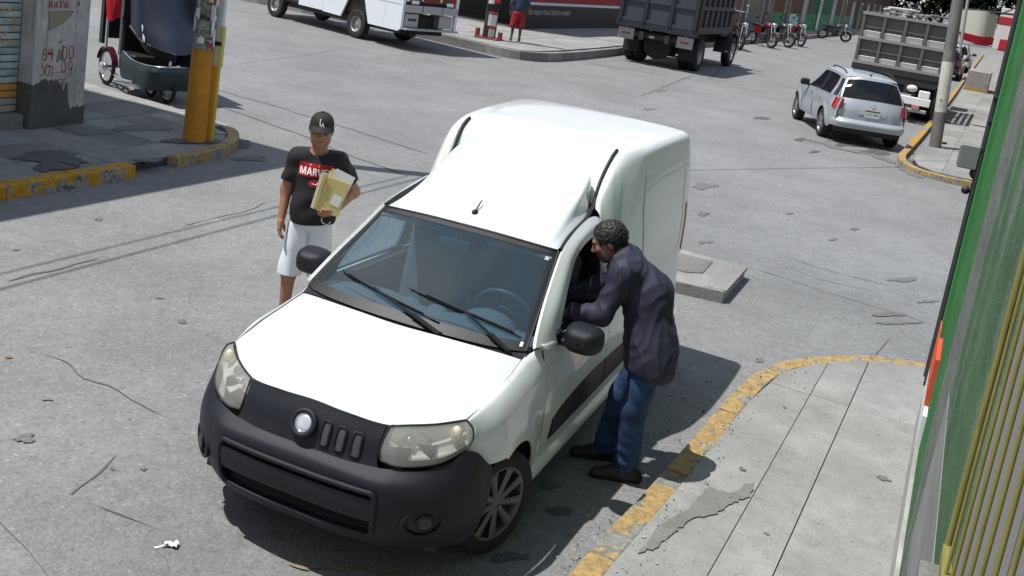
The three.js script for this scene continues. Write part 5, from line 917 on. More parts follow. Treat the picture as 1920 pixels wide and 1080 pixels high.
  both('tail_lamp', sheet((u, v) => { const y = lerp(0.76, 0.99, u), a = v; const p = a < 0.5 ? [sx(-1.75, y) + 0.012 - 0.02 * a, y, lerp(-1.66, -1.86, a * 2)] : [lerp(sx(-1.85, y) - 0.0, 0.63, (a - 0.5) * 2), y, -1.92 - 0.02 * (a - 0.5)]; return p; }, 8, 10, -0.02), M.redLens);
  P('rear_bumper', sheet(net([[[0, 0.58, -2.04], [0.45, 0.58, -2.02], [0.72, 0.59, -1.92], [0.78, 0.62, -1.72]], [[0, 0.5, -2.12], [0.48, 0.5, -2.1], [0.76, 0.5, -1.97], [0.83, 0.52, -1.68]], [[0, 0.38, -2.1], [0.48, 0.38, -2.08], [0.75, 0.38, -1.96], [0.83, 0.4, -1.66]]].map(full)), 10, 24, -0.01), paint);
  P('bumper_lower', sheet(net([[[0, 0.4, -2.105], [0.48, 0.4, -2.085], [0.72, 0.37, -1.97]], [[0, 0.26, -2.02], [0.48, 0.26, -2.0], [0.7, 0.28, -1.92]]].map(full)), 4, 16, -0.01), M.black);
  both('roof_rail', tube([[0.53, 1.53, -0.05], [0.545, 1.575, -0.2], [0.55, 1.585, -0.7], [0.54, 1.56, -1.15], [0.53, 1.515, -1.3]], 0.016, 6), M.black);
  for (const s of [1, -1]) { const G = new THREE.Group(); G.name = 'door_mirror'; t.add(G); part(G, 'housing', box(0.22, 0.16, 0.12, s * 0.93, 1.03, 0.68, 0.05), M.black); part(G, 'stalk', box(0.12, 0.05, 0.06, s * 0.8, 0.97, 0.68, 0.02), M.black); }
  both('door_handle', [0.12, -0.68].map((z) => box(0.03, 0.03, 0.16, 0.845, 0.86, z, 0.012)), M.chrome);
  both('door_seam', [tube([[0.825, 0.36, 0.92], [0.868, 0.6, 0.92], [0.805, 0.95, 0.88]], 0.006, 5), tube([[0.83, 0.34, -0.12], [0.866, 0.6, -0.12], [0.806, 0.97, -0.12]], 0.006, 5)], M.black);
  P('underbody', box(1.4, 0.14, 3.9, 0, 0.34, 0), M.black); P('cabin_floor', box(1.3, 0.3, 2.6, 0, 0.6, -0.4), M.black);
  P('aerial', [ball(0.03, 0, 1.53, -1.3, 1, 1, 1.4), bar([0, 1.54, -1.32], [0, 1.6, -1.4], 0.006)], M.black);
  both('headlamp', sheet(net([[[0.4, 0.8, 2.02], [0.66, 0.84, 1.86]], [[0.4, 0.68, 2.1], [0.7, 0.7, 1.92]]]), 6, 6), mat([0.5, 0.5, 0.5], 0.1, 0.3));
  for (const s of [1, -1]) { makeWheel(t, [s * 0.76, 0.325, AF[0]], s, 0.325, 0.21, 0.215, { n: 5, wi: 0.03, wo: 0.042 }); makeWheel(t, [s * 0.76, 0.325, AR[0]], s, 0.325, 0.21, 0.215, { n: 5, wi: 0.03, wo: 0.042 }); }
}
M.silver = mat([0.36, 0.395, 0.43], 0.42, 0.3, { clearcoat: 0.7, clearcoatRoughness: 0.08 });
{
  const th = Math.atan2(-0.38, -0.925), t = thing('parked_car', 'silver estate car with dark rear window, parked by the concrete street pole', 'car', [-2.73 - 0.38 * 1.2, 0, -25.8 - 0.925 * 1.2], th);
  buildCar(t, M.silver, { plate: 'VLZ 108' });
}
// dark vehicles parked further along the right kerb
[[[0.02, 0.025, 0.035], -60, 'dark blue car parked beyond the flatbed truck'], [[0.55, 0.56, 0.58], -70, 'pale grey car second beyond the flatbed truck']].forEach(([c, z, l]) => { const t = thing('parked_car', l, 'car', [-2.9, 0, z], Math.PI); buildCar(t, mat(c, 0.3, 0.3, { clearcoat: 1 }), {}); });

// ---------- dump truck seen from behind ----------
{
  const t = thing('dump_truck', 'dark grey dump truck standing beside the cafe kerb', 'dump truck', [-10.5, 0, -36.0], Math.PI); t.scale.setScalar(1.1);
  // local: z forward, rear axle at z = 0, x left (world -x ... +x mirrored)
  const P = (n, g, m, par = t) => part(par, n, g, m);
  const body = mat([0.026, 0.029, 0.038], 0.5, 0.2), bodyL = mat([0.05, 0.055, 0.068], 0.55, 0.15), dk = mat([0.02, 0.021, 0.024], 0.6);
  const st = { steel: 1 };
  for (const s of [1, -1]) { makeWheel(t, [s * 1.02, 0.5, 0], s, 0.5, 0.27, 0.27, st, 0, M.steel); makeWheel(t, [s * 0.72, 0.5, 0], s, 0.5, 0.26, 0.27, st, 0, M.steel); makeWheel(t, [s * 0.98, 0.5, 4.3], s, 0.5, 0.27, 0.27, st, 0, M.chrome); }
  P('chassis', [box(0.14, 0.24, 7, 0.4, 0.86, 2.2), box(0.14, 0.24, 7, -0.4, 0.86, 2.2), box(1.9, 0.14, 0.16, 0, 0.9, -1.05)], dk);
  P('axle', [cyl(0.09, 0.09, 1.5, 0, 0.5, 0, 'x'), ball(0.24, 0, 0.5, 0)], dk);
  const bed = new THREE.Group(); bed.name = 'dump_bed'; t.add(bed);
  part(bed, 'floor', box(2.4, 0.12, 4, 0, 1.22, 0.75), body);
  for (const s of [1, -1]) {
    part(bed, 'side_wall', box(0.05, 1.25, 3.9, s * 1.17, 1.9, 0.75), s > 0 ? bodyL : bodyL);
    for (const y of [1.32, 1.95, 2.5]) part(bed, 'side_rail', box(0.09, 0.12, 4, s * 1.22, y, 0.75), body);
    for (let k = 0; k < 7; k++) part(bed, 'side_stake', box(0.07, 1.2, 0.07, s * 1.215, 1.9, -1.15 + k * 0.63), body);
  }
  part(bed, 'front_wall', box(2.36, 1.6, 0.06, 0, 2.05, 2.72), bodyL);
  const gate = new THREE.Group(); gate.name = 'tailgate'; t.add(gate);
  part(gate, 'panel', box(2.34, 1.15, 0.05, 0, 1.86, -1.22), bodyL);
  for (const x of [-1.15, -0.4, 0.4, 1.15]) part(gate, 'rib', box(0.12, 1.2, 0.1, x, 1.86, -1.27), body);
  for (const y of [1.3, 1.9, 2.45]) part(gate, 'rail', box(2.4, 0.09, 0.08, 0, y, -1.255), bodyL);
  part(gate, 'bottom_beam', box(2.5, 0.2, 0.14, 0, 1.16, -1.22, 0.02), body);
  for (const s of [1, -1]) {
    const L = new THREE.Group(); L.name = 'tail_light_panel'; t.add(L);
    part(L, 'panel', box(0.5, 0.34, 0.05, s * 0.92, 0.86, -1.16, 0.01), mat([0.35, 0.35, 0.36], 0.4, 0.6));
    part(L, 'lamp', box(0.26, 0.06, 0.03, s * 0.92, 0.86, -1.19, 0.01), M.redLens);
    part(L, 'upper_lamp', box(0.1, 0.07, 0.05, s * 0.92, 1.06, -1.16, 0.01), M.redLens);
    P('mud_flap', box(0.5, 0.4, 0.02, s * 0.88, 0.5, -0.62), M.rubber);
  }
  P('bumper_beam', box(1.35, 0.12, 0.08, 0, 0.86, -1.14, 0.01), dk);
  P('plate_lamp', box(0.16, 0.07, 0.03, 0.1, 0.86, -1.19), mat([0.5, 0.42, 0.2], 0.5));
  P('spare_wheel', cyl(0.42, 0.42, 0.2, 0, 0.62, -0.72, 'z', 24), M.rubber);
  const cab = new THREE.Group(); cab.name = 'cab'; t.add(cab);
  part(cab, 'shell', box(2.0, 1.5, 1.3, 0, 1.75, 3.55, 0.1), dk);
  part(cab, 'bonnet', box(1.3, 0.75, 1.5, 0, 1.28, 4.75, 0.12), dk);
  for (const s of [1, -1]) { part(cab, 'wing', sheet((u, v) => { const a = u * Math.PI; return [s * lerp(0.62, 1.08, v), 0.5 + Math.sin(a) * 0.68, 4.3 + Math.cos(a) * 0.72]; }, 16, 4, 0.03), dk); part(cab, 'side_window', box(0.03, 0.5, 0.8, s * 1.005, 2.05, 3.6), M.darkGlass); part(cab, 'step', box(0.4, 0.06, 0.6, s * 1.0, 0.55, 3.1, 0.02), body); part(cab, 'mirror', [box(0.06, 0.4, 0.22, s * 1.35, 1.95, 4.15, 0.05), bar([s * 1.0, 1.9, 4.05], [s * 1.35, 1.9, 4.15], 0.02)], M.chrome); }
  part(cab, 'windscreen', box(1.8, 0.6, 0.04, 0, 2.1, 4.21), M.darkGlass);
  part(cab, 'rear_window', box(1.3, 0.4, 0.04, 0, 2.2, 2.89), M.darkGlass);
}
// ---------- flatbed with high ribbed tail panel ----------
{
  const t = thing('flatbed_truck', 'grey stake truck with tall ribbed tail panel behind the silver car', 'truck', [-2.82, 0, -33], Math.PI);
  const P = (n, g, m, par = t) => part(par, n, g, m);
  const gr = mat([0.13, 0.13, 0.125], 0.6, 0.3), gl = mat([0.3, 0.3, 0.29], 0.55, 0.35), wh = mat([0.72, 0.72, 0.72], 0.6), dk = mat([0.02, 0.02, 0.022], 0.7);
  const tail = new THREE.Group(); tail.name = 'tail_panel'; t.add(tail);
  part(tail, 'sheet', box(2.3, 1.4, 0.04, 0, 2.12, 0.02), gr);
  for (let k = 0; k < 5; k++) part(tail, 'post', box(0.075, 1.46, 0.1, -1.15 + k * 0.575, 2.12, -0.045), gr);
  for (const y of [1.43, 2.12, 2.82]) part(tail, 'rail', box(2.42, 0.08, 0.11, 0, y, -0.05), gl);
  for (const y of [1.78, 2.45]) part(tail, 'thin_rail', box(2.3, 0.04, 0.06, 0, y, -0.03), gr);
  for (let k = 0; k < 4; k++) for (const [y, h] of [[2.24, 0.2], [1.54, 0.14]]) part(tail, 'white_board', box(0.47, h, 0.03, -0.86 + k * 0.575, y + 0.0, -0.02, 0, [-0.3, 0, 0]), wh);
  for (const s of [1, -1]) { for (let k = 0; k < 6; k++) part(t, 'side_post', box(0.07, 1.5, 0.07, s * 1.15, 2.1, 0.5 + k * 0.75), gr); for (const y of [1.45, 1.9, 2.35, 2.8]) part(t, 'side_rail', box(0.05, 0.14, 4.6, s * 1.16, y, 2.35), gl); }
  P('bed', box(2.42, 0.16, 4.9, 0, 1.3, 2.35), dk); P('chassis', [box(0.14, 0.24, 7, 0.4, 0.9, 3.2), box(0.14, 0.24, 7, -0.4, 0.9, 3.2)], dk);
  P('rear_beam', box(2.3, 0.26, 0.12, 0, 1.14, -0.02), dk);
  P('blue_tank', box(1.9, 0.3, 0.4, 0, 0.9, 0.35, 0.04), mat([0.012, 0.022, 0.06], 0.5));
  const bp = new THREE.Group(); bp.name = 'rear_bumper'; t.add(bp);
  part(bp, 'beam', box(2.2, 0.22, 0.12, 0, 0.62, -0.35, 0.02), wh); part(bp, 'lower_bar', box(2.1, 0.1, 0.08, 0, 0.36, -0.35, 0.02), M.steel);
  for (const s of [1, -1]) { part(bp, 'lamp_box', box(0.3, 0.2, 0.1, s * 0.9, 0.84, -0.33, 0.03), wh); part(bp, 'lamp', box(0.2, 0.14, 0.04, s * 0.75, 0.46, -0.41, 0.02), mat([0.4, 0.2, 0.17], 0.3)); part(bp, 'stay', box(0.08, 0.5, 0.08, s * 0.6, 0.8, -0.25), dk); }
  part(bp, 'white_sack', [ball(0.17, 0.3, 0.86, -0.3, 0.8, 1.1, 0.6), ball(0.12, -0.55, 0.96, -0.32, 1.2, 0.8, 0.7)], mat([0.6, 0.6, 0.6], 0.9));
  for (const s of [1, -1]) { makeWheel(t, [s * 0.98, 0.48, 1.2], s, 0.48, 0.26, 0.26, { steel: 1 }, 0, M.steel); makeWheel(t, [s * 0.7, 0.48, 1.2], s, 0.48, 0.25, 0.26, { steel: 1 }, 0, M.steel); makeWheel(t, [s * 0.95, 0.48, 5.6], s, 0.48, 0.26, 0.26, { steel: 1 }, 0, M.steel); }
  const cab = new THREE.Group(); cab.name = 'cab'; t.add(cab);
  part(cab, 'shell', box(2.1, 1.7, 1.5, 0, 1.8, 5.7, 0.12), dk); part(cab, 'bonnet', box(1.4, 0.8, 1.2, 0, 1.3, 6.9, 0.12), dk); for (const s of [1, -1]) { part(cab, 'mirror', [box(0.06, 0.42, 0.2, s * 1.38, 2.0, 6.2, 0.04), bar([s, 2, 6.1], [s * 1.38, 2, 6.2], 0.02)], M.black); part(cab, 'wing', sheet((u, v) => { const a = u * Math.PI; return [s * lerp(0.62, 1.1, v), 0.48 + Math.sin(a) * 0.66, 5.6 + Math.cos(a) * 0.7]; }, 14, 3, 0.03), dk); }
  // scrap load
  const load = thing('scrap_pipes', 'heap of pale pipes and bars on top of the grey stake truck', 'pipes', [-2.82, 2.75, -34.6]);
  part(load, 'cradle', [box(2.2, 0.06, 0.12, 0, 0.03, 0.9), box(2.2, 0.06, 0.12, 0, 0.03, -0.9), box(2.2, 0.06, 0.12, 0, 0.03, -2.4)], gr);
  seed(77); for (let k = 0; k < 14; k++) { const a = rr(-0.5, 0.5), x = rr(-0.8, 0.7), y = 0.1 + rnd() * 0.22; part(load, 'pipe', bar([x, y, 1.1], [x + a, y + rr(-0.03, 0.06), -2.3], rr(0.025, 0.05)), k % 3 ? gl : wh); }
}
// ---------- white service truck with green and red panels ----------
{
  const th = -1.87, t = thing('service_truck', 'white boxy service truck with green poster panels and red-white striping', 'truck', [-14.7, 0, -25.25], th);
  // local origin: rear left lower corner on the ground; body x from 0 (left side) to -2.1, z forward
  const P = (n, g, m, par = t) => part(par, n, g, m), W = mat([0.72, 0.75, 0.8], 0.4, 0, { clearcoat: 0.5 }), al = mat([0.45, 0.46, 0.48], 0.4, 0.6);
  const RA = 1.85, FA = 5.7;
  const skirt = (z0, z1, y0, pts) => { const s = new THREE.Shape((pts ?? [[z0, y0], [z1, y0], [z1, 1.22], [z0, 1.22]]).map(([z, y]) => new THREE.Vector2(-z, y))); return new THREE.ExtrudeGeometry(s, { depth: 0.05, bevelEnabled: false }).rotateY(Math.PI / 2).translate(-0.05, 0, 0); };
  P('side_locker', skirt(0.02, 0.62, 0.5), W);
  P('side_locker', skirt(0, 0, 0, [[0.63, 0.5], [1.26, 0.5], [1.5, 1.1], [1.5, 1.22], [0.63, 1.22]]), W);
  P('side_locker', skirt(0, 0, 0, [[2.2, 1.22], [2.2, 1.1], [2.48, 0.52], [3.3, 0.54], [3.3, 1.22]]), W);
  P('side_locker', skirt(3.315, 4.45, 0.56), W);
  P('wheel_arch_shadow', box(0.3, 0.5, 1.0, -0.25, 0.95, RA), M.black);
  P('body_rail', box(0.08, 0.1, 4.24, -0.03, 1.27, 2.12), W);
  const stripe = canvasTex(1024, 32, (c, w, h) => { for (let k = 0; k < 16; k++) { c.fillStyle = k % 2 ? 'rgb(228,228,232)' : 'rgb(178,24,34)'; c.fillRect(k * 64, 0, 64, h); } });
  part(t, 'reflective_strip', new THREE.PlaneGeometry(4.2, 0.12).rotateY(Math.PI / 2).translate(0.016, 1.39, 2.12), new THREE.MeshStandardMaterial({ map: stripe, roughness: 0.4 }));
  P('upper_body', box(2.06, 1.9, 4.2, -1.05, 2.28, 2.12), W);
  const poster = canvasTex(1024, 512, (c, w, h) => { c.fillStyle = 'rgb(24,128,74)'; c.fillRect(0, 0, w, h); c.fillStyle = 'rgb(150,92,36)'; c.fillRect(0, 0, w * 0.42, h); c.fillStyle = 'rgb(112,70,30)'; for (let i = 0; i < 30; i++) c.fillRect(hash(i, 2, 2) * w * 0.4, hash(i, 3, 2) * h, 70, 22); c.fillStyle = 'rgb(240,244,240)'; c.font = 'bold 74px sans-serif'; c.fillText('MEJOR SABOR', 480, 330, 500); c.fillText('GRAN GRANEL', 490, 430, 440); });
  part(t, 'side_poster', new THREE.PlaneGeometry(2.9, 1.3).rotateY(Math.PI / 2).translate(0.018, 2.12, 1.55), new THREE.MeshStandardMaterial({ map: poster, roughness: 0.5 }));
  // rear: frame, steps, panels
  P('rear_frame', [box(0.09, 2.7, 0.09, -0.045, 1.9, -0.02), box(0.09, 2.7, 0.09, -2.07, 1.9, -0.02), box(2.1, 0.1, 0.09, -1.05, 3.2, -0.02), box(0.05, 1.9, 0.05, -0.72, 2.3, -0.03), box(0.05, 1.9, 0.05, -1.42, 2.3, -0.03)], W);
  const rp = canvasTex(512, 512, (c, w, h) => { c.fillStyle = 'rgb(112,46,30)'; c.fillRect(0, 0, w, h); c.fillStyle = 'rgb(84,72,34)'; for (let i = 0; i < 24; i++) { c.beginPath(); c.ellipse(hash(i, 4, 1) * w, hash(i, 5, 1) * h, 46, 28, i, 0, 7); c.fill(); } c.fillStyle = 'rgb(150,44,30)'; for (let i = 0; i < 16; i++) { c.beginPath(); c.ellipse(hash(i, 6, 1) * w, hash(i, 7, 1) * h, 36, 30, i, 0, 7); c.fill(); } c.fillStyle = 'rgb(30,110,70)'; c.fillRect(w * 0.7, 60, w * 0.3, 290); c.fillStyle = 'rgb(214,220,210)'; c.font = 'bold 34px sans-serif'; ['MAYOR', 'CALIDAD', 'EN TODO'].forEach((s, i) => c.fillText(s, w * 0.72, 130 + i * 70, w * 0.25)); c.fillStyle = 'rgb(206,214,204)'; c.fillRect(0, 0, w * 0.1, h); });
  part(t, 'rear_panel', new THREE.PlaneGeometry(1.96, 1.9).rotateY(Math.PI).translate(-1.05, 2.25, -0.022), new THREE.MeshStandardMaterial({ map: rp, roughness: 0.55 }));
  for (const [x, w] of [[-0.38, 0.6], [-1.07, 0.72], [-1.76, 0.6]]) { part(t, 'rear_ledge', box(w, 0.2, 0.14, x, 1.12, -0.06, 0.01), al); }
  part(t, 'rear_lamp', box(0.26, 0.1, 0.06, -0.42, 1.3, -0.08, 0.02), W); part(t, 'rear_lamp', box(0.26, 0.1, 0.06, -1.74, 1.3, -0.08, 0.02), W);
  part(t, 'step_case', box(0.5, 0.36, 0.4, -0.42, 0.8, 0.18, 0.01), al); part(t, 'step_case', box(0.5, 0.34, 0.4, -1.72, 0.8, 0.18, 0.01), al);
  for (let k = 0; k < 4; k++) part(t, 'vent_slot', box(0.05, 0.07, 0.01, -0.32 - k * 0.08, 0.82, -0.027), M.black);
  part(t, 'rear_step', box(2.0, 0.05, 0.3, -1.05, 0.58, -0.1, 0.01), al);
  P('chassis', box(1.6, 0.5, 5.4, -1.05, 0.65, 2.9), M.black); P('inner_floor', box(2.0, 0.1, 4.2, -1.05, 1.3, 2.12), M.black);
  P('silencer', cyl(0.16, 0.16, 0.7, -0.7, 0.48, 0.5, 'z'), M.black);
  const cab = new THREE.Group(); cab.name = 'cab'; t.add(cab);
  part(cab, 'shell', box(1.95, 1.35, 1.5, -1.05, 1.5, 5.25, 0.15), W); part(cab, 'bonnet', box(1.85, 0.6, 1.1, -1.05, 1.1, 6.4, 0.15), W); part(cab, 'side_glass', box(0.02, 0.5, 0.9, -0.065, 1.8, 5.1), M.darkGlass); part(cab, 'windscreen', box(1.7, 0.6, 0.04, -1.05, 1.8, 5.76), M.darkGlass); part(cab, 'step', box(0.3, 0.08, 0.9, -0.16, 0.62, 4.75, 0.02), M.black);
  makeWheel(t, [-0.17, 0.4, RA], 1, 0.4, 0.23, 0.22, { steel: 1 }, 0, M.steel); makeWheel(t, [-1.93, 0.4, RA], -1, 0.4, 0.23, 0.22, { steel: 1 }, 0, M.steel);
  makeWheel(t, [-0.17, 0.4, FA], 1, 0.4, 0.23, 0.22, { steel: 1 }, 0, M.steel); makeWheel(t, [-1.93, 0.4, FA], -1, 0.4, 0.23, 0.22, { steel: 1 }, 0, M.steel);
}
// ---------- pedal taxi ----------
{
  const t = thing('pedal_taxi', 'pedal taxi with blue windscreen hood, red curtain and dark green tub', 'pedal taxi', [-11.85, 0, -13.05], 0);
  t.rotation.y = -0.42; t.scale.set(1.16, 1.1, 1.1); t.position.x = -11.98; t.position.z = -13.1;
  // local: x to the right (towards the crossing), z to the viewer
  const P = (n, g, m) => part(t, n, g, m);
  const teal = mat([0.005, 0.02, 0.025], 0.45, 0, {}), blue = mat([0.01, 0.017, 0.038], 0.5, 0, {}), red = mat([0.5, 0.006, 0.016], 0.55);
  const cw = (x, z, r, fender) => { const g = new THREE.Group(); g.name = 'wheel'; g.position.set(x, r, z); t.add(g); part(g, 'tyre', new THREE.TorusGeometry(r - 0.028, 0.028, 10, 40), M.rubber); part(g, 'rim', new THREE.TorusGeometry(r - 0.06, 0.01, 8, 36), M.chrome); const sp = []; for (let k = 0; k < 14; k++) { const a = k / 14 * 6.283; sp.push(bar([0, 0, 0], [Math.cos(a) * (r - 0.06), Math.sin(a) * (r - 0.06), 0], 0.003, 0.003, 4)); } part(g, 'spokes', sp, M.chrome); part(g, 'hub', cyl(0.03, 0.03, 0.1, 0, 0, 0, 'z', 12), M.chrome); if (fender) part(g, 'mudguard', sheet((u, v) => { const a = lerp(0.2, 2.9, u); return [Math.cos(a) * (r + 0.025), Math.sin(a) * (r + 0.025), lerp(-0.05, 0.05, v)]; }, 24, 3, 0.006), fender); };
  cw(-0.62, 0.42, 0.27, mat([0.06, 0.006, 0.018], 0.25, 0, { clearcoat: 1 })); cw(-0.62, -0.4, 0.27, mat([0.06, 0.006, 0.018], 0.25, 0, { clearcoat: 1 })); cw(0.2, 0.1, 0.2); cw(0.62, 0.05, 0.26);
  P('chain_guard', ball(0.1, -0.62, 0.25, 0.49, 1.2, 0.9, 0.3), M.chrome);
  P('frame', [tube([[-0.9, 0.24, 0.3], [-0.3, 0.2, 0.42], [0.3, 0.22, 0.4], [0.7, 0.3, 0.1]], 0.022, 8), tube([[-0.9, 0.24, -0.3], [-0.3, 0.2, -0.42], [0.3, 0.22, -0.4], [0.7, 0.3, -0.1]], 0.022, 8), bar([-0.62, 0.27, 0.4], [-0.62, 0.27, -0.4], 0.02), bar([0.62, 0.26, 0.05], [0.55, 0.9, 0.0], 0.022)], M.chrome);
  P('tub', sheet(net([[[-0.24, 0.58, 0.37], [0.0, 0.53, 0.4], [0.4, 0.52, 0.4], [0.8, 0.53, 0.36], [0.86, 0.54, 0.1], [0.86, 0.54, -0.36]], [[-0.26, 0.44, 0.39], [0.0, 0.42, 0.42], [0.4, 0.42, 0.42], [0.82, 0.43, 0.38], [0.88, 0.43, 0.1], [0.88, 0.43, -0.36]], [[-0.2, 0.22, 0.37], [0.0, 0.21, 0.4], [0.4, 0.21, 0.4], [0.74, 0.22, 0.35], [0.8, 0.22, 0.1], [0.8, 0.22, -0.36]]]), 10, 40, -0.015), teal);
  P('tub_floor', box(1.0, 0.04, 0.74, 0.2, 0.22, -0.02), M.black);
  P('tub_trim', [tube([[-0.22, 0.57, 0.37], [0.3, 0.51, 0.39], [0.78, 0.53, 0.27], [0.85, 0.55, -0.1]], 0.012, 6), tube([[-0.24, 0.95, 0.4], [-0.25, 0.6, 0.4], [-0.2, 0.22, 0.37]], 0.014, 6)], mat([0.4, 0.42, 0.43], 0.3, 0.7));
  P('bench', [box(0.42, 0.14, 0.7, -0.2, 0.48, -0.04, 0.04), box(0.1, 0.55, 0.7, -0.44, 0.75, -0.04, 0.04)], M.black);
  P('hood', sheet(net([[[-0.1, 1.75, 0.4], [0.2, 1.78, 0.38], [0.32, 1.74, 0.0], [0.26, 1.7, -0.38]], [[0.04, 1.25, 0.42], [0.4, 1.22, 0.38], [0.56, 1.2, 0.0], [0.48, 1.18, -0.38]], [[0.1, 1.06, 0.43], [0.48, 0.96, 0.4], [0.74, 0.88, 0.05], [0.66, 0.9, -0.36]], [[0.14, 0.98, 0.44], [0.52, 0.82, 0.4], [0.82, 0.72, 0.06], [0.72, 0.76, -0.34]]]), 20, 24, 0.01), blue);
  P('hood_sticker', [sheet((u, v) => [lerp(0.42, 0.48, v), lerp(0.98, 1.06, u) - v * 0.02, 0.412], 2, 2), sheet((u, v) => [lerp(0.5, 0.58, v), lerp(0.88, 0.95, u) - v * 0.05, 0.42], 2, 2)], mat([0.7, 0.7, 0.68], 0.6));
  P('hood_lip', tube([[0.13, 0.98, 0.445], [0.3, 0.9, 0.43], [0.52, 0.81, 0.39], [0.82, 0.71, 0.06]], 0.02, 6), M.black);
  P('inner_shell', box(0.9, 1.2, 0.04, 0.15, 1.05, -0.34, 0.01), M.black); P('front_fairing', sheet(net([[[0.1, 0.96, 0.36], [0.5, 0.8, 0.34], [0.8, 0.7, 0.05]], [[0.2, 0.74, 0.3], [0.52, 0.66, 0.3], [0.8, 0.6, 0.05]]]), 6, 12, 0.01), M.black);
  P('curtain', sheet((u, v) => { const y = lerp(1.8, 0.92 + 0.1 * v, u); return [lerp(lerp(-0.95, -0.7, u), -0.14 - 0.3 * u, v) + 0.015 * Math.sin(v * 14), y, 0.4 + 0.04 * Math.sin(v * 9 + u * 2)]; }, 16, 24, 0.008), red);
  P('curtain_back', box(0.5, 0.5, 0.02, -0.3, 1.55, -0.3), red);
  P('side_panel', box(0.12, 1.3, 0.05, -1.03, 1.2, 0.36, 0.01), mat([0.012, 0.014, 0.015], 0.5));
  P('rear_panel', box(0.04, 1.1, 0.72, -0.9, 1.2, -0.02), M.black);
  P('roof', box(1.2, 0.04, 0.84, -0.3, 1.8, 0.0, 0.015), blue);
  for (const g of [bar([-0.84, 0.5, 0.36], [-0.84, 1.8, 0.38], 0.016), bar([-0.28, 0.5, 0.4], [-0.26, 1.8, 0.4], 0.016), bar([-0.84, 0.5, -0.36], [-0.84, 1.8, -0.38], 0.016)]) P('roof_post', g, M.chrome);
  P('step_bar', tube([[-0.32, 0.22, 0.4], [-0.1, 0.2, 0.42], [0.0, 0.2, 0.4]], 0.012, 6), M.chrome);
  P('fork_guard', tube([[0.6, 0.3, 0.12], [0.78, 0.22, 0.2], [0.8, 0.06, 0.2], [0.7, 0.0, 0.2]], 0.018, 6), M.black);
}
// ---------- motorbikes ----------
function motorbike(t, c, tip = 0) {
  const g = tip ? new THREE.Group() : t; const P = (n, q, m) => part(t, n, q, m), paint = mat(c, 0.3, 0, { clearcoat: 0.8 });
  for (const z of [0.62, -0.62]) { const w = new THREE.Group(); w.name = 'wheel'; w.position.set(0, 0.3, z); t.add(w); part(w, 'tyre', new THREE.TorusGeometry(0.25, 0.055, 10, 28).rotateY(Math.PI / 2), M.rubber); part(w, 'rim', merge(new THREE.TorusGeometry(0.19, 0.012, 8, 24).rotateY(Math.PI / 2), cyl(0.06, 0.06, 0.1, 0, 0, 0, 'x', 12), ...[0, 1, 2, 3, 4].map((k) => bar([0, 0, 0], [0, Math.cos(k * 1.257) * 0.19, Math.sin(k * 1.257) * 0.19], 0.012, 0.012, 6))), M.alloy); }
  P('fork', [bar([0.09, 0.3, 0.62], [0.08, 0.95, 0.38], 0.022), bar([-0.09, 0.3, 0.62], [-0.08, 0.95, 0.38], 0.022)], M.chrome);
  P('engine', [box(0.26, 0.26, 0.36, 0, 0.4, 0.02, 0.05), cyl(0.08, 0.08, 0.2, 0, 0.56, 0.1, 'y', 14)], mat([0.06, 0.06, 0.065], 0.45, 0.5));
  P('fuel_tank', ball(0.17, 0, 0.82, 0.16, 0.85, 0.75, 1.35), paint); P('seat', box(0.24, 0.1, 0.62, 0, 0.8, -0.34, 0.05, [0.12, 0, 0]), M.black);
  P('tail', box(0.18, 0.14, 0.34, 0, 0.78, -0.6, 0.05, [0.2, 0, 0]), paint); P('front_mudguard', sheet((u, v) => { const a = lerp(0.6, 2.6, u); return [lerp(-0.07, 0.07, v), 0.3 + Math.sin(a) * 0.335, 0.62 - Math.cos(a) * 0.335]; }, 12, 3, 0.006), paint);
  P('handlebar', tube([[0.36, 1.06, 0.22], [0.14, 1.02, 0.36], [-0.14, 1.02, 0.36], [-0.36, 1.06, 0.22]], 0.016, 6), M.black); P('headlight', ball(0.1, 0, 0.9, 0.47, 1, 1, 0.8), M.chrome); P('exhaust', tube([[0.14, 0.35, 0.1], [0.16, 0.28, -0.2], [0.17, 0.36, -0.75]], 0.04, 8), M.chrome);
  P('mirrors', [-1, 1].flatMap((s) => [bar([s * 0.2, 1.04, 0.3], [s * 0.34, 1.26, 0.26], 0.008), ball(0.06, s * 0.36, 1.28, 0.26, 1.1, 0.7, 0.25)]), M.black); P('side_panel', [box(0.04, 0.26, 0.4, 0.13, 0.6, -0.26, 0.02), box(0.04, 0.26, 0.4, -0.13, 0.6, -0.26, 0.02)], paint); P('kickstand', bar([0.1, 0.3, -0.1], [0.26, 0.0, -0.16], 0.012), M.black);
}
[[-11.9, -52.5, 0.5, [0.01, 0.01, 0.012], 0, 'black motorbike parked just past the dump truck'], [-12.0, -58.8, 0.9, [0.12, 0.008, 0.008], 0, 'red and black motorbike nearest the pink house front'], [-11.9, -62.4, 1.1, [0.02, 0.02, 0.022], 0, 'black motorbike between two dark red ones'], [-11.6, -66, 0.7, [0.14, 0.008, 0.008], 0, 'dark red motorbike at the right end of the parked row'], [-11.9, -83.5, 1.9, [0.015, 0.03, 0.025], 0.35, 'dark motorbike tipped against the far kerb']].forEach(([x, z, a, c, tip, l]) => { const t = thing('motorbike', l, 'motorbike', [x, 0.0, z], a, 'motorbikes parked along the far kerb'); motorbike(t, c); t.rotation.z = tip || -0.12; t.scale.setScalar(1.35); if (tip) t.position.y = 0.04; });
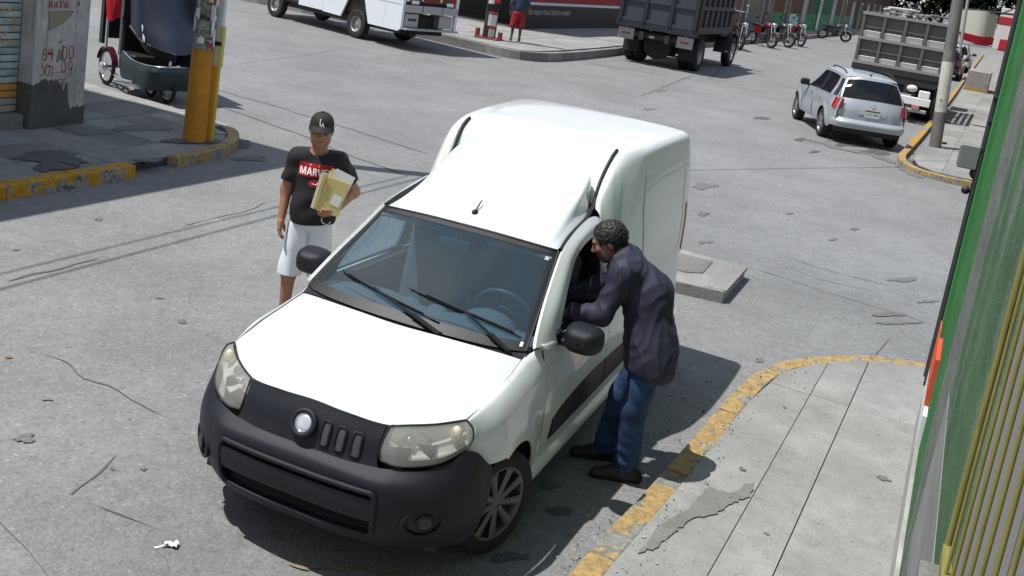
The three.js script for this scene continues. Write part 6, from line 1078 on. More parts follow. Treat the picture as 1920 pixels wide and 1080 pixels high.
{ const t = thing('windscreen_board', 'white edged plastic windscreen standing among the motorbikes', 'windscreen', [-12.2, 0.0, -68], 0.5); part(t, 'pane', box(0.5, 0.9, 0.03, 0, 1.25, 0, 0.1), mat([0.3, 0.42, 0.5], 0.1)); part(t, 'frame', [bar([-0.22, 0, 0], [-0.22, 1.7, 0], 0.025), bar([0.22, 0, 0], [0.22, 1.7, 0], 0.025), bar([-0.22, 1.7, 0], [0.22, 1.7, 0], 0.025)], mat([0.6, 0.6, 0.6], 0.4, 0.5)); part(t, 'foot', box(0.7, 0.05, 0.4, 0, 0.025, 0, 0.02), M.black); }

// ---------- people ----------
const cone = (a, b, ra, rb = ra, k = 0.04) => ({ a, b, ra, rb, k });
const ell = (c, r, k = 0.04) => ({ c, r, k });
function fieldOf(prims) {
  const Q = prims.map((p) => (p.c ? p : { ...p, d: [p.b[0] - p.a[0], p.b[1] - p.a[1], p.b[2] - p.a[2]], l: 0 })); for (const p of Q) if (p.d) p.l = p.d[0] ** 2 + p.d[1] ** 2 + p.d[2] ** 2 || 1e-9;
  return (x, y, z) => {
    let r = 1e3;
    for (const p of Q) {
      let d;
      if (p.c) { const X = (x - p.c[0]) / p.r[0], Y = (y - p.c[1]) / p.r[1], Z = (z - p.c[2]) / p.r[2], k0 = Math.hypot(X, Y, Z), k1 = Math.hypot(X / p.r[0], Y / p.r[1], Z / p.r[2]); d = k1 > 1e-9 ? k0 * (k0 - 1) / k1 : -Math.min(...p.r); }
      else { const ax = x - p.a[0], ay = y - p.a[1], az = z - p.a[2], t = clamp((ax * p.d[0] + ay * p.d[1] + az * p.d[2]) / p.l); d = Math.hypot(ax - p.d[0] * t, ay - p.d[1] * t, az - p.d[2] * t) - (p.ra + (p.rb - p.ra) * t); }
      const k = p.k, h = Math.max(k - Math.abs(r - d), 0) / k; r = Math.min(r, d) - h * h * k * 0.25;
    }
    return r;
  };
}
function nets(f, lo, hi, c) {   // naive surface nets
  const n = [0, 1, 2].map((i) => Math.ceil((hi[i] - lo[i]) / c) + 1), [nx, ny, nz] = n, F = new Float32Array(nx * ny * nz), at = (i, j, k) => (k * ny + j) * nx + i;
  for (let k = 0; k < nz; k++) for (let j = 0; j < ny; j++) for (let i = 0; i < nx; i++) F[at(i, j, k)] = f(lo[0] + i * c, lo[1] + j * c, lo[2] + k * c);
  const id = new Int32Array(nx * ny * nz).fill(-1), P = [], N = [], I = [];
  for (let k = 0; k < nz - 1; k++) for (let j = 0; j < ny - 1; j++) for (let i = 0; i < nx - 1; i++) {
    let s = 0, X = 0, Y = 0, Z = 0; const v = [];
    for (let q = 0; q < 8; q++) v.push(F[at(i + (q & 1), j + ((q >> 1) & 1), k + (q >> 2))]);
    if (v.every((a) => a > 0) || v.every((a) => a <= 0)) continue;
    for (let q = 0; q < 8; q++) for (let b = 1; b < 8; b <<= 1) { const r = q ^ b; if (r < q || (v[q] > 0) === (v[r] > 0)) continue; const t = v[q] / (v[q] - v[r]); X += (q & 1) + ((r & 1) - (q & 1)) * t; Y += ((q >> 1) & 1) + (((r >> 1) & 1) - ((q >> 1) & 1)) * t; Z += (q >> 2) + ((r >> 2) - (q >> 2)) * t; s++; }
    const x = lo[0] + (i + X / s) * c, y = lo[1] + (j + Y / s) * c, z = lo[2] + (k + Z / s) * c, e = c * 0.4;
    id[at(i, j, k)] = P.length / 3; P.push(x, y, z);
    const g = [f(x + e, y, z) - f(x - e, y, z), f(x, y + e, z) - f(x, y - e, z), f(x, y, z + e) - f(x, y, z - e)], l = Math.hypot(...g) || 1; N.push(g[0] / l, g[1] / l, g[2] / l);
  }
  const quad = (a, b, d, e, flip) => { if (a < 0 || b < 0 || d < 0 || e < 0) return; flip ? I.push(a, d, b, b, d, e) : I.push(a, b, d, b, e, d); };
  for (let k = 1; k < nz - 1; k++) for (let j = 1; j < ny - 1; j++) for (let i = 1; i < nx - 1; i++) {
    const o = F[at(i, j, k)] > 0;
    if (o !== F[at(i + 1, j, k)] > 0) quad(id[at(i, j - 1, k - 1)], id[at(i, j, k - 1)], id[at(i, j - 1, k)], id[at(i, j, k)], o);
    if (o !== F[at(i, j + 1, k)] > 0) quad(id[at(i - 1, j, k - 1)], id[at(i, j, k - 1)], id[at(i - 1, j, k)], id[at(i, j, k)], !o);
    if (o !== F[at(i, j, k + 1)] > 0) quad(id[at(i - 1, j - 1, k)], id[at(i, j - 1, k)], id[at(i - 1, j, k)], id[at(i, j, k)], o);
  }
  const g = new THREE.BufferGeometry(); g.setAttribute('position', new THREE.Float32BufferAttribute(P, 3)); g.setAttribute('normal', new THREE.Float32BufferAttribute(N, 3)); g.setAttribute('uv', new THREE.Float32BufferAttribute(new Float32Array(P.length / 3 * 2), 2)); g.setIndex(I); return g;
}
const add = (a, b, s = 1) => a.map((v, i) => v + b[i] * s);
const unit = (a) => { const l = Math.hypot(...a); return a.map((v) => v / l); };
const cross = (a, b) => [a[1] * b[2] - a[2] * b[1], a[2] * b[0] - a[0] * b[2], a[0] * b[1] - a[1] * b[0]];
// hand: wrist, direction of fingers, palm normal (where the palm faces), thumb side (+1/-1), curl 0..1
function handPrims(w, dir, palm, side, curl) {
  const d = unit(dir), n = unit(palm), s = unit(cross(d, n)).map((v) => v * side), L = [];
  const P = (u, v, q) => add(add(add(w, d, u), s, v), n, q);
  L.push(cone(P(-0.02, 0, 0), P(0.02, 0, 0), 0.026, 0.026, 0.02), cone(P(0.02, 0.018, 0), P(0.075, 0.026, 0), 0.018, 0.016, 0.02), cone(P(0.02, -0.016, 0), P(0.07, -0.026, 0), 0.017, 0.014, 0.02), cone(P(0.02, 0, 0), P(0.08, 0, 0), 0.018, 0.016, 0.02));
  const len = [0.068, 0.078, 0.072, 0.055], off = [0.03, 0.01, -0.01, -0.029];
  for (let i = 0; i < 4; i++) { const b = P(0.08 - Math.abs(i - 1.2) * 0.004, off[i], 0), l = len[i]; let a = curl * 0.7, p = b; for (const [f, r0, r1] of [[0.45, 0.0098, 0.009], [0.32, 0.009, 0.0083], [0.23, 0.0083, 0.007]]) { const q = add(add(p, d, l * f * Math.cos(a)), n, l * f * Math.sin(a)); L.push(cone(p, q, r0, r1, 0.006)); p = q; a += curl * 0.95; } }
  const t0 = P(0.015, 0.028, 0.004), t1 = P(0.05, 0.052, 0.012 + 0.02 * curl), t2 = P(0.082, 0.052, 0.016 + 0.035 * curl); L.push(cone(t0, t1, 0.014, 0.0115, 0.012), cone(t1, t2, 0.0112, 0.009, 0.006));
  return L;
}
function handMesh(w, dir, palm, side, curl) { const L = handPrims(w, dir, palm, side, curl), f = fieldOf(L), m = 0.22; return nets(f, w.map((v) => v - m * 0.9), w.map((v) => v + m * 0.9), 0.0052); }
// head in its own frame: y up, z face; then placed by a matrix
function headMesh(M4) {
  const L = [ell([0, 0.03, -0.012], [0.076, 0.098, 0.098], 0.03), ell([0, -0.03, 0.022], [0.062, 0.08, 0.07], 0.03), cone([0, -0.085, 0.045], [0, -0.088, 0.058], 0.026, 0.022, 0.03), ell([0.052, -0.05, 0.02], [0.022, 0.04, 0.04], 0.03), ell([-0.052, -0.05, 0.02], [0.022, 0.04, 0.04], 0.03), cone([0, 0.022, 0.086], [0, -0.016, 0.108], 0.009, 0.013, 0.014), ell([0.013, -0.019, 0.095], [0.009, 0.008, 0.01], 0.008), ell([-0.013, -0.019, 0.095], [0.009, 0.008, 0.01], 0.008), cone([-0.032, 0.038, 0.08], [0.032, 0.038, 0.08], 0.011, 0.011, 0.016), cone([-0.02, -0.046, 0.087], [0.02, -0.046, 0.087], 0.0075, 0.0075, 0.008), cone([-0.017, -0.058, 0.085], [0.017, -0.058, 0.085], 0.008, 0.008, 0.008), ell([0.079, 0.0, -0.01], [0.011, 0.03, 0.02], 0.01), ell([-0.079, 0.0, -0.01], [0.011, 0.03, 0.02], 0.01), ell([0.04, -0.008, 0.07], [0.022, 0.02, 0.02], 0.02), ell([-0.04, -0.008, 0.07], [0.022, 0.02, 0.02], 0.02)];
  const f0 = fieldOf(L), eye = (x, y, z, s) => Math.hypot((x - s * 0.031) / 0.017, (y - 0.017) / 0.0095, (z - 0.094) / 0.017) - 1;
  const f = (x, y, z) => Math.max(f0(x, y, z), -Math.min(eye(x, y, z, 1), eye(x, y, z, -1)) * 0.01, -(Math.hypot((y + 0.0515) / 0.0018, (z - 0.097) / 0.012, x / 0.024) - 1) * 0.0018);
  return nets(f, [-0.11, -0.13, -0.13], [0.11, 0.15, 0.13], 0.0052).applyMatrix4(M4);
}
const eyesGeo = (M4) => [1, -1].map((s) => ball(0.0125, s * 0.031, 0.017, 0.0795, 1, 0.75, 1, 14, 10).applyMatrix4(M4));
const clothBump = tex(512, 512, (u, v) => 0.5 + (noise(u * 256, v * 256, 2, 256) - 0.5) * 0.4 + (fbm(u * 14, v * 14, 4, 14, 8) - 0.5) * 0.5, false);
const fold = (x, y, z, s, a) => a * (Math.sin((x * 31 + y * 17 + z * 23) * s + 3 * noise(x * 7 + 4, y * 7, z * 7 + 2)) * 0.5 + (noise(x * 16, y * 11, z * 16 + 5) - 0.5) * 1.2);
const skinMat = (r, g, b) => mat([r, g, b], 0.55, 0, { map: metres(tex(256, 256, (u, v) => { const n = fbm(u * 12, v * 12, 3, 12, 3), f = noise(u * 90, v * 90, 3, 90), q = 0.93 + (n - 0.5) * 0.12 + (f - 0.5) * 0.06; return [q, q * 0.985, q * 0.97]; }), 0.3) });

// --- person carrying yellow folders ---
{
  const px = -4.36, pz = -6.58, turn = Math.atan2(4.36, 6.58) - 0.04;
  const t = thing('person', 'person in black cap, printed black shirt and white shorts standing beyond the van', 'person', [px, 0, pz], turn);
  const skin = skinMat(0.36, 0.175, 0.105);
  const sh = [0.16, 1.385, -0.01], el = [0.29, 1.165, -0.03], wr = [0.165, 1.055, 0.2], shR = [-0.15, 1.38, -0.01], elR = [-0.205, 1.125, -0.04], wrR = [-0.215, 0.9, 0.03];
  const arm = [cone(sh, el, 0.052, 0.044), cone(el, wr, 0.043, 0.029), cone(shR, elR, 0.052, 0.044), cone(elR, wrR, 0.043, 0.028)];
  const torso = [ell([0, 1.26, 0.0], [0.158, 0.19, 0.108], 0.07), ell([0.01, 1.08, 0.012], [0.146, 0.17, 0.115], 0.07), ell([0.01, 0.94, 0.0], [0.135, 0.11, 0.095], 0.07), cone([-0.11, 1.375, -0.01], [0.12, 1.38, -0.01], 0.055, 0.055, 0.07)];
  const legs = [1, -1].flatMap((s) => [cone([s * 0.075, 0.88, 0], [s * 0.112, 0.49, 0.015], 0.058, 0.052), cone([s * 0.115, 0.49, 0.015], [s * 0.12, 0.1, -0.01], 0.055, 0.036)]);
  const neck = [cone([0, 1.4, -0.015], [0, 1.54, 0.01], 0.062, 0.056, 0.05)];
  const HM = new THREE.Matrix4().makeTranslation(0, 1.6, 0.028).multiply(new THREE.Matrix4().makeRotationFromEuler(new THREE.Euler(0.14, 0.02, 0.02)));
  const skinTorso = [ell([0, 1.26, 0.0], [0.145, 0.18, 0.095], 0.05), ell([0.01, 1.08, 0.005], [0.12, 0.16, 0.09], 0.05), ell([0.01, 0.94, 0.0], [0.115, 0.1, 0.08], 0.05), cone([-0.11, 1.375, -0.01], [0.12, 1.38, -0.01], 0.048, 0.048, 0.05)];
  const body = merge(nets(fieldOf([...skinTorso, ...neck, ...arm, ...legs]), [-0.4, 0.04, -0.22], [0.42, 1.58, 0.3], 0.0125), headMesh(HM), handMesh(wr, [-0.72, -0.1, 0.42], [0.1, 0.5, -0.75], 1, 0.5), handMesh(wrR, [-0.06, -0.95, 0.2], [0.95, 0, 0.1], -1, 0.4));
  part(t, 'body', body, skin);
  part(t, 'eye', eyesGeo(HM)[0], mat([0.1, 0.08, 0.07], 0.3)); part(t, 'eye', eyesGeo(HM)[1], mat([0.1, 0.08, 0.07], 0.3));
  const hairF = (x, y, z) => Math.max(Math.hypot(x / 0.083, (y - 0.03) / 0.1, (z + 0.014) / 0.104) - 1, (z - 0.03 - (y > 0 ? 0 : 0.02)) * 10, (-y - 0.05) * 10) * 0.08;
  part(t, 'hair', nets(hairF, [-0.11, -0.08, -0.13], [0.11, 0.14, 0.06], 0.008).applyMatrix4(HM), mat([0.008, 0.007, 0.007], 0.7));
  // T-shirt
  const shirtMat = mat([0.008, 0.008, 0.009], 0.85, 0, { bumpMap: metres(clothBump, 0.4), bumpScale: 0.002, sheen: 0.3, sheenColor: new THREE.Color(0.1, 0.1, 0.1), sheenRoughness: 0.6 });
  const cutArm = (a, b, k, x, y, z) => { const d = [b[0] - a[0], b[1] - a[1], b[2] - a[2]], l = Math.hypot(...d); return ((x - a[0]) * d[0] + (y - a[1]) * d[1] + (z - a[2]) * d[2]) / l - l * k; };
  const sT = fieldOf([...torso, cone([-0.12, 1.378, -0.01], [0.13, 1.383, -0.01], 0.056, 0.056, 0.07), cone([0, 1.39, -0.012], [0, 1.45, -0.008], 0.072, 0.066, 0.07), ell([0.01, 0.98, 0.008], [0.158, 0.15, 0.122], 0.07)]), sA = fieldOf([cone(sh, add(sh, add(el, sh, -1), 0.75), 0.058, 0.064)]), sB = fieldOf([cone(shR, add(shR, add(elR, shR, -1), 0.75), 0.058, 0.064)]);
  const shirtF = (x, y, z) => { const A = Math.max(sA(x, y, z), cutArm(sh, el, 0.68, x, y, z)), B = Math.max(sB(x, y, z), cutArm(shR, elR, 0.66, x, y, z)); const k = 0.04, m2 = (a, b) => { const h = Math.max(k - Math.abs(a - b), 0) / k; return Math.min(a, b) - h * h * k * 0.25; }; let d = m2(m2(sT(x, y, z), A), B) - 0.012 + fold(x, y, z, 0.55, 0.006) + 0.004 * Math.sin((y * 30 - x * 22) + 5 * noise(x * 5 + 1, y * 5)); d = Math.max(d, 0.905 + 0.01 * Math.sin(x * 9) - y, -(Math.hypot(x / 0.078, (y - 1.475) / 0.062, (z - 0.03) / 0.085) - 1) * 0.06, y - 1.455); return d; };
  const shirt = part(t, 'shirt', nets(shirtF, [-0.4, 0.86, -0.24], [0.42, 1.5, 0.26], 0.0105), shirtMat);
  const onShirt = (x, y) => { let z = 0.32; for (let i = 0; i < 70; i++) { const d = shirtF(x, y, z); if (d < 0.0012) break; z -= Math.max(0.0012, d * 0.8); } return z + 0.0028; };
  const print = canvasTex(512, 256, (c, w, h) => { c.fillStyle = 'rgb(158,20,28)'; c.fillRect(0, 0, w, h); c.fillStyle = 'rgb(232,226,226)'; c.fillRect(0, 70, w, 150); c.fillStyle = 'rgb(160,22,30)'; c.fillRect(0, 70, w, 150); c.fillStyle = 'rgb(240,238,238)'; c.font = 'bold 186px sans-serif'; c.fillText('MARVEL', 8, 222, 496); c.fillStyle = 'rgb(235,220,220)'; c.beginPath(); c.arc(170, 34, 12, 0, 7); c.arc(300, 40, 10, 0, 7); c.fill(); });
  part(shirt, 'chest_print', sheet((u, v) => { const x = lerp(-0.128, 0.122, v), y = lerp(1.272, 1.375, 1 - u) - 0.006 * v; return [x, y, onShirt(x, y)]; }, 10, 20, 0, null), null).material = new THREE.MeshStandardMaterial({ map: print, roughness: 0.8 });
  { const g = shirt.children[0].geometry, uv = g.attributes.uv; for (let i = 0; i < uv.count; i++) { const u = uv.getX(i), v = uv.getY(i); uv.setXY(i, v, 1 - u); } }
  part(shirt, 'chest_emblem', sheet((u, v) => { const a = v * 6.283, r = 0.036 * u, x = 0.0 + Math.cos(a) * r * 1.25, y = 1.225 + Math.sin(a) * r * 0.8; return [x, y, onShirt(x, y)]; }, 3, 20), mat([0.42, 0.02, 0.03], 0.8));
  part(shirt, 'emblem_mark', [beam([-0.02, 1.223, onShirt(-0.02, 1.223) + 0.002], [0.01, 1.217, onShirt(0.01, 1.217) + 0.002], 0.012, 0.004), beam([0.01, 1.217, onShirt(0.01, 1.217) + 0.002], [0.03, 1.235, onShirt(0.03, 1.235) + 0.002], 0.01, 0.004)], mat([0.7, 0.66, 0.66], 0.8));
  // shorts
  const shF = fieldOf([ell([0.01, 0.92, 0.0], [0.15, 0.09, 0.115], 0.05), ...[1, -1].map((q) => cone([q * 0.075, 0.86, 0.003], [q * 0.112, 0.48, 0.015], 0.078, 0.083, 0.01))]);
  part(t, 'shorts', nets((x, y, z) => Math.max(shF(x, y, z) - 0.006 + fold(x, y, z, 0.8, 0.006) + 0.004 * Math.sin(Math.atan2(z, Math.abs(x) - 0.11) * 5 + y * 6), 0.485 - y, y - 0.965, -(Math.hypot(x - Math.sign(x) * 0.11, z - 0.012) - 0.064) - Math.max(0, (y - 0.53) * 5)), [-0.27, 0.45, -0.2], [0.27, 1.0, 0.22], 0.0095), mat([0.62, 0.64, 0.68], 0.85, 0, { bumpMap: metres(clothBump, 0.4), bumpScale: 0.002 }));
  part(t, 'waist_cord', tube([[0.08, 0.985, 0.14], [0.09, 0.95, 0.145], [0.13, 0.93, 0.13], [0.15, 0.95, 0.11]], 0.004, 5), mat([0.6, 0.6, 0.6], 0.6));
  // shoes
  for (const s of [1, -1]) part(t, 'shoe', nets(fieldOf([cone([s * 0.11, 0.05, -0.05], [s * 0.125, 0.042, 0.15], 0.046, 0.04, 0.03), cone([s * 0.11, 0.07, -0.03], [s * 0.11, 0.1, -0.02], 0.045, 0.042, 0.03)]), [s * 0.11 - 0.09, -0.01, -0.12], [s * 0.11 + 0.1, 0.16, 0.22], 0.009), mat([0.03, 0.03, 0.032], 0.7));
  // cap
  const C = new THREE.Group(); C.name = 'cap'; t.add(C); C.applyMatrix4(HM);
  const capMat = mat([0.01, 0.01, 0.011], 0.8, 0, { bumpMap: metres(clothBump, 0.25), bumpScale: 0.001 });
  part(C, 'crown', sheet((u, v) => { const a = v * Math.PI * 2, e = u * Math.PI / 2, y = 0.045 + Math.sin(e) * 0.1, r = Math.pow(Math.cos(e), 0.75); return [Math.sin(a) * 0.09 * r, y + 0.01 * Math.cos(a) * (1 - u), -0.01 + Math.cos(a) * 0.108 * r]; }, 16, 36, -0.004), capMat);
  part(C, 'peak', sheet((u, v) => { const a = lerp(-1.25, 1.25, v), r = 1 + u * 0.62 * Math.cos(a) ** 0.7; return [Math.sin(a) * 0.089 * (1 + u * 0.06), 0.05 + 0.012 * Math.cos(a) - u * 0.026 + 0.02 * u * (Math.cos(a) - 1) * 0.6, -0.01 + Math.cos(a) * 0.106 * r]; }, 8, 24, -0.005), capMat);
  part(C, 'button', ball(0.009, 0, 0.147, -0.01), capMat);
  const onCap = (x, y) => { const e = Math.asin(clamp((y - 0.045) / 0.1, 0, 0.99)), r = Math.pow(Math.cos(e), 0.75), sa = clamp(x / (0.09 * r), -0.95, 0.95); return [x, y + 0.005, -0.01 + Math.sqrt(1 - sa * sa) * 0.108 * r + 0.007]; };
  const mono = mat([0.72, 0.72, 0.72], 0.7), str = (p, w = 0.0052) => { for (let i = 0; i < p.length - 1; i++) part(C, 'monogram', beam(onCap(...p[i]), onCap(...p[i + 1]), w, 0.004, [0, 0, 1]), mono); };
  str([[-0.012, 0.112], [-0.012, 0.072], [0.012, 0.072]]); str([[-0.002, 0.058], [0.008, 0.092], [0.019, 0.058]]); str([[0.003, 0.07], [0.014, 0.07]]); str([[-0.016, 0.112], [-0.006, 0.112]]);
  // folders held against the belly
  const F = thing('document_folders', 'yellow card folders and papers held under the arm of the capped person', 'folders', [px, 0, pz], turn);
  const fy = mat([0.56, 0.47, 0.19], 0.75, 0, { map: metres(dustMap, 0.3) }), fz = mat([0.62, 0.54, 0.27], 0.75), fo = mat([0.6, 0.3, 0.05], 0.6), wp = mat([0.62, 0.62, 0.6], 0.8);
  const Q4 = new THREE.Matrix4().compose(new THREE.Vector3(0.14, 1.2, 0.21), new THREE.Quaternion().setFromEuler(new THREE.Euler(-0.12, 0.1, -0.22)), new THREE.Vector3(1, 1, 1)), put = (g) => g.applyMatrix4(Q4);
  part(F, 'folder', put(box(0.18, 0.29, 0.012, 0.015, 0.012, -0.016, 0.003, [0, 0, -0.1])), fz);
  part(F, 'paper', put(box(0.15, 0.24, 0.003, 0.03, 0.045, -0.006, 0, [0, 0, -0.14])), wp);
  part(F, 'folder', put(box(0.17, 0.26, 0.012, 0.012, -0.03, 0.008, 0.003)), fy);
  part(F, 'paper_label', put(box(0.07, 0.08, 0.002, 0.045, -0.05, 0.0155, 0, [0, 0, -0.1])), wp);
  part(F, 'folder', put(box(0.05, 0.27, 0.01, -0.088, -0.02, 0.012, 0.003, [0, 0.5, 0.06])), fz);
  part(F, 'orange_strip', put(box(0.014, 0.1, 0.003, -0.062, 0.03, 0.021, 0, [0, 0, 0.05])), fo);
  part(F, 'paper', put(box(0.02, 0.25, 0.004, -0.11, -0.03, 0.01, 0, [0, 0.5, 0.06])), wp);
}
// --- person leaning into the van window ---
{
  const o = [-1.62, 0, -6.2], w = (x, y, z) => [x - o[0], y, z - o[2]];
  const t = thing('person', 'person in navy jacket and jeans leaning into the open van window', 'person', o);
  const skin = skinMat(0.2, 0.1, 0.065);
  const pel = w(-1.5, 0.93, -6.16), che = w(-1.63, 1.2, -6.18), shL = w(-1.745, 1.335, -6.03), shR = w(-1.83, 1.335, -6.36), nk = w(-1.82, 1.375, -6.19), hd = w(-1.915, 1.455, -6.16);
  const elL = w(-1.815, 1.075, -5.95), wrL = w(-2.02, 1.045, -5.885), elR = w(-2.0, 1.1, -6.33), wrR = w(-2.14, 1.06, -6.12);
  const hipL = w(-1.495, 0.9, -6.08), hipR = w(-1.555, 0.9, -6.25), knL = w(-1.555, 0.5, -6.1), knR = w(-1.68, 0.5, -6.27), anL = w(-1.55, 0.1, -6.16), anR = w(-1.755, 0.1, -6.34);
  const arms = [cone(shL, elL, 0.055, 0.045), cone(elL, wrL, 0.043, 0.03), cone(shR, elR, 0.055, 0.045), cone(elR, wrR, 0.043, 0.03)];
  const torso = [cone(pel, che, 0.08, 0.1, 0.05), cone(che, add(add(shL, shR), [0, 0, 0]).map((v) => v / 2), 0.112, 0.08, 0.06), cone(shL, shR, 0.058, 0.058, 0.06)];
  const legs = [cone(hipL, knL, 0.06, 0.05), cone(knL, anL, 0.05, 0.038), cone(hipR, knR, 0.06, 0.05), cone(knR, anR, 0.05, 0.038)];
  const HM = new THREE.Matrix4().makeTranslation(...hd).multiply(new THREE.Matrix4().makeRotationFromEuler(new THREE.Euler(0.5, -1.2, 0.0, 'YXZ')));
  part(t, 'body', merge(nets(fieldOf([...torso, ...arms, ...legs, cone(nk, add(hd, [0.01, -0.04, 0]), 0.062, 0.056, 0.05)]), [-0.6, 0.04, -0.32], [0.3, 1.46, 0.4], 0.0135), headMesh(HM), handMesh(wrL, [-0.9, 0.0, 0.25], [0, -1, 0], 1, 0.45), handMesh(wrR, [-0.8, 0, 0.5], [0, -1, 0], -1, 0.45)), skin);
  part(t, 'eye', eyesGeo(HM)[0], mat([0.1, 0.08, 0.07], 0.3)); part(t, 'eye', eyesGeo(HM)[1], mat([0.1, 0.08, 0.07], 0.3));
  const hairF = (x, y, z) => { const d = Math.hypot(x / 0.092, (y - 0.035) / 0.108, (z + 0.022) / 0.112) - 1; return Math.max(d * 0.085 + (noise(x * 95, y * 95, z * 95) - 0.5) * 0.008, (z - 0.055 - Math.max(0, y - 0.07)) * 0.8, (-y - 0.075 + Math.max(0, z) * 1.3) * 0.8, Math.abs(x) > 0.06 && y < 0.02 && z > -0.01 ? 0.01 : -1); };
  part(t, 'hair', nets(hairF, [-0.12, -0.11, -0.15], [0.12, 0.16, 0.1], 0.0062).applyMatrix4(HM), mat([0.003, 0.0028, 0.0026], 0.6));
  const jk = fieldOf([cone(w(-1.51, 0.84, -6.12), che, 0.128, 0.132, 0.08), cone(w(-1.535, 0.82, -6.21), w(-1.57, 0.97, -6.2), 0.126, 0.126, 0.08), cone(w(-1.515, 0.76, -6.12), w(-1.525, 0.9, -6.14), 0.122, 0.122, 0.08), cone(w(-1.55, 0.76, -6.24), w(-1.565, 0.9, -6.22), 0.116, 0.116, 0.08), cone(che, add(shL, shR).map((v) => v / 2), 0.13, 0.1, 0.09), cone(shL, shR, 0.074, 0.074, 0.08), cone(shL, elL, 0.066, 0.056, 0.05), cone(elL, wrL, 0.055, 0.042, 0.04), cone(shR, elR, 0.066, 0.056, 0.05), cone(elR, wrR, 0.055, 0.042, 0.04), cone(nk, add(nk, [-0.02, 0.035, 0.005]), 0.07, 0.066, 0.04)]);
  const hem = (x, y, z) => 0.765 - 0.12 * (x + 0.1) + 0.012 * Math.sin(z * 30) - y;
  const wrist = (x, y, z) => Math.max(...[[elL, wrL], [elR, wrR]].map(([a, b]) => { const d = add(b, a, -1), l = Math.hypot(...d), q = [x - a[0], y - a[1], z - a[2]], s = (q[0] * d[0] + q[1] * d[1] + q[2] * d[2]) / l, r = Math.hypot(...q.map((v, i) => v - d[i] / l * s)); return r < 0.1 && s > 0 ? s - l * 0.93 : -1; }));
  const jF = (x, y, z) => Math.max(jk(x, y, z) - 0.004 + fold(x, y, z, 0.7, 0.005) + 0.006 * Math.pow(Math.abs(Math.sin((y * 6 + x * 22 - z * 17) + 7 * noise(z * 5, y * 6, x * 5))), 0.6) - 0.014 + 0.005 * Math.abs(Math.sin(y * 24 - x * 26 + z * 12 + 9 * noise(x * 8, z * 8, y * 6))), hem(x, y, z), wrist(x, y, z));
  const jm = mat([0.015, 0.016, 0.034], 0.72, 0, { bumpMap: metres(clothBump, 0.3), bumpScale: 0.002, sheen: 0.4, sheenColor: new THREE.Color(0.12, 0.12, 0.2), sheenRoughness: 0.5 });
  const jkt = part(t, 'jacket', nets(jF, [-0.62, 0.66, -0.4], [0.42, 1.5, 0.42], 0.0115), jm);
  part(jkt, 'collar', sheet((u, v) => { const a = v * Math.PI * 2, r = 0.078 + 0.012 * u; return [nk[0] + Math.cos(a) * r * 1.0 - 0.01 + 0.02 * (1 - u), nk[1] + 0.035 - u * 0.03 + Math.cos(a) * 0.03, nk[2] + Math.sin(a) * r]; }, 4, 28, 0.006), jm);
  const jn = fieldOf([cone(add(pel, [0, -0.05, 0]), add(pel, [-0.01, 0.0, 0]), 0.1, 0.095, 0.05), cone(hipL, knL, 0.088, 0.078, 0.04), cone(knL, add(anL, [0, 0.02, 0]), 0.078, 0.072, 0.03), cone(hipR, knR, 0.092, 0.08, 0.04), cone(knR, add(anR, [0, 0.02, 0]), 0.078, 0.072, 0.03)]);
  const denim = mat([0.85, 0.9, 1], 0.85, 0, { map: metres(tex(512, 512, (u, v) => { const n = fbm(u * 9, v * 9, 4, 9, 5), f = noise(u * 250, v * 250, 3, 250), q = 0.8 + (n - 0.5) * 0.7 + (f - 0.5) * 0.25; return [0.17 * q, 0.285 * q, 0.43 * q]; }), 0.5), bumpMap: metres(clothBump, 0.3), bumpScale: 0.002 });
  const jeansG = nets((x, y, z) => Math.max(jn(x, y, z) - 0.004 + fold(x, y, z, 0.9, 0.0065) + (y < 0.35 ? 0.006 * Math.sin(y * 75 + x * 8) * (0.35 - y) / 0.3 : 0), 0.055 - y, y - 0.92), [-0.32, 0.02, -0.36], [0.32, 1.02, 0.34], 0.0115);
  part(t, 'jeans', boxUV(jeansG, 1), denim);
  for (const a of [anL, anR]) { const d = unit([-0.86, 0, 0.45]); const sf = fieldOf([cone(add([a[0], 0.055, a[2]], d, -0.06), add([a[0], 0.05, a[2]], d, 0.06), 0.047, 0.044, 0.04), cone(add([a[0], 0.045, a[2]], d, 0.06), add([a[0], 0.03, a[2]], d, 0.175), 0.044, 0.034, 0.04), cone([a[0], 0.07, a[2]], [a[0], 0.11, a[2]], 0.05, 0.05, 0.03), cone(add([a[0], 0.022, a[2]], d, -0.085), add([a[0], 0.022, a[2]], d, 0.185), 0.03, 0.03, 0.03)]); part(t, 'shoe', nets((x, y, z) => Math.max(sf(x, y, z), 0.002 - y), [a[0] - 0.3, -0.02, a[2] - 0.2], [a[0] + 0.2, 0.18, a[2] + 0.2], 0.0085), mat([0.012, 0.011, 0.011], 0.6)); }
}
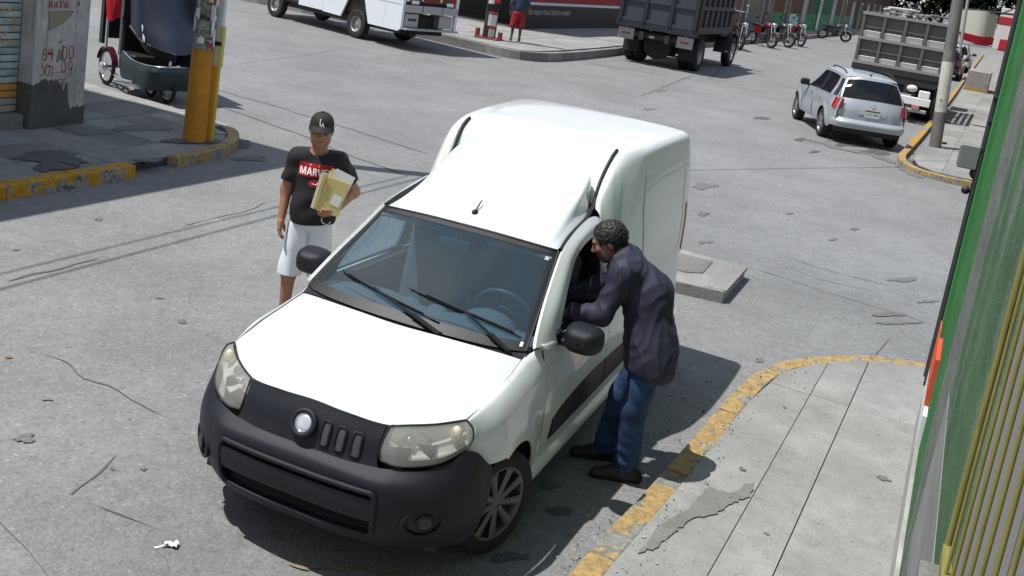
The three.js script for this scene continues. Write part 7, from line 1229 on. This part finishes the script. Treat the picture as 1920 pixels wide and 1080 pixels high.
// --- person on the cafe corner, seen from behind ---
{
  const t = thing('person', 'person in blue top and red shorts standing on the cafe corner', 'person', [-14.05, 0.25, -31.5], Math.PI + 0.5);
  const skin = skinMat(0.12, 0.06, 0.042);
  const legs = [1, -1].flatMap((s) => [cone([s * 0.09, 0.9, 0], [s * 0.12, 0.5, 0.01], 0.09, 0.06), cone([s * 0.12, 0.5, 0.01], [s * 0.13, 0.1, -0.01], 0.058, 0.036), cone([s * 0.13, 0.05, -0.03], [s * 0.14, 0.045, 0.13], 0.045, 0.04)]);
  const torso = [ell([0, 1.27, 0], [0.19, 0.2, 0.12], 0.08), ell([0, 1.05, 0], [0.165, 0.18, 0.12], 0.08), cone([-0.14, 1.4, 0], [0.14, 1.4, 0], 0.06, 0.06, 0.08)];
  const arms = [1, -1].flatMap((s) => [cone([s * 0.2, 1.39, 0], [s * 0.28, 1.12, 0.0], 0.05, 0.042), cone([s * 0.28, 1.12, 0], [s * 0.27, 0.9, 0.08], 0.04, 0.028)]);
  const HM = new THREE.Matrix4().makeTranslation(0, 1.6, 0.02);
  part(t, 'body', merge(nets(fieldOf([...torso, ...arms, ...legs, cone([0, 1.42, -0.01], [0, 1.54, 0.01], 0.06, 0.055, 0.04)]), [-0.4, -0.02, -0.25], [0.4, 1.58, 0.3], 0.018), headMesh(HM), handMesh([0.27, 0.9, 0.08], [0, -1, 0.15], [-1, 0, 0], 1, 0.4), handMesh([-0.27, 0.9, 0.08], [0, -1, 0.15], [1, 0, 0], -1, 0.4)), skin);
  part(t, 'hair', ball(0.1, 0, 1.635, 0.0, 0.86, 1.02, 1.05), mat([0.007, 0.006, 0.006], 0.7));
  const sT = fieldOf([...torso, ...[1, -1].map((s) => cone([s * 0.19, 1.39, 0], [s * 0.255, 1.2, 0], 0.065, 0.062))]);
  part(t, 'shirt', nets((x, y, z) => Math.max(sT(x, y, z) - 0.014 + fold(x, y, z, 0.6, 0.006), 0.9 - y), [-0.4, 0.86, -0.22], [0.4, 1.52, 0.22], 0.016), mat([0.02, 0.045, 0.09], 0.8));
  const sh = fieldOf([ell([0, 0.9, 0], [0.18, 0.12, 0.13], 0.06), ...[1, -1].map((s) => cone([s * 0.095, 0.85, 0], [s * 0.13, 0.46, 0.01], 0.11, 0.115, 0.03))]);
  part(t, 'shorts', nets((x, y, z) => Math.max(sh(x, y, z) + fold(x, y, z, 0.8, 0.006), 0.46 - y, y - 0.96), [-0.3, 0.42, -0.2], [0.3, 1.0, 0.2], 0.015), mat([0.3, 0.008, 0.014], 0.75));
}

// ---------- litter ----------
{
  const n = thing('crumpled_napkin', 'crumpled white paper scrap lying on the road near the front bumper', 'litter', [-3.12, 0, -3.84], 0.4);
  part(n, 'paper', sheet((u, v) => { const x = lerp(-0.035, 0.03, u), z = lerp(-0.02, 0.025, v) * (0.5 + 0.8 * noise(u * 4, 2)); return [x, 0.008 + 0.022 * noise(u * 5 + 2, v * 5), z]; }, 8, 8, 0.001), mat([0.75, 0.75, 0.75], 0.9));
  part(n, 'tail', sheet((u, v) => [-0.035 - 0.04 * u + 0.012 * v, 0.008 + 0.006 * noise(u * 6, v * 3), 0.01 + 0.035 * u + 0.01 * v], 6, 3, 0.001), mat([0.75, 0.75, 0.75], 0.9));
  const l = thing('orange_leaf', 'tiny orange brown leaf lying on the road at left edge', 'leaf', [-5.39, 0.0, -4.79], 0.8);
  part(l, 'blade', sheet((u, v) => { const w = 0.016 * Math.sin(Math.PI * clamp(u, 0.03, 0.97)); return [lerp(-0.025, 0.025, u), 0.006 + 0.006 * Math.abs(v - 0.5), lerp(-w, w, v)]; }, 8, 4, 0.0008), mat([0.3, 0.12, 0.02], 0.8));
}

// grit and bits of dry leaf gathered along the kerbs and on the road
{
  seed(4242);
  const g = new THREE.IcosahedronGeometry(1, 0), N = 900, im = new THREE.InstancedMesh(g, mat([1, 1, 1], 0.95), N), m = new THREE.Matrix4(), q = new THREE.Quaternion(), c = new THREE.Color();
  for (let i = 0; i < N; i++) {
    let x, y = 0, z; const k = rnd();
    if (k < 0.22) { z = rr(-9.2, -4.6); x = -1.2 + (z < -8.4 ? 0.18 : 0) + Math.abs(rnd() + rnd() - 1) * 0.18; y = KH; }
    else if (k < 0.42) { z = rr(-8.4, -4.4); x = -1.42 - rnd() * rnd() * 0.5; }
    else if (k < 0.55) { z = rr(-8.9, -5.5); x = -8.28 + rnd() * rnd() * 0.5; }
    else if (k < 0.65) { z = rr(-24, -22.6); x = rr(-1.9, 0.2); z += 0.4; }
    else { z = rr(-16, -3.4); x = rr(-7.6, -1.6); }
    const s = rr(0.002, 0.006) * (k > 0.65 ? 0.85 : 1);
    q.setFromEuler(new THREE.Euler(rnd() * 6, rnd() * 6, rnd() * 6)); m.compose(new THREE.Vector3(x, y + s * 0.5 + 0.004, z), q, new THREE.Vector3(s * rr(0.8, 1.8), s * rr(0.5, 0.9), s * rr(0.8, 1.8))); im.setMatrixAt(i, m);
    const t = rnd(); im.setColorAt(i, t < 0.12 ? c.setRGB(0.28, 0.2, 0.08) : t < 0.45 ? c.setRGB(0.1, 0.1, 0.1) : c.setRGB(0.45, 0.44, 0.42));
  }
  im.name = 'grit'; im.castShadow = im.receiveShadow = true; im.userData = { kind: 'stuff', label: 'loose grit and leaf bits along the kerbs', category: 'grit' }; scene.add(im);
}

renderer.render(scene, camera);
